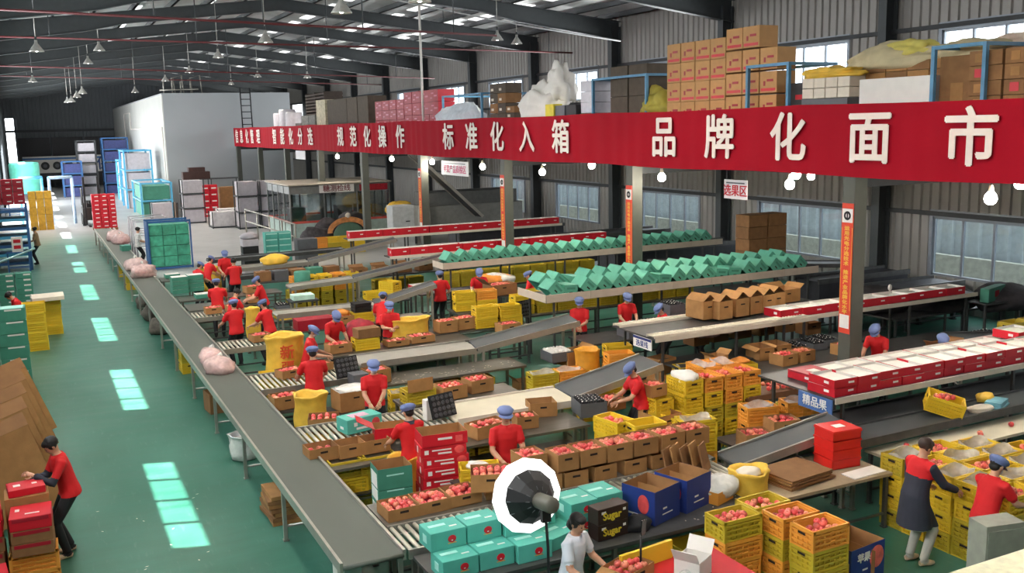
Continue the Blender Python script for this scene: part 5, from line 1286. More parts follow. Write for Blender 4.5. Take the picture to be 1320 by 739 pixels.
# third line
apple_carton(5.55, 17.3, .73, 'kraft apple carton at the left end of the bare stainless table', .1, .46, .38, .26, (4, 3), near=False, where='in the carton on the bare table')
open_carton(4.85, 16.6, .5, .62, .48, .36, 'large white lined kraft carton beside the worker holding an apple', .08, KRAFT, WHITE, True)
tag(obj('plastic_bag', rock_mesh('plastic_bag', WFILM, (.3, .24, .1), 61), None, (4.85, 16.6, .82)), 'white liner bag bulging from the large kraft carton', 'bag')
open_carton(4.75, 15.95, 0, .55, .5, .5, 'kraft carton lined with brown paper on the floor behind the teal printed carton', 0, KRAFT, KRAFTD, True)
steel_table(4.4, 5.35, 16.3, 16.9, .49, 'low stand under the large white lined carton', STEELD, STEELD)
sack(3.95, 16.05, 0, .56, .52, 1.02, 'tall yellow sack with a rolled mouth beside the long belt', seed=3)
apple_carton(3.75, 17.1, .55, 'kraft apple carton behind the tall yellow sack', .1, .5, .36, .24, (4, 3), near=False, where='in the carton behind the tall yellow sack')
steel_table(3.45, 4.1, 16.85, 17.4, .54, 'low stand under the carton behind the tall yellow sack', STEELD, STEELD)
crates(5.75, 16.35, 0, 'ggy', 'green white bucket pile right of the worker holding an apple', 1.4, 'l')
# lettered sack
t = sack(4.35, 19.55, .2, .78, .6, 1.15, 'bulging yellow sack with red characters among the workers', seed=5); 
REDINK = mat('red_ink', sr(214, 84, 40), .7)
lettering('lettering', '新', .3, REDINK, t, (-.03, -.345, .85), (math.radians(90), 0, 0), .006); lettering('lettering', '疆', .28, REDINK, t, (-.03, -.36, .54), (math.radians(90), 0, 0), .006); lettering('lettering', '精选苹果', .1, REDINK, t, (-.03, -.36, .3), (math.radians(90), 0, 0), .002)
steel_table(3.9, 4.85, 19.2, 19.9, .2, 'low platform under the lettered yellow sack', STEELD, STEELD)
crates(3.95, 19.0, .0, 'ygy', 'narrow pile between the long belt and the lettered sack', 1.4)
apple_carton(4.1, 18.2, .83, 'kraft apple carton on the third rollers by the long belt', .3, .44, .3, .15, (4, 3), near=False, where='in the carton on the third rollers')
apple_carton(4.75, 18.35, .83, 'second kraft apple carton on the third rollers', .3, .44, .3, .15, (4, 3), near=False, where='in the second carton on the third rollers')
mb = MB(); 
for s in (-1, 1): mb.box((0, s*.2, .2), (.04, .02, .4))
mb.box((0, 0, .4), (.04, .42, .02)); 
closed_box(5.1, 16.98, .73, .3, .3, .3, GREYP, 'rounded dark grey machine box beside the black fruit tray', .1)
# bench behind flat belt
crates(6.2, 20.0, .76, 'y', 'left yellow crate on the bench behind the flat grey belt', 1.57)
apple_carton(5.6, 20.0, .76, 'kraft apple carton in front of the looking down worker', .1, .5, .36, .2, (4, 3), near=False, where='in the carton before the looking down worker')
mb = MB(); mb.b2(-.26, .26, -.16, .16, 0, .2); tag(obj('kraft_sheet', mb.mesh('kraft_sheet', KRAFTD), None, (6.25, 20.0, 1.02), .1), 'brown box lying on the left crate behind the flat belt', 'box')
apple_carton(6.9, 19.95, .76, 'flat apple carton right of the left crate behind the flat belt', .0, .5, .34, .13, (4, 3), near=False, where='in the flat carton behind the flat belt')
apple_carton(7.5, 20.0, .76, 'orange heaped apple carton on the bench behind the flat belt', .0, .55, .36, .16, (5, 3), near=False, where='heaped in the carton behind the flat belt')
sack(7.5, 20.75, .3, .95, .5, .85, 'wide crumpled yellow sack behind the flat grey belt', seed=8)
steel_table(6.8, 8.3, 20.45, 21.05, .3, 'low stand under the wide yellow sack', STEELD, STEELD)
for i, (x, y) in enumerate(((8.35, 20.6), (8.85, 20.7))): apple_carton(x, y, .78, 'kraft apple carton, '+('left' if i == 0 else 'right')+' of the pair right of the wide yellow sack', .05, .46, .38, .28, (4, 3), near=False, where='in the '+('left' if i == 0 else 'right')+' carton beside the wide yellow sack')
steel_table(8.0, 10.4, 20.4, 21.1, .77, 'bench right of the wide yellow sack', STEEL)
apple_carton(9.65, 19.95, .72, 'kraft apple carton above the dark incline foot', .05, .5, .38, .24, (4, 3), near=False, where='in the carton above the incline foot')
steel_table(9.2, 10.1, 19.6, 20.2, .71, 'stand under the carton above the incline foot', STEELD, STEELD)
crates(9.35, 20.6, .78, 'yy', 'left yellow pile above the dark incline', 1.5); crates(9.95, 20.5, .78, 'yy', 'right yellow pile above the dark incline', 1.5)
tray_pad(10.55, 20.9, 1.05, 'black fruit tray standing on end right of the yellow piles', (1.35, 0, .3))
# boxes by the standing worker at centre
crates(9.85, 22.95, .75, 'yy', 'left yellow pile right of the standing worker', 1.4); crates(10.45, 22.9, .75, 'yo', 'right orange topped pile right of the standing worker', 1.4)
steel_table(9.5, 11.0, 22.5, 23.3, .74, 'bench of yellow piles right of the standing worker', STEELD)
tag(obj('plastic_bag', rock_mesh('plastic_bag', WFILM, (.5, .25, .26), 71), None, (9.75, 22.35, .3)), 'milky plastic bag heap in front of the yellow piles at centre', 'bag')
open_carton(11.2, 23.6, .95, .8, .5, .3, 'brown carton with apples below the rear teal shelf', .1, KRAFTD, KRAFTD, flaps='l', fl=.3, fang=40)
apples((11.2, 23.6), .6, .4, 1.2, .1, 'in the brown carton', (6, 4), False)
steel_table(10.7, 11.8, 23.3, 24.0, .94, 'stand under the brown apple carton below the rear teal shelf', STEELD, STEELD)
crates(11.35, 22.4-.3, .76, 'gg', 'pile at the left end of the front teal shelf', 1.57)
# five crate columns
for i, cc in enumerate(('ggoo', 'gyyy', 'ggyy', 'ggoo', 'ggyy')):
    crates(7.12+i*.44, 29.75, .0, cc+'y'*0, NTH[i]+' of the five columns behind the pale flat belt', 0, None)
    crates(7.12+i*.44, 30.31-.0, .0, 'gg', NTH[i]+' rear pile of the five columns', 0, None)
for i in range(4): crates(10.75+i*.55, 42.3, 0, ('goy', 'goo', 'ggy', 'ggy')[i], NTH[i]+' pile in front of the glass booth', 1.57)
crates(13.0, 42.2, 0, 'gy', 'low pile at the right of the booth crates', 1.57)
crates(8.85, 25.9, .72, 'yy', 'bright pair standing on the steel bench at centre', .5)
steel_table(8.4, 9.3, 25.5, 26.2, .71, 'stand under the bright yellow pair at centre', STEELD)
crates(8.95, 27.8, .4, 'y', 'flat yellow crate right of the five columns', 1.57)
steel_table(8.5, 9.4, 27.5, 28.1, .4, 'low stand right of the five columns', STEELD)
# cartons on the pale belt line
for i, (px, py) in enumerate(((396, 413), (415, 411), (433, 408))): 
    x, y = at(px, py, .8); apple_carton(x, 23.1, .73, 'kraft apple carton, '+NTH[i]+' from the left on the bench before the pale belt', .05, .46, .4, .22, (4, 3), near=False, where='in the '+NTH[i]+' carton before the pale belt')
tag(obj('orange_nets', rock_mesh('orange_nets', mat('orange_net', sr(236, 150, 60), .7), (.22, .16, .16), 45), None, (S(436, 404, .95).x, 23.1, .93)), 'orange nets heaped on the third carton before the pale belt', 'nets')
crates(S(455, 408, .73).x, 23.1, .73, 'y', 'yellow crate under the black tray stack on the pale belt bench', 1.57)
for i in range(3):
    mb = MB(); mb.box((0, 0, .035), (.42, .34, .07)); mb.box((0, 0, .066), (.45, .37, .01)); tag(obj('black_tray', mb.mesh('black_tray', BLACKP), None, (S(455, 408, .73).x, 23.1, .985+i*.078), .03*i), 'flat black tray, '+ORD[i]+' in the stack on the yellow crate', 'tray', 'stacked flat black trays')
tag(obj('red_carton', closed_box_mesh(.9, .5, .26, REDD)), 'long dark red carton beside the masked worker', 'box'); bpy.data.objects['red_carton'].location = (5.85, 22.95, .72)
# workers' jumble at far left of lines: teal cartons, sacks
for i, (px, py, n) in enumerate(((232, 378, 4), (252, 375, 4), (222, 358, 1), (262, 384, 1))):
    x, y = at(px, py, .75)
    for l in range(n):
        closed_box(x, y, .76+l*.125, .46, .38, .12, TEALD, 'teal carton with white lid, '+('single' if n == 1 else ORD[l]+' from the bottom')+', '+('left pile', 'right pile', 'near the cage rack', 'in front of the piles')[i]+' beside the long belt', .05, 'teal cartons with white lids', prints=[('t', 0, 0, .44, .36, WHITE)])
steel_table(3.5, 4.5, 32.9, 33.8, .75, 'small bench with one teal carton by the cage rack', STEEL)
steel_table(3.5, 5.5, 26.9, 28.0, .75, 'bench of teal carton piles beside the long belt', STEEL)
sack(5.2, 33.6, .2, .75, .6, .8, 'yellow sack behind the far stooping workers', seed=10); steel_table(4.7, 5.7, 33.2, 34.0, .2, 'low platform under the far yellow sack', STEELD)
sack(S(672-360, 415, .6).x, 23.9, .45, .35, .3, .75, 'bright yellow sack between the packed workers at left', seed=11); steel_table(4.45, 5.2, 23.5, 24.3, .45, 'low stand under the bright yellow sack at left', STEELD)
crates(5.85, 26.3, .4, 'y', 'yellow crate with dark bottles at left of the crate columns', 0); steel_table(5.5, 6.2, 25.9, 26.7, .4, 'low stand under the yellow crate with dark bottles', STEELD)
net_tray(5.85, 26.3, .655, 'row of black bottles on the yellow crate at left of the crate columns', .34, .5, .14, n=(4, 3))
closed_box(6.6, 27.0, .76, .6, .45, .14, mat('pale_green_lid', sr(190, 224, 206), .6), 'pale green lid box on the far bench left of the crate columns', 0)
steel_table(6.2, 7.0, 26.7, 27.3, .75, 'stand under the pale green lid box', STEELD)
mb = MB(); mb.lathe([(.24, 0), (.25, .02), (.25, .42), (.23, .44), (.001, .44)], 18); tag(obj('green_drum', mb.mesh('green_drum', TEALD), None, (S(339, 356, .3).x, 29.4, .76)), 'round green drum behind the far workers', 'drum')
tag(obj('yellow_bag', rock_mesh('yellow_bag', SACKY, (.5, .35, .3), 81), None, (S(353, 342, .9).x, 33.2, 1.0)), 'pale yellow bag lying on the far flat belt', 'bag')
mb = MB(); 
for i, (px, py, c_) in enumerate(((592, 352, 'orange'), (607, 355, 'milky'))):
    x, y = at(px, py, 1.0); tag(obj('plastic_bag', rock_mesh('plastic_bag', WFILM if i else mat('orange_net', sr(236, 150, 60), .7), (.6, .35, .32), 85+i), None, (x, 25.0, .96)), ('milky' if i else 'orange')+' bag heap beyond the standing worker at centre', 'bag')
steel_table(9.3, 12.0, 24.7, 25.3, .95, 'bench of bag heaps beyond the standing worker', STEELD)
# red bag of printed cloth beside the seated looking worker
tag(obj('red_bag', rock_mesh('red_bag', mat('red_printed_bag', sr(176, 26, 48), .6, var=.35, scale=7), (.38, .3, .75), 91, amp=.1), None, (6.35, 20.75, .5)), 'deep red printed sack between the two workers facing the camera', 'sack')
steel_table(5.95, 6.75, 20.45, 21.1, .5, 'low stand under the deep red printed sack', STEELD)
# yellow box pile and brown boxes right under the red right row
crates(18.0, 13.1, .75, 'gg', 'left of the dim yellow pair under the right red row', 1.57); crates(18.62, 13.1, .75, 'gg', 'right of the dim yellow pair under the right red row', 1.57)
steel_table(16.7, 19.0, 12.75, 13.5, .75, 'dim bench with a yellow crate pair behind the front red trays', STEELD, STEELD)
net_tray(17.2, 13.35-.2, .75, 'dark tray of silver tips behind the front red trays', .9, .7, .3, n=(8, 6))
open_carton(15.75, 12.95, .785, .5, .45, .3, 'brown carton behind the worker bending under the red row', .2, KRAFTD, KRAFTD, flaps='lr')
# more piles in and under the lines
for i in range(4): crates(7.3+i*.45, 21.35, 0, 'gg', 'under the bench by the wide yellow sack, '+NTH[i]+' from the left', 0)
for i in range(3): crates(6.5+i*.62, 17.4, 0, 'gg', 'in shade under the bare stainless table, '+NTH[i]+' from the left', 1.57)
for i in range(3): crates(5.3+i*.6, 14.3, 0, 'gg', 'in shade under the cream belt, '+NTH[i]+' from the left', 1.57)
for i in range(4): crates(6.1+i*.6, 10.9, 0, 'gg', 'in shade under the nearest bench, '+NTH[i]+' from the left', 1.57)
for i, (x, y, z, rz) in enumerate(((10.75, 15.2, .3, .2), (11.2, 14.55, .3, -.1), (10.45, 15.35, .3, .4))): open_carton(x, y, 0, .5, .42, .3+.08*i, 'empty kraft carton on the floor left of the shelf plate, '+NTH[i]+' one', rz, flaps='lr', fl=.16, fang=20+20*i)
for i, (x, y) in enumerate(((8.75, 17.3), (8.3, 15.75), (7.75, 15.65))): open_carton(x, y, 0, .46, .36, .32, 'kraft carton standing on the floor between the middle lines, '+NTH[i]+' one', .2*i, flaps='fb' if i else 'lr', fl=.14, fang=50)
for i, (x, y, z) in enumerate(((13.0, 14.4, .72), (13.5, 14.45, .72), (14.6, 14.4, .72))): apple_carton(x, y, z, 'kraft apple carton on the dark bench under the kraft shelf, '+NTH[i]+' from the left', .1, .42, .36, .22, (4, 3), near=False, where='')
for i in range(4): crates(14.2+i*.6, 17.95, .78, 'gy' if i % 2 else 'gg', 'dim pile on the bottle bench, '+NTH[i]+' from the left', 1.57)
for i in range(5): closed_box(6.3+i*.55, 30.8, .8, .46, .4, .3, (KRAFTD, GREYP, KRAFTD, TEALD, KRAFTD)[i], 'carton on the far bench behind the crate columns, '+NTH[i]+' from the left', .05*i, 'cartons on the far bench')
belt_conveyor((5.5, 36.3, .9), (10.6, 36.3, .95), .7, 'farthest flat dark belt in front of the glass booth', BELTD, STEELD)
belt_conveyor((5.6, 31.9, .85), (8.5, 31.9, .88), .6, 'dark flat belt behind the far bench of cartons', BELTD, STEELD)
belt_conveyor((6.6, 28.6, .9), (8.6, 28.6, .98), .7, 'flat belt just in front of the crate columns', mat('pale_grey_belt', sr(150, 146, 136), .5, var=.06), ALU)
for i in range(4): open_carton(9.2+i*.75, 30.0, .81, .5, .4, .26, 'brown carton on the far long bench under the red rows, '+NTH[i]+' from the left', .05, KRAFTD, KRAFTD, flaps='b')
for i in range(3): crates(10.2+i*.6, 30.05-.0+.75, 0, 'gg', 'beneath the second far red row, '+NTH[i]+' from the left', 1.57)
for i, (x, y) in enumerate(((5.35, 27.3), (4.6, 29.0), (5.6, 29.0))): apple_carton(x, y, .76, 'kraft apple carton among the far workers, '+NTH[i]+' one', .1*i, .46, .36, .2, (4, 3), near=False, where='')
steel_table(5.0, 5.7, 27.05, 27.55, .75, 'small steel stand with a carton among the far workers', STEEL)
for i, (x, y) in enumerate(((3.95, 25.85), (4.5, 25.85), (4.3, 21.75))): apple_carton(x, y, .83, 'kraft apple carton on the far rollers, '+NTH[i]+' one', .1*i, .42, .34, .16, (4, 3), near=False, where='')
# ================================================================== THE WORKERS
ff = lambda: random.uniform(-.02, .02)
person('man in red shirt and black trousers tagging red cartons in the left aisle', (0.02, 13.55, 0), math.radians(100), ((-.12, .36, 1.2), (.13, .38, 1.06)), 12, 28, 0, 'none', False, sleeve='cuff', h=1.7, vox=.013, shoe=SHOE, feet=((-.11, .06), (.11, -.03)), group=None)
person('woman in a long navy coat with red shoulders beside the yellow crate block', (9.42, 8.0, 0), math.radians(-96), ((-.2, .3, .95), (.22, .4, .98)), 10, 22, 5, 'none', False, trousers=GREYC, sleeve='long', coat=True, h=1.66, vox=.013, shoe=SHOE, hair=HAIRB, group=None, female=False)
person('worker in red with a blue cap leaning over the crates behind the grey cabinet', (9.72, 7.25, 0), math.radians(-92), ((-.15, .4, .95), (.2, .42, 1.0)), 14, 18, 0, 'cap', True, h=1.6, vox=.013, group=None)
person('woman in a white polo shirt showing apples behind the studio light', (4.72, 8.3, 0), math.radians(-155), ((-.2, .3, 1.0), (.18, .34, .98)), 8, 14, 5, 'none', False, SHIRTW, BLACKC, h=1.56, vox=.012, group=None, female=True)
person('worker in red with navy collar seen from behind at the second line', (4.55, 12.72, 0), math.radians(8), ((-.2, .38, .98), (.16, .4, 1.0)), 6, 12, 0, 'cap', False, h=1.62, apron=True, group='workers at the second line')
person('worker in red facing the camera beside the upper apple row', (5.62, 11.75, 0), math.radians(172), ((-.1, .3, 1.05), (.17, .3, .98)), 2, 2, 8, 'cap', False, h=1.66, vox=.013, group='workers at the second line')
person('stooping worker in red seen from the side filling a carton at centre', (8.75, 13.15, 0), math.radians(80), ((-.14, .44, 1.0), (.14, .42, .98)), 16, 26, 0, 'cap', False, h=1.62, vox=.014, group='workers at the second line')
person('masked worker in red holding an apple beside the large lined carton', (4.95, 15.55, 0), math.radians(168), ((-.05, .32, .96), (.12, .32, .94)), 5, 10, 0, 'cap', True, h=1.62, vox=.014, group='workers at the third line')
person('worker in red seen from behind by the tall yellow sack', (4.28, 17.0, 0), math.radians(-10), ((-.28, .34, 1.0), (.2, .38, 1.0)), 5, 6, 0, 'cap', False, h=1.66, vox=.014, group='workers at the third line')
person('masked worker in red turned right next to the lettered sack', (4.75, 19.1, 0), math.radians(-110), ((-.12, .36, 1.0), (.14, .36, 1.0)), 12, 18, 0, 'cap', True, h=1.62, group='workers at the third line')
person('worker in red looking down at apples behind the flat grey belt', (5.7, 20.7, 0), math.radians(-165), ((-.18, .34, .94), (.15, .34, .94)), 18, 30, 0, 'cap', False, h=1.6, group='workers at the third line')
person('masked worker in red with hands together behind the flat grey belt', (7.05, 20.75, 0), math.radians(170), ((-.05, .26, 1.06), (.05, .27, 1.06)), 3, 8, 0, 'cap', True, h=1.62, group='workers at the third line')
person('worker in red bending behind the masked worker at the pale belt', (7.4, 22.3, 0), math.radians(-25), ((-.15, .4, .95), (.15, .4, .95)), 25, 20, 0, 'cap', False, h=1.6, vox=.02, group='workers at the far lines')
person('worker in red standing straight with his back turned at centre', (9.72, 24.3, 0), math.radians(0), ((-.24, .2, .95), (.24, .2, .95)), 2, 4, 0, 'cap', False, h=1.66, vox=.018, group='workers at the far lines')
person('worker in red with a grey cap seen from behind left of the lettered sack', (4.0, 23.0, 0), math.radians(12), ((-.25, .36, 1.0), (.15, .4, 1.0)), 6, 8, 0, 'cap', False, h=1.64, vox=.018, group='workers at the far lines')
person('worker in red turned left behind the lettered sack', (4.7, 22.75, 0), math.radians(40), ((-.2, .4, .98), (.15, .4, .98)), 14, 12, 0, 'cap', False, h=1.62, vox=.018, group='workers at the far lines')
person('worker in red with a dark cap seen from behind beside the teal carton piles', (4.2, 26.6, 0), math.radians(-15), ((-.15, .36, 1.0), (.2, .38, 1.0)), 4, 10, 0, 'cap', False, h=1.64, vox=.02, group='workers at the far lines')
person('dark haired worker in red bending between the capped workers at left', (4.3, 24.9, 0), math.radians(-70), ((-.15, .4, .95), (.15, .4, .95)), 16, 26, 0, 'none', False, h=1.62, vox=.02, group='workers at the far lines')
person('worker in red seen from the side left of the yellow bottle crate', (5.35, 26.4, 0), math.radians(70), ((-.15, .4, 1.0), (.15, .4, 1.0)), 14, 22, 0, 'cap', False, h=1.64, vox=.02, group='workers at the far lines')
person('dark haired worker in red with back turned in the far group', (5.4, 30.6, 0), math.radians(10), ((-.2, .36, 1.0), (.22, .36, 1.0)), 4, 8, 0, 'none', False, h=1.66, vox=.02, group='workers in the far group')
person('worker in red facing the camera at the back of the far group', (5.55, 33.0, 0), math.radians(175), ((-.15, .3, .95), (.15, .3, .95)), 6, 20, 0, 'cap', True, h=1.62, vox=.022, group='workers in the far group')
person('stooping worker in red, front one of the pair by the teal cage', (4.3, 31.0, 0), math.radians(-60), ((-.15, .42, .95), (.15, .42, .95)), 24, 20, 0, 'cap', False, h=1.6, vox=.022, group='workers in the far group')
person('stooping worker in red, rear one of the pair by the teal cage', (4.85, 32.2, 0), math.radians(-60), ((-.15, .42, .95), (.15, .42, .95)), 20, 20, 0, 'cap', False, h=1.6, vox=.022, group='workers in the far group')
person('worker in red bending under the front teal shelf, left of the bottle crates', (12.25, 17.3, 0), math.radians(75), ((-.15, .42, .98), (.15, .42, .98)), 20, 22, 0, 'cap', False, h=1.62, vox=.016, group='workers under the teal shelves')
person('worker in red bending beside the first upright kraft carton', (13.3, 17.25, 0), math.radians(60), ((-.15, .42, .98), (.15, .42, .98)), 18, 22, 0, 'cap', False, h=1.62, vox=.016, group='workers under the teal shelves')
person('worker in red at the left end of the front teal shelf', (11.9, 23.1, 0), math.radians(60), ((-.15, .36, 1.0), (.15, .36, 1.0)), 10, 12, 0, 'cap', False, h=1.62, vox=.018, group='workers under the teal shelves')
person('worker in red with folded arms seen below the front teal shelf', (11.0, 18.95, 0), math.radians(150), ((-.02, .26, 1.0), (.04, .26, .96)), 4, 14, 0, 'cap', False, h=1.6, vox=.018, group='workers under the teal shelves')
person('worker in red partly hidden under the front teal shelf by the bottle trays', (12.3, 19.0, 0), math.radians(170), ((-.15, .34, .95), (.15, .34, .95)), 10, 16, 0, 'cap', False, h=1.58, vox=.018, group='workers under the teal shelves')
person('worker in red below the rear teal shelf beside the brown carton', (11.1, 24.75, 0), math.radians(160), ((-.15, .34, .95), (.15, .34, .95)), 20, 20, 0, 'cap', False, h=1.6, vox=.02, group='workers under the teal shelves')
person('worker in red with a dark apron bending right of the nearest column', (14.55, 13.45, 0), math.radians(110), ((-.15, .42, .95), (.15, .42, .95)), 22, 24, 10, 'cap', True, h=1.6, vox=.015, group='workers right of the nearest column')
person('worker hidden behind the red trays with only the cap showing', (14.85, 12.3, 0), math.radians(150), ((-.15, .34, .95), (.15, .34, .95)), 20, 16, 0, 'cap', False, h=1.58, vox=.018, group='workers right of the nearest column')
# ================================================================== LEFT AISLE SIDE
for i in range(6):
    closed_box(-.68, 24.3, i*.285, .58, .5, .28, TEALD, 'teal carton with white stripe, '+('topmost' if i == 5 else ORD[i]+' from the floor')+' in the pile at the left edge', random.uniform(-.04, .04), 'teal cartons piled at the left edge', prints=[('f', .05, .25, .34, .035, WHITE), ('t', 0, 0, .5, .4, TEALL)])
for i in range(5):
    closed_box(-1.3, 24.4, i*.285, .58, .5, .28, TEALD, 'teal carton, '+ORD[i]+' from the floor in the pile against the left picture edge', random.uniform(-.04, .04), 'teal cartons against the left edge', prints=[('f', .05, .25, .34, .035, WHITE)])
crates(-.25, 27.65, 0, 'yyyyy', 'left of the two yellow piles in the left aisle', 1.57)
crates(.15, 29.75, 0, 'yyyy', 'right of the two yellow piles in the left aisle', 1.57)
t = open_carton(.1, 29.5, 1.01, .8, .55, .1, 'shallow pinkish carton lid on the right yellow pile in the left aisle', .1, PAPER, WHITE, False, 'f', fl=.2, fang=150)
person('worker in red stooping behind the yellow piles in the left aisle', (-.55, 28.6, 0), math.radians(100), ((-.15, .36, .9), (.15, .36, .9)), 34, 20, 0, 'none', False, h=1.6, vox=.02, group=None)
closed_box(-1.05, 28.2, .0, .9, .6, 1.05, KRAFTD, 'brown carton beside the stooping worker in the left aisle', 0)
for i in range(7):
    for j in range(2): closed_box(-1.0+j*.5, 34.6, i*.17, .46, .4, .165, TEALD, 'green and white carton, '+ORD[i]+' from the floor, '+('left' if j == 0 else 'right')+' pile behind the stooping worker', random.uniform(-.05, .05), 'green and white cartons behind the stooping worker', prints=[('f', .1, .12, .2, .05, WHITE)])
mb = MB(); mb.tube([(-1.6, 35.6, 1.3), (-.1, 36.4, 1.75)], .035, 6); tag(obj('loose_tube', mb.mesh('loose_tube', mat('pale_tube', sr(150, 190, 190), .4)), None), 'pale tube propped slanting across the green cartons in the left aisle', 'tube')
# blue steel rack
t = thing('blue_rack', 'blue slatted steel rack at the left edge with red boxes on top', 'rack', (-1.55, 44.8, 0))
for x in (0, 1.25):
    for y in (0, 1.6): mb = MB(); mb.b2(x-.05, x+.05, y-.05, y+.05, 0, 2.7); obj('post', mb.mesh('post', BLUED), t)
for k in range(7): mb = MB(); mb.b2(-.03, 1.28, -.03, 1.63, .25+k*.36, .36+k*.36); obj('slat', mb.mesh('slat', BLUEF if k % 2 else BLUED), t)
mb = MB(); mb.b2(1.25, 1.3, 0, 1.6, .0, 2.5); obj('side_sheet', mb.mesh('side_sheet', BLUED), t)
for i in range(4):
    for j in range(3): closed_box(-1.35+j*.42, 45.3, 2.73+i*.26, .4, .5, .25, REDD, 'red carton on the blue rack, '+ORD[i]+' layer, '+NTH[j]+' from the wall', random.uniform(-.03, .03), 'red cartons on the blue rack', prints=[('f', .05, .13, .16, .04, WHITEP)])
closed_box(-.75, 44.3, .85, .4, .3, .6, WHITE, 'white notice box with red print hanging before the blue rack', 0, prints=[('f', 0, .44, .26, .14, RED), ('f', 0, .2, .26, .14, RED)]); steel_table(-1.2, -.3, 44.1, 44.6, .84, 'small stand before the blue rack', BLUED, BLUED)
person('person in dark trousers standing beside the blue rack at far left', (-.05, 46.6, 0), math.radians(80), ((-.15, .3, 1.0), (.15, .3, 1.0)), 4, 8, 0, 'none', False, mat('tan_shirt', sr(150, 120, 90), .8), BLACKC, h=1.66, vox=.025, group=None, face=False)
# big kraft cartons leaning in a row
for i in range(5):
    y = 14.8+i*.98; t = thing('leaning_carton', 'large opened kraft carton leaning in the left aisle row, '+NTH[i]+' from the front', 'cardboard', (-.46, y, .15), (math.radians(-14), -.3, .1+.03*i), 'large kraft cartons leaning in a row')
    mb = MB(); mb.b2(-.5, .5, -.03, -.02, 0, 1.22); mb.b2(-.5, .5, .02, .03, 0, 1.22); mb.b2(-.5, -.49, -.03, .03, 0, 1.22); mb.b2(.49, .5, -.03, .03, 0, 1.22); obj('body', mb.mesh('body', KRAFT), t)
    mb = MB(); mb.add([(0, 0, 0), (0, .25, 0), (0, .2, .3), (0, .03, .34)], [(0, 1, 2, 3)]); mb.add([(.008, 0, 0), (.008, .25, 0), (.008, .2, .3), (.008, .03, .34)], [(3, 2, 1, 0)]); obj('flap', mb.mesh('flap', KRAFT), t, (.49, .0, .9), (0, 0, .25))
    mb = MB(); mb.b2(-.5, .5, -.004, .004, 0, .22); obj('flap', mb.mesh('flap', KRAFTD), t, (0, -.03, 1.22), (-.5, 0, 0))
# carton piles by the man
crates(-.38, 12.75, 0, 'oo', 'under the red cartons beside the man in the left aisle', 1.57)
for i in range(3): closed_box(-.38, 12.72, .503+i*.165, .46, .46, .16, KRAFTD if i < 2 else RED, ['brown carton with red edge, lowest on the crates beside the man', 'brown carton with red edge, middle one beside the man', 'red lidded carton with white label the man is tagging'][i], random.uniform(-.06, .06), 'cartons beside the man in the left aisle', prints=[('f', 0, .13, .4, .045, REDD), ('t', .02, -.1, .16, .03, WHITEP), ('t', -.15, .05, .05, .08, WHITEP)])
closed_box(-.42, 13.2, .0, .5, .42, 1.08, KRAFT, 'tall kraft carton behind the man and the red cartons', .03)
closed_box(-.42, 13.2, 1.083, .42, .34, .09, RED, 'small red carton under the hand of the man', .1, prints=[('t', -.1, 0, .08, .08, WHITEP), ('t', .1, 0, .06, .06, WHITEP)])
for i in range(6): closed_box(-.95, 12.85, i*.19, .5, .46, .185, RED if i > 3 else KRAFTD, 'red brown carton, '+('topmost' if i == 5 else ORD[i]+' from the floor')+' in the pile at the lower left edge', random.uniform(-.08, .08), 'red brown cartons at the lower left edge', prints=[('f', .02, .14, .42, .05, REDD)])
closed_box(-.9, 11.9, 0, .5, .45, .62, RED, 'red carton at the very lower left corner', .1, prints=[('t', 0, 0, .2, .1, WHITEP)])
# ---- on and under the long belt
for i, (px, py, r, lab) in enumerate(((271, 462, .3, 'rear one of the two big pink bags of apples on the long belt'), (283, 475, .32, 'front one of the two big pink bags of apples on the long belt'), (175, 345, .42, 'rear pink bag on the far part of the long belt'), (186, 354, .45, 'front pink bag on the far part of the long belt'), (150, 308, .5, 'flat pink bag farthest along the long belt'), (156, 312, .45, 'white and pink bag beside a small red box on the long belt'))):
    p = S(px, py, .88); t = thing('bag_of_apples', lab, 'bag', (p.x, p.y, .80), i*.7, 'pink bags on the long belt')
    obj('bag', rock_mesh('bag', PINKF, (r*.8, r, r*.95), 100+i), t)
    mb = MB(); mb.tube([(0, 0, r*.85), (.02, .03, r*1.05), (.08, .0, r*1.1)], [.04, .03, .05], 6); obj('knot', mb.mesh('knot', WFILM), t)
    mb = MB()
    for k in range(14):
        a = random.uniform(0, 6.28); q = random.uniform(.0, r*.55); mb.ell((q*math.cos(a), q*math.sin(a), random.uniform(.06, r*.5)), (.045, .045, .042), 8, 5, k % 3)
    o = obj('apples', mb.mesh('apples', *APPLE), t); o['kind'] = 'stuff'
closed_box(S(159, 314, .8).x, S(159, 314, .8).y, .8, .34, .5, .2, RED, 'small red box on the far long belt beside a pink bag', .1)
closed_box(S(162, 323, .8).x, S(162, 323, .8).y, .8, .36, .5, .22, TEALD, 'small green carton on the far long belt', .1)
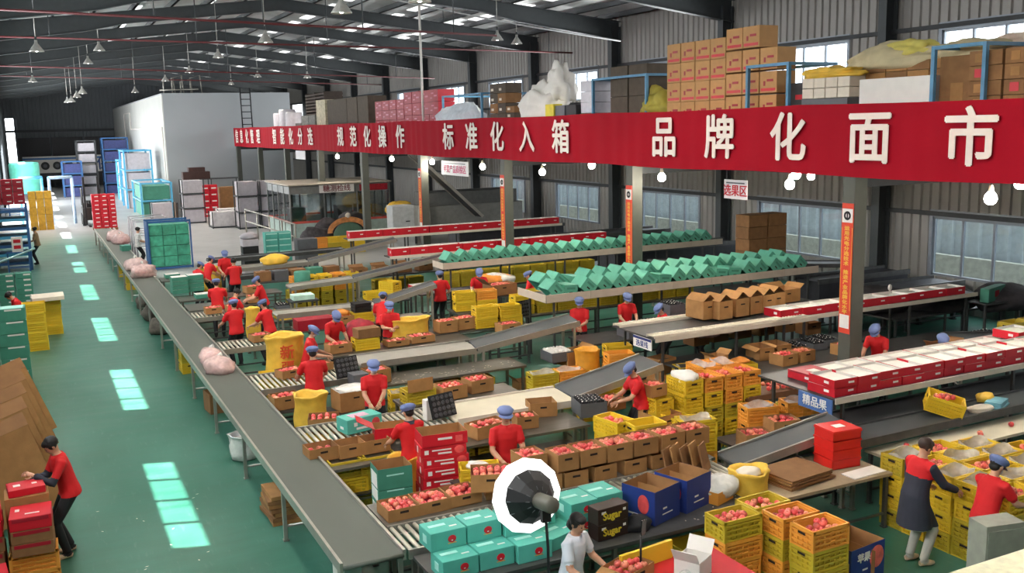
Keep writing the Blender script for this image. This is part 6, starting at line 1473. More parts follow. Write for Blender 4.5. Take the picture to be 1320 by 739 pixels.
# stuff tucked under the belt on the aisle side
def under(px, py, lab, kind):
    p = S(px, py, 0); x = max(p.x, 2.75)
    if kind == 'crate': crates(x+.15, p.y, 0, 'yg', lab, 0)
    elif kind == 'card':
        for i in range(7):
            mb = MB(); mb.box((0, 0, .03), (.42, .62, .055)); mb.box((.0, 0, .058), (.05, .62, .004)); tag(obj('folded_carton', mb.mesh('folded_carton', KRAFTD if i % 2 else KRAFT), None, (x+.05+random.uniform(-.03, .03), p.y+random.uniform(-.04, .04), i*.062), random.uniform(-.15, .15)), 'folded brown carton, '+('topmost' if i == 6 else ORD[i]+' from the floor')+', '+lab, 'cardboard', 'folded cartons '+lab)
    elif kind == 'bag': sack(x+.1, p.y, 0, .5, .5, .42, lab, WFILM, px)
    elif kind == 'box': open_carton(x+.1, p.y, 0, .4, .5, .4, lab, .1, KRAFTD, KRAFTD)
    elif kind == 'dark': tag(obj('dark_bag', rock_mesh('dark_bag', mat('grey_cloth_dark', sr(92, 84, 74), .8, var=.4, scale=8), (.24, .4, .42), px), None, (x+.05, p.y, 0)), lab, 'bag')
under(352, 668, 'under the near part of the long belt', 'card')
under(303, 592, 'clear bag of waste under the long belt by a leg', 'bag')
under(274, 530, 'brown carton in shadow under the long belt', 'box')
under(232, 480, 'under the middle of the long belt', 'crate')
under(203, 430, 'dark bundle under the long belt, nearer one', 'dark'); under(192, 412, 'dark bundle under the long belt, farther one', 'dark'); under(183, 398, 'grey cloth bundle under the long belt', 'dark')
under(153, 374, 'far down under the long belt, nearer one', 'crate'); under(146, 357, 'far down under the long belt, farther one', 'crate')
mb = MB(); mb.b2(-.1, .1, -.25, .25, 0, .62); t = tag(obj('white_carton', mb.mesh('white_carton', WHITE), None, (2.86, 10.35, 0)), 'narrow white printed carton under the near end of the long belt', 'box')
# ================================================================== FAR END
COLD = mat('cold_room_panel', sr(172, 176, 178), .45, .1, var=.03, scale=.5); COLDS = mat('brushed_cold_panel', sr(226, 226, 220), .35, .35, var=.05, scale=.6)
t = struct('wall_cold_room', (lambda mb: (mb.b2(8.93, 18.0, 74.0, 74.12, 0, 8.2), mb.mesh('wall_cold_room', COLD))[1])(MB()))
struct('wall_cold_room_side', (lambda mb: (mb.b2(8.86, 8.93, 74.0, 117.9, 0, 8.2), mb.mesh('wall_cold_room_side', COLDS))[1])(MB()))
struct('ceiling_cold_room', (lambda mb: (mb.b2(8.86, 18.0, 74.0, 117.9, 8.2, 8.3), mb.mesh('ceiling_cold_room', COLD))[1])(MB()))
t = thing('conduit_run', 'bent white conduit on the bright side of the white room', 'conduit', (8.8, 0, 0))
for pts in (([(0, 74.6, 5.9), (0, 98, 5.9), (0, 98, 7.4), (0, 104, 7.4), (0, 104, 2.0)]), ([(0, 74.6, 5.9), (0, 74.6, .3)])): mb = MB(); mb.tube(pts, .05, 6); obj('conduit', mb.mesh('conduit', WHITE), t)
# pipes and a ladder on the white room
t = thing('roof_pipework', 'bent bright pipes standing on the white room roof', 'pipes', (0, 0, 0))
for i, x in enumerate((9.3, 9.9, 10.5, 11.2)): mb = MB(); mb.tube([(x, 76, 8.3), (x, 76, 9.2+.25*(i % 2)), (x+.7, 76, 9.4+.25*(i % 2)), (x+.8, 76, 8.3)], .05, 6); obj('pipe', mb.mesh('pipe', ALU), t)
mb = MB(); mb.tube([(8.9, 75, 8.55), (11.6, 75, 8.6)], .05, 6); obj('pipe', mb.mesh('pipe', ALU), t)
t = thing('ladder', 'dark steel ladder leaning on the white room above the banner end', 'ladder', (14.15, 72.7, 4.585), 0)
for x in (0, .7): mb = MB(); mb.tube([(x, 0, 1.2), (x, .1, 4.0)], .045, 6); obj('rail', mb.mesh('rail', BLACKP), t)
for k in range(6): mb = MB(); mb.tube([(0, .02*k, 1.4+k*.45), (.7, .02*k, 1.4+k*.45)], .03, 6); obj('rung', mb.mesh('rung', BLACKP), t)
for k in (0, .7): mb = MB(); mb.tube([(k, 0, 0), (k, 0, 1.25)], .045, 6); obj('rail', mb.mesh('rail', BLACKP), t)
# back wall fittings
mb = MB(); mb.b2(XL+.3, 8.8, 117.2, 117.6, 5.9, 6.15); struct('trim_4', mb.mesh('trim_beam', DARKG))
t = thing('back_doors', 'row of tall dark sheet doors on the back wall', 'doors', (0, 117.4, 0))
for i in range(3): mb = MB(); mb.b2(-.9+i*3.3, 2.2+i*3.3, -.05, .05, 0, 5.3); obj('door_leaf', mb.mesh('door_leaf', mat('dark_door', sr(58, 56, 58), .6)), t)
t = thing('parked_trailer', 'white and blue trailer body with three round dark vents at the back wall', 'trailer', (0, 114.5, 0))
mb = MB(); mb.b2(-.6, 8.6, 0, 2.4, 1.6, 3.3); mb.b2(-.6, 8.6, -.02, 0, 3.1, 3.35); obj('body', mb.mesh('body', WHITE), t)
mb = MB(); mb.b2(-.6, 8.6, -.03, -.01, 3.0, 3.2); obj('blue_stripe', mb.mesh('blue_stripe', mat('trailer_blue', sr(70, 120, 176), .5)), t)
mb = MB(); mb.b2(-.6, 8.6, .1, 2.3, .7, 1.6); obj('chassis', mb.mesh('chassis', BLACKP), t)
for i in range(3): mb = MB(); mb.tube([(1.5+i*1.15, -.06, 2.35), (1.5+i*1.15, .02, 2.35)], .42, 18); obj('vent_ring', mb.mesh('vent_ring', BLACKP), t); mb = MB(); mb.tube([(1.5+i*1.15, -.09, 2.35), (1.5+i*1.15, -.05, 2.35)], .2, 14); obj('vent_hub', mb.mesh('vent_hub', GREYP), t)
lettering('lettering', '保鲜', 1.5, mat('trailer_letter_blue', sr(50, 80, 140), .5), t, (8.0, -.05, 2.35), (math.radians(90), 0, 0), .02)
for k in range(3): mb = MB(); mb.tube([(.8+k*3.2, .5, .5), (.8+k*3.2, .9, .5)], .48, 16); obj('wheel', mb.mesh('wheel', BLACKP), t)
# far storage stacks
def cage_stack(x, y, z0, w, d, h, n, m, lab, frame=None, gi=None, cols=1):
    for i in range(n):
        t = thing('caged_pallet', (lab+', '+(ORD[i]+' from the floor' if n > 1 else 'single')), 'pallet', (x, y, z0+i*h), 0, gi)
        mb = MB(); mb.b2(-w/2+.06, w/2-.06, -d/2+.06, d/2-.06, .1, h-.03); obj('wrapped_goods', mb.mesh('wrapped_goods', m), t)
        for sx in (-1, 1):
            for sy in (-1, 1): mb = MB(); mb.b2(sx*w/2-.03, sx*w/2+.03, sy*d/2-.03, sy*d/2+.03, 0, h); obj('post', mb.mesh('post', frame or DARKG), t)
        mb = MB()
        for sy in (-1, 1): mb.b2(-w/2, w/2, sy*d/2-.03, sy*d/2+.03, .02, .09)
        obj('cage_rail', mb.mesh('cage_rail', frame or DARKG), t)
        mb = MB()
        for sx in (-1, 1): mb.b2(sx*w/2-.03, sx*w/2+.03, -d/2, d/2, .02, .09)
        obj('cage_rail', mb.mesh('cage_rail', frame or DARKG), t)
        for k in range(3): mb = MB(); u = -w/2+w*(k+1)/4; mb.b2(u-.012, u+.012, -d/2+.045, -d/2+.058, .1, h-.04); obj('crease', mb.mesh('crease', m), t)
cage_stack(8.78, 62.2, 0, 1.25, 1.2, .88, 3, GREYF, 'wrapped lavender white pallet in the tall pile before the white room', gi='wrapped pallets left pile')
cage_stack(10.95, 56.6, 0, 1.15, 1.2, .9, 3, GREYF, 'lavender wrapped pallet, left column by the railing', gi='wrapped pallets by the railing')
cage_stack(12.2, 56.6, 0, 1.15, 1.2, .9, 3, GREYF, 'lavender wrapped pallet, right column by the railing', gi='wrapped pallets by the railing')
cage_stack(9.9, 58.2, 0, 1.5, 1.3, .95, 1, mat('white_wrap_bright', sr(222, 216, 216), .4), 'low white wrapped pallet between the two tall piles')
cage_stack(10.9, 60.2, 0, 2.2, 1.2, .95, 1, mat('white_wrap_bright', sr(222, 216, 216), .4), 'wide low white pallet behind the low wrapped one')
for i in range(5):
    for j in range(2): closed_box(10.15+j*.5, 66.0, i*.42, .48, .5, .41, RED, 'red carton, '+ORD[i]+' from the floor, '+('left' if j == 0 else 'right')+' column before the white room', random.uniform(-.05, .05), 'red cartons before the white room', prints=[('f', 0, .2, .3, .08, WHITEP)])
closed_box(11.6, 66.3, 0, 1.0, .8, 1.9, KRAFTD, 'tall brown carton right of the red cartons before the white room', 0); closed_box(12.7, 66.2, 0, .9, .8, 1.2, REDD, 'dark red carton pile right of the tall brown carton', 0)
mb = MB(); mb.b2(-.9, .9, -.4, .4, 0, .5); mb.b2(-.5, .6, -.3, .3, .5, .8); tag(obj('brown_couch', mb.mesh('brown_couch', mat('dark_brown_cloth', sr(66, 44, 40), .7)), None, (10.3, 70.5, 2.3)), 'dark brown bundle on the storage platform before the white room', 'bundle')
steel_table(9.2, 13.2, 69.8, 71.2, 2.3, 'storage platform before the white room', STEELD, DARKG)
# teal patterned cage near the belt with the wire fence
t = thing('caged_pallet', 'teal printed cartons in a blue cage beside the far long belt', 'pallet', (4.85, 42.0, 0))
n = 0
mt = mat('teal_printed_boxes', sr(72, 164, 132), .5, var=.3, scale=5)
for i in range(4):
    for j in range(3): mb = MB(); mb.b2(-.77+j*.52, -.27+j*.52, -.5, .5, .12+i*.43, .53+i*.43); obj('printed_carton', mb.mesh('printed_carton', mt), t)
for sx in (-.82, .82):
    for sy in (-.55, .55): mb = MB(); mb.b2(sx-.03, sx+.03, sy-.03, sy+.03, 0, 2.0); obj('post', mb.mesh('post', BLUED), t)
for z in (.06, 1.95):
    for sy in (-.55, .55): mb = MB(); mb.b2(-.82, .82, sy-.03, sy+.03, z-.04, z+.04); obj('rail', mb.mesh('rail', BLUED), t)
mb = MB(); mb.b2(-.85, -.8, -.55, .55, .1, 1.95); obj('side_sheet', mb.mesh('side_sheet', BLUED), t)
t = thing('wire_cages', 'empty wire cages behind the teal caged cartons', 'cage', (3.9, 45.2, 0))
for k in range(4):
    for sx in (0, 1.5): mb = MB(); mb.tube([(sx, k*1.1, 0), (sx, k*1.1, 1.7)], .035, 6); obj('post', mb.mesh('post', GREYF), t)
    for z in (.5, 1.1, 1.7): mb = MB(); mb.tube([(0, k*1.1, z), (1.5, k*1.1, z)], .025, 6); obj('rail', mb.mesh('rail', GREYF), t)
    for z in (1.7,): mb = MB(); mb.tube([(0, 0, z), (0, 3.3, z)], .025, 6); obj('rail', mb.mesh('rail', GREYF), t)
person('person in a pale patterned top standing by the far long belt', (3.8, 43.2, 0), math.radians(-90), ((-.15, .3, 1.0), (.15, .3, 1.0)), 4, 8, 0, 'none', False, mat('pale_print_top', sr(200, 196, 190), .8, var=.3, scale=20), BLACKC, h=1.68, vox=.025, group=None, face=False)
# far light-blue racks
def frame_rack(x, y, w, d, h, lab, m, shelves=2, goods=None):
    t = thing('steel_rack', lab, 'rack', (x, y, 0))
    for sx in (0, w):
        for sy in (0, d): mb = MB(); mb.b2(sx-.06, sx+.06, sy-.06, sy+.06, 0, h); obj('post', mb.mesh('post', m), t)
    for k in range(shelves+1):
        z = h*(k+1)/(shelves+1)
        for sy in (0, d): mb = MB(); mb.b2(0, w, sy-.05, sy+.05, z-.1, z); obj('beam', mb.mesh('beam', m), t)
        for sx in (0, w): mb = MB(); mb.b2(sx-.05, sx+.05, 0, d, z-.1, z); obj('beam', mb.mesh('beam', m), t)
    if goods:
        for k in range(shelves+1): mb = MB(); z0 = h*k/(shelves+1); mb.b2(.1, w-.1, .1, d-.1, z0+.02, z0+h/(shelves+1)-.25); obj('shelf_goods', mb.mesh('shelf_goods', goods), t)
frame_rack(6.4, 68.0, 1.9, 5.5, 2.3, 'sky blue rack of green goods before the bright room wall', BLUEF, 1, TEALD)
frame_rack(6.3, 77.5, 1.9, 3.5, 4.3, 'tall sky blue rack of lavender bales before the bright room wall', BLUEF, 2, GREYF)
frame_rack(6.6, 86.0, 1.9, 3.0, 3.4, 'pale blue rack with mixed bins beyond the lavender bales', BLUEF, 2, WHITE)
frame_rack(6.2, 98.0, 2.2, 2.0, 5.2, 'dark navy rack against the back of the white room', BLUED, 4, mat('navy_bins', sr(52, 60, 110), .5, var=.2))
frame_rack(4.0, 98.0, 1.6, 1.6, 5.0, 'grey stack of crates standing before the trailer', DARKG, 4, GREYF)
frame_rack(2.6, 96.0, 1.6, 1.6, 3.2, 'dark blue bin rack left of the grey stack', BLUED, 2, mat('navy_bins', sr(52, 60, 110), .5, var=.2))
cage_stack(7.4, 66.2, 0, 1.3, 1.2, 1.1, 1, GREYF, 'grey wrapped bale in front of the sky blue rack')
cage_stack(8.0, 64.4-.4, 0, .1, .9, 1.2, 1, KRAFTD, 'narrow brown board pallet beside the tall white pile')
mb = MB(); mb.lathe([(.9, 0), (.95, .1), (.95, 2.0), (.9, 2.15), (.001, 2.2)], 20); tag(obj('mint_bale', mb.mesh('mint_bale', mat('mint_wrap', sr(110, 214, 190), .5, var=.15, scale=3)), None, (-.35, 76.0, 1.55), 0), 'tall mint green wrapped bale at the far left', 'bale')
steel_table(-1.6, .7, 75.0, 77.0, 1.55, 'platform under the mint green bale', BLUED, BLUED)
for i, (x, y) in enumerate(((-.7, 68.5), (1.0, 67.0))):
    t = thing('hoop_rack', ('left' if i == 0 else 'right')+' pale blue steel hoop rack standing in the far aisle', 'rack', (x, y, 0))
    for sx in (0, 1.3):
        for sy in (0, 1.0): mb = MB(); mb.tube([(sx, sy, 0), (sx, sy, 2.9)], .08, 8); obj('post', mb.mesh('post', BLUEF if i == 0 else mat('pale_blue_frame', sr(170, 196, 230), .5)), t)
    for sy in (0, 1.0): mb = MB(); mb.tube([(0, sy, 2.9), (1.3, sy, 2.9)], .08, 8); obj('top_bar', mb.mesh('top_bar', BLUEF if i == 0 else mat('pale_blue_frame', sr(170, 196, 230), .5)), t)
    for sx in (0, 1.3): mb = MB(); mb.tube([(sx, 0, 2.9), (sx, 1, 2.9)], .08, 8); obj('top_bar', mb.mesh('top_bar', BLUEF), t)
for i in range(5):
    for j in range(3): closed_box(-.05+j*.42, 63.8, i*.46, .4, .6, .45, mat('mustard_card', sr(196, 150, 44), .6, var=.15), 'mustard yellow carton, '+ORD[i]+' from the floor, '+NTH[j]+' from the left in the far aisle pile', random.uniform(-.03, .03), 'mustard cartons in the far aisle')
# red carton pallet with forklift behind
t = thing('wooden_pallet', 'wooden pallet under the red cartons on the forklift', 'pallet', (3.65, 61.3, 0))
for k in range(4): mb = MB(); mb.b2(-.65+k*.35, -.4+k*.35, -.6, .6, .1, .13); obj('board', mb.mesh('board', KRAFTD), t)
for k in range(3): mb = MB(); mb.b2(-.65, .65, -.58+k*.53, -.48+k*.53, 0, .1); obj('bearer', mb.mesh('bearer', KRAFTD), t)
for i in range(8):
    for j in range(3): closed_box(3.22+j*.43, 61.2+random.uniform(-.03, .03), .135+i*.245, .41, .6, .24, RED, 'red carton on the forklift pallet, '+ORD[i]+' layer, '+NTH[j]+' from the left', random.uniform(-.03, .03), 'red cartons on the forklift pallet', prints=[('f', .05, .12, .2, .05, WHITEP)])
t = thing('forklift', 'dark forklift with tall mast behind the red carton pallet', 'forklift', (3.2, 64.4, 0))
mb = MB(); mb.b2(-.55, .55, 0, 1.8, .35, 1.1); mb.b2(-.5, .5, 1.2, 2.0, .4, 1.3); obj('chassis', mb.mesh('chassis', mat('forklift_dark', sr(46, 42, 40), .5)), t)
for sx in (-.4, .4): mb = MB(); mb.b2(sx-.06, sx+.06, -.35, -.2, .1, 3.0); obj('mast_rail', mb.mesh('mast_rail', BLACKP), t)
for sx in (-.5, .5):
    mb = MB(); mb.tube([(sx, .2, 1.1), (sx, .3, 2.2), (sx, 1.3, 2.25), (sx, 1.5, 1.2)], .045, 6); obj('roof_guard', mb.mesh('roof_guard', BLACKP), t)
    for y in (.3, 1.6): mb = MB(); mb.tube([(sx-.1, y, .36), (sx+.1, y, .36)], .36, 14); obj('wheel', mb.mesh('wheel', BLACKP), t)
for sx in (-.25, .25): mb = MB(); mb.b2(sx-.07, sx+.07, -1.4, -.3, .05, .1); obj('fork', mb.mesh('fork', BLACKP), t)
mb = MB(); mb.b2(-.28, .28, .7, 1.2, 1.1, 1.5); obj('seat', mb.mesh('seat', BLACKP), t)
mb = MB(); mb.lathe([(.18, .02), (.2, 0), (.18, -.02), (.16, 0), (.18, .02)], 14, M=Matrix.Translation((0, .45, 1.4)) @ Matrix.Rotation(.6, 4, 'X')); obj('steering_wheel', mb.mesh('steering_wheel', BLACKP), t)
# ================================================================== GLASS BOOTH AND WHAT STANDS AROUND IT
GL = glassmat('booth_glass', (.86, .9, .9), .16)
t = thing('glass_booth', 'glazed inspection booth with red trimmed panels under the mezzanine', 'booth', (11.45, 48.2, 0))
W_, D_, H_ = 5.2, 5.0, 2.75
FRB = mat('booth_frame', sr(120, 122, 120), .4, .4); PNL = mat('booth_panel', sr(176, 196, 188), .5); REDT = mat('booth_red_trim', sr(206, 90, 80), .5)
for x in (0, 1.73, 3.46, W_):
    for y in ((0, D_) if 0 < x < W_ else (0, 1.25, 2.5, 3.75, D_)): mb = MB(); mb.b2(x-.035, x+.035, y-.035, y+.035, 0, H_); obj('post', mb.mesh('post', FRB), t)
for (x0, x1, y0, y1, nx) in ((0, W_, 0, 0, 3), (0, 0, 0, D_, 4), (W_, W_, 0, D_, 4), (0, W_, D_, D_, 3)):
    for k in range(nx):
        if y0 == y1: a = (x0+(x1-x0)*k/nx+.04, x0+(x1-x0)*(k+1)/nx-.04, y0-.008, y0+.008)
        else: a = (x0-.008, x0+.008, y0+(y1-y0)*k/nx+.04, y0+(y1-y0)*(k+1)/nx-.04)
        mb = MB(); mb.b2(*a, .98, 2.3); obj('glass_pane', mb.mesh('glass_pane', GL), t)
        mb = MB(); mb.b2(*a, .02, .85); obj('panel', mb.mesh('panel', PNL), t)
        mb = MB(); mb.b2(a[0], a[1], a[2]-.004, a[3]+.004, .86, .97); obj('red_trim', mb.mesh('red_trim', REDT), t)
        mb = MB(); mb.b2(*a, 2.34, 2.7); obj('header', mb.mesh('header', FRB), t)
mb = MB(); mb.b2(-.1, W_+.1, -.1, D_+.1, H_, H_+.06); obj('roof', mb.mesh('roof', mat('booth_roof', sr(176, 166, 150), .5)), t)
mb = MB(); mb.b2(1.5, 3.3, -.05, -.02, 2.34, 2.72); sgn = obj('sign', mb.mesh('sign', WHITEP), t); lettering('lettering', '糖测检线', .36, mat('sign_maroon', sr(130, 40, 50), .6), sgn, (2.4, -.056, 2.53), (math.radians(90), 0, 0), .004)
mb = MB(); mb.b2(3.6, 5.1, -.03, -.01, 2.36, 2.68); sgn = obj('sign', mb.mesh('sign', REDD), t); lettering('lettering', '自动分选区', .26, RED, sgn, (4.35, -.036, 2.52), (math.radians(90), 0, 0))
for i in range(3): closed_box((12.3, 14.8, 15.9)[i], 50.5, 0, .8, .8, 1.5, mat('dark_machine', sr(60, 60, 64), .5), 'dark machine cabinet inside the glass booth, '+NTH[i]+' from the left', 0, 'cabinets inside the booth', prints=[('f', 0, 1.1, .5, .3, BLACKP), ('f', 0, .6, .3, .1, GREYP)])
# arch decoration before the booth
t = thing('arch_sign', 'orange arched sign with a round green hill before the glass booth', 'sign', (13.6, 45.6, 0))
mb = MB(); n = 14; vs = []; fs = []
for k in range(n+1):
    a = math.pi*k/n; vs += [(1.05*math.cos(a), -.03, .55+.75*math.sin(a)), (.82*math.cos(a), -.03, .55+.5*math.sin(a)), (1.05*math.cos(a), .03, .55+.75*math.sin(a)), (.82*math.cos(a), .03, .55+.5*math.sin(a))]
for k in range(n): b = 4*k; fs += [(b, b+4, b+5, b+1), (b+2, b+3, b+7, b+6), (b, b+2, b+6, b+4), (b+1, b+5, b+7, b+3)]
mb.add(vs, fs); obj('arch', mb.mesh('arch', mat('arch_orange', sr(226, 150, 90), .6, var=.3, scale=6)), t)
mb = MB(); mb.ell((0, 0, .3), (.8, .06, .75), 20, 10); obj('green_hill', mb.mesh('green_hill', mat('hill_green', sr(90, 120, 100), .7)), t)
mb = MB(); mb.ell((0, 0, 1.36), (.14, .05, .14), 12, 8); obj('crest', mb.mesh('crest', PAPER), t)
# railing, teal piles and odds left of the booth
t = thing('guard_rail', 'grey steel guard rail left of the glass booth', 'railing', (10.2, 48.2, 0))
for k in range(5): mb = MB(); mb.tube([(k*.3-.4, 3-k*1.4, 0), (k*.3-.4, 3-k*1.4, 1.5-.1*k)], .04, 8); obj('post', mb.mesh('post', ALU), t)
for z in (1.5, .9): mb = MB(); mb.tube([(-.4, 3, z), (.8, -2.6, z-.4)], .04, 8); obj('rail', mb.mesh('rail', ALU), t)
bx, by = at(342, 352, 0)
for i in range(6):
    for j in range(2): closed_box(8.3+j*.52, 38.6, .12+i*.235, .5, .45, .23, TEAL, 'teal carton with pale stripe, '+ORD[i]+' layer, '+('left' if j == 0 else 'right')+' column left of the booth', random.uniform(-.02, .02), 'teal cartons left of the booth', prints=[('f', 0, .18, .44, .05, TEALL)])
steel_table(7.95, 9.2, 38.2, 39.0, .115, 'pallet under the teal cartons left of the booth', KRAFTD, KRAFTD)
for i in range(5): closed_box(7.35, 38.0, i*.28, .6, .5, .27, (GREYF, BLACKP, GREYP, BLACKP, GREYF)[i], 'black and white bale, '+ORD[i]+' from the floor left of the teal cartons', random.uniform(-.1, .1), 'black and white bales')
tag(obj('white_roll_heap', rock_mesh('white_roll_heap', GREYF, (.36, .3, .22), 121), None, (7.35, 38.0, 1.405)), 'heap of white film on top of the black and white bales', 'film')
closed_box(9.65, 38.4, 0, .8, .6, 1.2, GREYP, 'grey stacked bins right of the teal cartons', 0, prints=[('f', 0, .8, .7, .02, BLACKP), ('f', 0, .4, .7, .02, BLACKP)])
# ================================================================== UNDER THE MEZZANINE, RIGHT SIDE
t = thing('grading_machine', 'large grey grading machine with a rounded end panel behind the third column', 'machine', (17.2, 41.5, 0))
MACH = mat('machine_grey', sr(128, 128, 124), .5)
mb = MB(); mb.b2(-1.2, 3.8, 0, 2.0, .6, 1.9); obj('body', mb.mesh('body', MACH), t)
mb = MB(); mb.b2(-1.0, 3.6, .2, 1.8, 1.9, 2.5); obj('hopper', mb.mesh('hopper', mat('machine_dark_grey', sr(92, 94, 92), .5)), t)
mb = MB(); mb.tube([(-1.3, -.05, 1.4), (-1.22, -.05, 1.4)], .7, 20, sq=(1.2, 1)); obj('end_panel', mb.mesh('end_panel', mat('machine_pale', sr(160, 160, 152), .5)), t)
for sx in (-1.0, 1.2, 3.5):
    for sy in (.1, 1.9): mb = MB(); mb.b2(sx-.06, sx+.06, sy-.06, sy+.06, 0, .6); obj('leg', mb.mesh('leg', DARKG), t)
belt_conveyor((14.5, 38.8, 4.4), (17.6, 39.0, 1.6), .8, 'black conveyor slanting down from the mezzanine by the fourth column', BLACKP, ALU, legz=False)
for i in range(3): tag(obj('yellow_bag', rock_mesh('yellow_bag', SACKY, (.7, .5, .7), 130+i, amp=.1), None, (15.9+.9*(i % 2), 44.6, .02+.62*i)), ['lower left', 'middle right', 'upper'][i]+' yellow bag in the pile behind the fourth column', 'bag', 'yellow bags behind the fourth column')
closed_box(14.6, 40.9, 0, 1.0, .8, 2.1, mat('white_cabinet', sr(170, 172, 172), .5), 'pale tall cabinet left of the fourth column', 0, prints=[('f', .2, 1.4, .2, .05, BLACKP), ('f', .2, 1.1, .2, .05, BLACKP), ('f', .2, .8, .2, .05, BLACKP)])
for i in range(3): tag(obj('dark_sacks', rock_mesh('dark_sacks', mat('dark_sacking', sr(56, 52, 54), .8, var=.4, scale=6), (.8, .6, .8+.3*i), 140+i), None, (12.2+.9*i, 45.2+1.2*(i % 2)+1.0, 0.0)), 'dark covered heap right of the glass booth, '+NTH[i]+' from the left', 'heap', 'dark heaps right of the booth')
for i in range(5):
    for j in range(2): closed_box(19.3+j*.75, 22.9, i*.36+.9, .7, .6, .35, KRAFTD, 'dark brown carton, '+ORD[i]+' layer, '+('left' if j == 0 else 'right')+' column by the far wall windows', random.uniform(-.04, .04), 'dark cartons by the wall')
steel_table(18.8, 20.6, 22.5, 23.3, .9, 'dark stand under the carton pile by the far wall', STEELD, STEELD)
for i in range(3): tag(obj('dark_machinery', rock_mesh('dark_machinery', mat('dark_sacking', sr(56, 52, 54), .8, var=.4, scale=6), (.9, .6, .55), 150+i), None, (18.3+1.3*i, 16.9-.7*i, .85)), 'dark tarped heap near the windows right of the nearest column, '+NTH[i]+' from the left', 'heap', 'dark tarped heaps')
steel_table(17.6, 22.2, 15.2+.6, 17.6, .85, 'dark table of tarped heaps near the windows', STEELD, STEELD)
closed_box(20.2, 15.3, 1.15, 1.0, .2, .32, TEALD, 'teal carton with a red mark by the right windows', .3, prints=[('f', 0, .16, .25, .15, REDD)]); steel_table(19.6, 20.9, 15.0, 15.6, 1.14, 'stand under the teal carton by the right windows', STEELD, STEELD)
for i in range(2): closed_box(20.2+.95*i, 12.8-.4*i, 0, .9, .8, 1.75, mat('navy_tarp', sr(30, 36, 90), .6) if i == 0 else mat('dark_maroon_print', sr(60, 34, 44), .7, var=.5, scale=4), ('navy covered' if i == 0 else 'dark patterned')+' stack below the right windows at the picture edge', .1)
mb = MB(); mb.tube([(0, 0, 0), (0, 0, .55)], .02, 8); mb.ell((0, 0, .6), (.05, .05, .08), 10, 6); tag(obj('desk_microphone', mb.mesh('desk_microphone', WHITE), None, (S(1147, 375, 1.4).x, S(1147, 375, 1.4).y, .88)), 'thin white stand with a round head right of the nearest column', 'stand')
MZ0_ = 4.585
# dark machine blocks added to darken the space along the right wall
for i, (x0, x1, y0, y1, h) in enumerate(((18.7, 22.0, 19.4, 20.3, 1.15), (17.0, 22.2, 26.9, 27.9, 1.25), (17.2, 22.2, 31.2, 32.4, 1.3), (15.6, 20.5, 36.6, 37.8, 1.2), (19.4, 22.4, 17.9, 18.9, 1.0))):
    t = thing('dark_machine_block', 'long dark sorting machine in the gloom by the right wall, '+NTH[i]+' listed from the front', 'machine', (x0, y0, 0), 0, 'dark machines by the right wall')
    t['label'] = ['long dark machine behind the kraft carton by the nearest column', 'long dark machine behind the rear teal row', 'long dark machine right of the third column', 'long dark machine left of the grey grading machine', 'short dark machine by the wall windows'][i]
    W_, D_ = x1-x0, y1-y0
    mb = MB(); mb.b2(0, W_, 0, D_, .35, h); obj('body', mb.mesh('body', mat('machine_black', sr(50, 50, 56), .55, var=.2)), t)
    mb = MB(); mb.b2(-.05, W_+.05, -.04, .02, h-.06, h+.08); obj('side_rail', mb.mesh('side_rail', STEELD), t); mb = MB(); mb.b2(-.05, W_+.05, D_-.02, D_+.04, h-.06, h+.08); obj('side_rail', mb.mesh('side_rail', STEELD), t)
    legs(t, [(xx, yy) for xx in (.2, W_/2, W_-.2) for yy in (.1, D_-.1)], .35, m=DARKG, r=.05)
p = SX(537, 130, XB+.1); mb = MB(); mb.tube([(0, 0, 0), (0, 0, roof_z(XB+.1)-MZ0_-.2)], .05, 8); tag(obj('white_pole', mb.mesh('white_pole', WHITE), None, (XB+.35, p.y, MZ0_)), 'thin white pole rising from the banner to the roof beside the red cartons', 'pole')
# hanging notices
def notice(px0, py0, px1, py1, X, txt, m, lab, sz, sub=False):
    a = SX(px0, py0, X); b = SX(px1, py1, X); yc = (a.y+b.y)/2; zc = (a.z+b.z)/2; wy = abs(a.y-b.y); hz = abs(a.z-b.z)
    t = thing('hanging_notice', lab, 'sign', (X, yc, zc))
    mb = MB(); mb.box((0, 0, 0), (.02, wy, hz)); obj('board', mb.mesh('board', mat('notice_white', sr(230, 226, 226), .5, var=.02)), t)
    if txt: lettering('lettering', txt, sz, m, t, (-.014, 0, -hz*.1), (math.radians(90), 0, math.radians(-90)), .004)
    if sub: mb = MB(); mb.box((-.013, 0, hz*.33), (.004, wy*.8, .03)); obj('line', mb.mesh('line', GREYP), t)
    for s in (-1, 1): mb = MB(); mb.tube([(0, s*wy*.4, hz/2), (0, s*wy*.4, max(hz/2+.02, 4.45-zc))], .008, 6); obj('hanger', mb.mesh('hanger', GREYP), t)
notice(569, 207, 604, 228, XB+.5, '苹果产品质检区', mat('notice_pink', sr(216, 90, 130), .6), 'white notice with pink characters hanging beside the fourth column', .31, True)
notice(934, 231, 963, 258, XB+.4, '选果区', RED, 'small white square sign with red characters under the banner', .27, True)
notice(381, 194, 394, 206, XB+.4, '', RED, 'blank pale sheet hanging under the far end of the banner', .2)
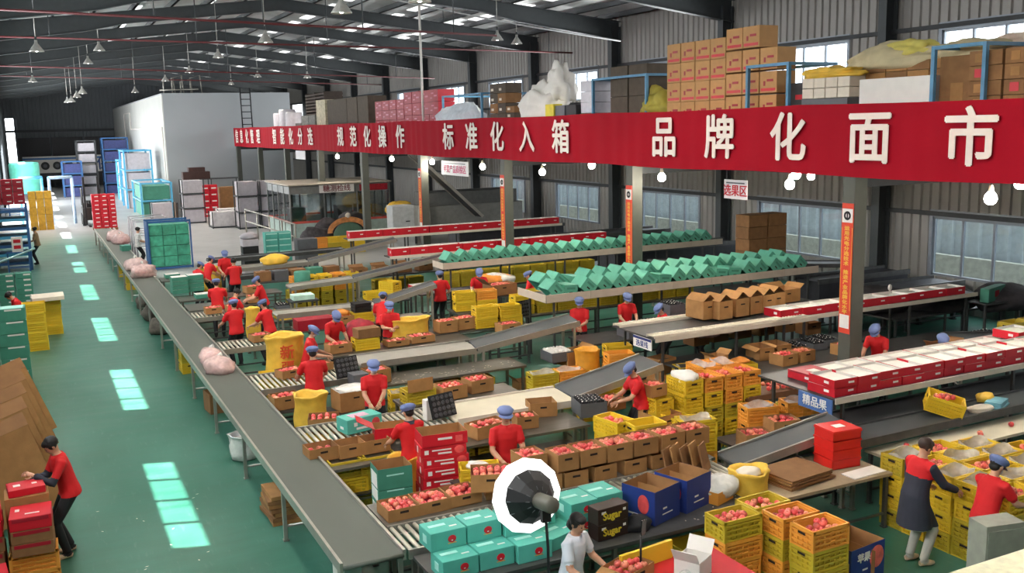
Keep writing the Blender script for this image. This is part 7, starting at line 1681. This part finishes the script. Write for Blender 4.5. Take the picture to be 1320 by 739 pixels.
# ================================================================== GOODS ON THE MEZZANINE
MZ = 4.585
def mz(px, py, X): p = SX(px, py, X); return p.y, p.z
CB = [('l', 0, .07, .46, .06, RED), ('l', -.06, .26, .2, .05, REDD), ('l', .12, .2, .06, .1, REDD)]
def mez_box(x, y, z, w, d, h, m, lab, gi, prints=(), rz=0.0): return closed_box(x, y, z, w, d, h, m, lab, rz+random.uniform(-.02, .02), gi, prints=prints)
KR2 = mat('light_kraft_red_band', sr(196, 146, 92), .75, var=.06)
cols_ = [(19.65, 6), (19.09, 6), (18.53, 6), (17.97, 6), (17.41, 6), (16.85, 6), (16.28, 5)]
for c, (y, n) in enumerate(cols_):
    for l in range(n):
        mez_box(14.35, y, MZ+l*.457+(.03*l if c > 3 else 0), .5, .54, .45, KR2, 'red banded kraft carton on the mezzanine, '+ORD[l]+' layer, '+NTH[c]+' column from the left', 'kraft cartons with red band on the mezzanine', CB)
def mez_frame(y0, y1, x0, x1, h, lab, m=None):
    t = thing('steel_rack', lab, 'rack', (0, 0, MZ)); m = m or mat('frame_blue', sr(84, 140, 176), .5)
    for x in (x0, x1):
        for y in (y0, y1): mb = MB(); mb.b2(x-.035, x+.035, y-.035, y+.035, 0, h); obj('post', mb.mesh('post', m), t)
    for x in (x0, x1): mb = MB(); mb.b2(x-.03, x+.03, y0, y1, h-.06, h); obj('rail', mb.mesh('rail', m), t)
    for y in (y0, y1): mb = MB(); mb.b2(x0, x1, y-.03, y+.03, h-.06, h); obj('rail', mb.mesh('rail', m), t)
mez_frame(15.5, 16.75, 13.95, 15.2, 2.05, 'blue steel rack right of the red banded cartons on the mezzanine')
mez_frame(10.95, 11.95, 13.95, 15.2, 2.07, 'blue steel rack round the big brown carton on the mezzanine')
mez_frame(20.8, 23.4, 14.1, 15.4, 2.12, 'dusty blue rack of dark cartons on the mezzanine')
mez_frame(31.0, 34.5, 14.2, 16.2, 2.05, 'blue rack holding white cloth on the mezzanine')
for l in range(3): mez_box(14.75, 15.68, MZ+l*.55, .7, .7, .54, KRAFT if l < 2 else mat('dark_case', sr(46, 44, 46), .6), 'carton inside the right blue rack, '+ORD[l]+' layer', 'cartons inside the right blue rack', (('l', 0, .25, .2, .1, RED),))
for l in range(7): mez_box(14.4, 14.6, MZ+l*.185, .7, 1.25, .18, KRAFTD if l % 2 else GREYP, 'flat cardboard bundle below the yellow cloth, '+ORD[l]+' layer', 'flat bundles below the yellow cloth', (), .08*random.uniform(-1, 1))
for l in range(2):
    for j in range(4): mez_box(14.3, 14.15+j*.32, MZ+1.3+l*.2, .4, .3, .19, PAPER, 'paper bundle under the yellow cloth, '+('lower' if l == 0 else 'upper')+' layer, '+NTH[j]+' from the right', 'paper bundles under the yellow cloth')
def drape(name, lab, y, x, z, r, m, seed, cat, amp=.2): tag(obj(name, rock_mesh(name, m, r, seed, 36, 20, amp, 4.0), None, (x, y, z)), lab, cat)
drape('yellow_cloth', 'yellow cloth draped over paper bundles on the mezzanine', 14.65, 14.35, MZ+1.69, (.33, .72, .2), SACKY, 201, 'cloth')
mez_box(14.25, 12.86, MZ, .5, 1.56, 1.6, WHITE, 'large white bale standing on the mezzanine edge', None)
for j in range(4):
    for l in range(4): mez_box(14.95, 12.35+j*.5, MZ+1.2+l*.18, .7, .48, .17, KRAFT if (j+l) % 2 else KRAFTD, 'flat brown carton bundle behind the white bale, '+ORD[l]+' layer, '+NTH[j]+' from the right', 'flat bundles behind the white bale')
mez_box(14.95, 13.1, MZ, .75, 2.1, 1.19, KRAFTD, 'brown carton base behind the white bale', None)
TARP = mat('beige_tarp', sr(206, 190, 150), .7, var=.12, scale=3, bump=.4, bscale=6)
drape('tarpaulin', 'long beige tarpaulin heaped over bundles on the mezzanine', 13.6, 15.0, MZ+1.72, (.45, 1.35, .5), TARP, 202, 'tarpaulin')
drape('yellow_cloth', 'pale yellow cloth on top of the beige tarpaulin', 13.4, 15.0, MZ+2.0, (.33, .62, .3), mat('pale_yellow_cloth', sr(226, 210, 110), .7, var=.1), 203, 'cloth')
drape('tarpaulin', 'beige tarpaulin over the big brown carton at right', 11.9, 14.9, MZ+1.88, (.4, .75, .3), TARP, 204, 'tarpaulin')
mez_box(14.55, 11.72, MZ, .7, .62, 1.9, KRAFTD, 'big brown carton inside the blue rack at right', None, (('l', -.05, 1.3, .25, .3, KRAFT),))
for j in range(3):
    for l in range(8): mez_box(14.3, 11.02-.66*j, MZ+l*.243, .5, .62, .236, KRAFTD, 'brown carton with red patch at the mezzanine right end, '+ORD[l]+' layer, '+NTH[j]+' column', 'brown cartons at the right end of the mezzanine', (('l', .12, .12, .16, .14, RED if (l+j) % 3 == 0 else KRAFT),))
drape('tarpaulin', 'pinkish cloth heap on the right end cartons of the mezzanine', 11.3, 15.3, MZ+1.95, (.35, .5, .3), mat('pink_beige_cloth', sr(214, 190, 170), .7), 205, 'cloth')
mez_box(15.35, 11.2, MZ, .7, 1.2, 1.94, KRAFTD, 'brown carton base under the pinkish cloth heap', None)
drape('yellow_cloth', 'olive yellow cloth over a low heap left of the red banded cartons', 20.6, 14.5, MZ+.95, (.45, .78, .75), mat('olive_cloth', sr(176, 160, 60), .7, var=.12), 206, 'cloth')
mez_box(14.5, 20.5, MZ, .7, 1.0, .95, KRAFT, 'low kraft carton under the olive yellow cloth', None)
for j in range(2):
    for l in range(3): mez_box(14.7, 21.5+.9*j, MZ+l*.8, .8, .85, .79, mat('dark_brown_carton', sr(84, 72, 60), .8, var=.12), 'dark brown carton in the dusty blue rack, '+ORD[l]+' layer, '+('right' if j == 0 else 'left')+' column', 'dark cartons in the dusty blue rack')
for l in range(3): mez_box(14.5, 23.9, MZ+1.2+l*.3, .6, .7, .29, GREYF, 'grey white bundle left of the dusty rack, '+ORD[l]+' layer', 'grey bundles left of the dusty frame')
mez_box(14.5, 23.9, MZ, .6, .8, 1.19, KRAFTD, 'brown base carton under the grey white bundles', None)
for j in range(2): mez_box(14.4, 24.65+.65*j, MZ, .6, .6, 1.45, (mat('dark_case', sr(46, 44, 46), .6), GREYP)[j], ('black' if j == 0 else 'grey')+' upright case left of the grey bundles', None)
mez_box(14.2, 25.85, MZ, .3, .5, 1.5, mat('bright_yellow_card', sr(226, 206, 60), .6), 'bright yellow carton beside the white bag heap', None)
drape('white_bag_heap', 'heap of bright white bags left of the yellow carton on the mezzanine', 27.3, 14.6, MZ+.96, (.45, 1.15, 1.1), WHITE, 207, 'bags', .25)
drape('white_bag_heap', 'upper white bag bundle standing on the bright heap', 26.5, 14.8, MZ+1.6, (.4, .6, 1.05), WHITE, 208, 'bags', .25)
mez_box(14.7, 27.4, MZ, .7, 2.2, .95, KRAFTD, 'brown base cartons under the white bag heap', None)
for j in range(3):
    for l in range(7): mez_box(14.6, 29.0+.62*j, MZ+l*(.22 if j == 0 else .33), .6, .6, .21 if j == 0 else .32, mat('dark_brown_carton', sr(84, 72, 60), .8, var=.12) if (l+j) % 3 else KRAFTD, 'brown flattened bundle with pale label, '+ORD[l]+' layer, '+NTH[j]+' column left of the white bags', 'brown bundles left of the white bags', (('l', .1, .12, .18, .08, PAPER),))
drape('white_cloth', 'white cloth over the blue rack on the mezzanine', 33.2, 14.3, MZ+.75, (.5, 1.7, .9), mat('bluish_white_cloth', sr(200, 206, 212), .6), 209, 'cloth')
mez_box(14.6, 33.2, MZ, .9, 2.4, .85, TEALD, 'teal base cartons inside the blue rack of white cloth', None)
for j in range(8):
    for l in range(5):
        mez_box(14.6, 35.6+.95*j, MZ+l*(.42 if j > 3 else .47), .7, .92, .41 if j > 3 else .46, REDD, 'red printed carton on the mezzanine, '+ORD[l]+' layer, '+NTH[j]+' column from the right', 'red cartons on the mezzanine', (('l', -.2, .22, .3, .06, mat('pink_print', sr(210, 130, 150), .6)), ('l', .22, .14, .2, .05, mat('pink_print', sr(210, 130, 150), .6)), ('l', .1, .32, .25, .05, mat('pink_print', sr(210, 130, 150), .6))))
for j in range(4): mez_box(14.6, 44.2+1.7*j, MZ, .9, 1.65, 2.4, mat('dark_brown_carton', sr(84, 72, 60), .8, var=.12), 'dark brown carton block left of the red cartons, '+NTH[j]+' from the right', 'dark blocks on the mezzanine')
mez_box(14.5, 51.3, MZ, .8, 1.7, 2.45, mat('pale_bale', sr(190, 178, 150), .7, var=.3, scale=8), 'pale speckled bale at the left of the dark carton blocks', None); mez_box(14.0, 51.0, MZ+.5, .1, 1.0, .6, mat('mustard_card', sr(196, 150, 44), .6), 'mustard sheet on the pale speckled bale', None)
for j in range(3): mez_box(14.6, 53.6+1.5*j, MZ, .8, 1.4, 1.7-.4*(j == 2), mat('grey_lattice', sr(120, 118, 110), .7, var=.35, scale=9), 'grey lattice bundle on the mezzanine, '+NTH[j]+' from the right', 'grey lattice bundles')
for j in range(3):
    mb = MB(); mb.lathe([(.5, 0), (.52, .1), (.52, 1.9+.2*(j % 2)), (.48, 2.0+.2*(j % 2)), (.12, 2.0+.2*(j % 2)), (.1, 1.9)], 18); tag(obj('film_roll', mb.mesh('film_roll', GREYF), None, (14.7, 59.6+1.6*j, MZ)), 'upright white film roll on the mezzanine, '+NTH[j]+' from the right', 'roll', 'upright white film rolls')
t = thing('slatted_pallets', 'tall stack of dark slatted pallets on the mezzanine behind the white rolls', 'pallets', (17.0, 61.0, MZ))
for l in range(16): mb = MB(); mb.b2(-.6, .6, -2.2, 2.2, l*.2, l*.2+.12); obj('pallet_deck', mb.mesh('pallet_deck', mat('dark_pallet_wood', sr(70, 58, 50), .8)), t)
for y in (-2.1, 0, 2.1): mb = MB(); mb.b2(-.58, .58, y-.05, y+.05, 0, 3.2); obj('bearer', mb.mesh('bearer', mat('dark_pallet_wood', sr(70, 58, 50), .8)), t)
far_apples()
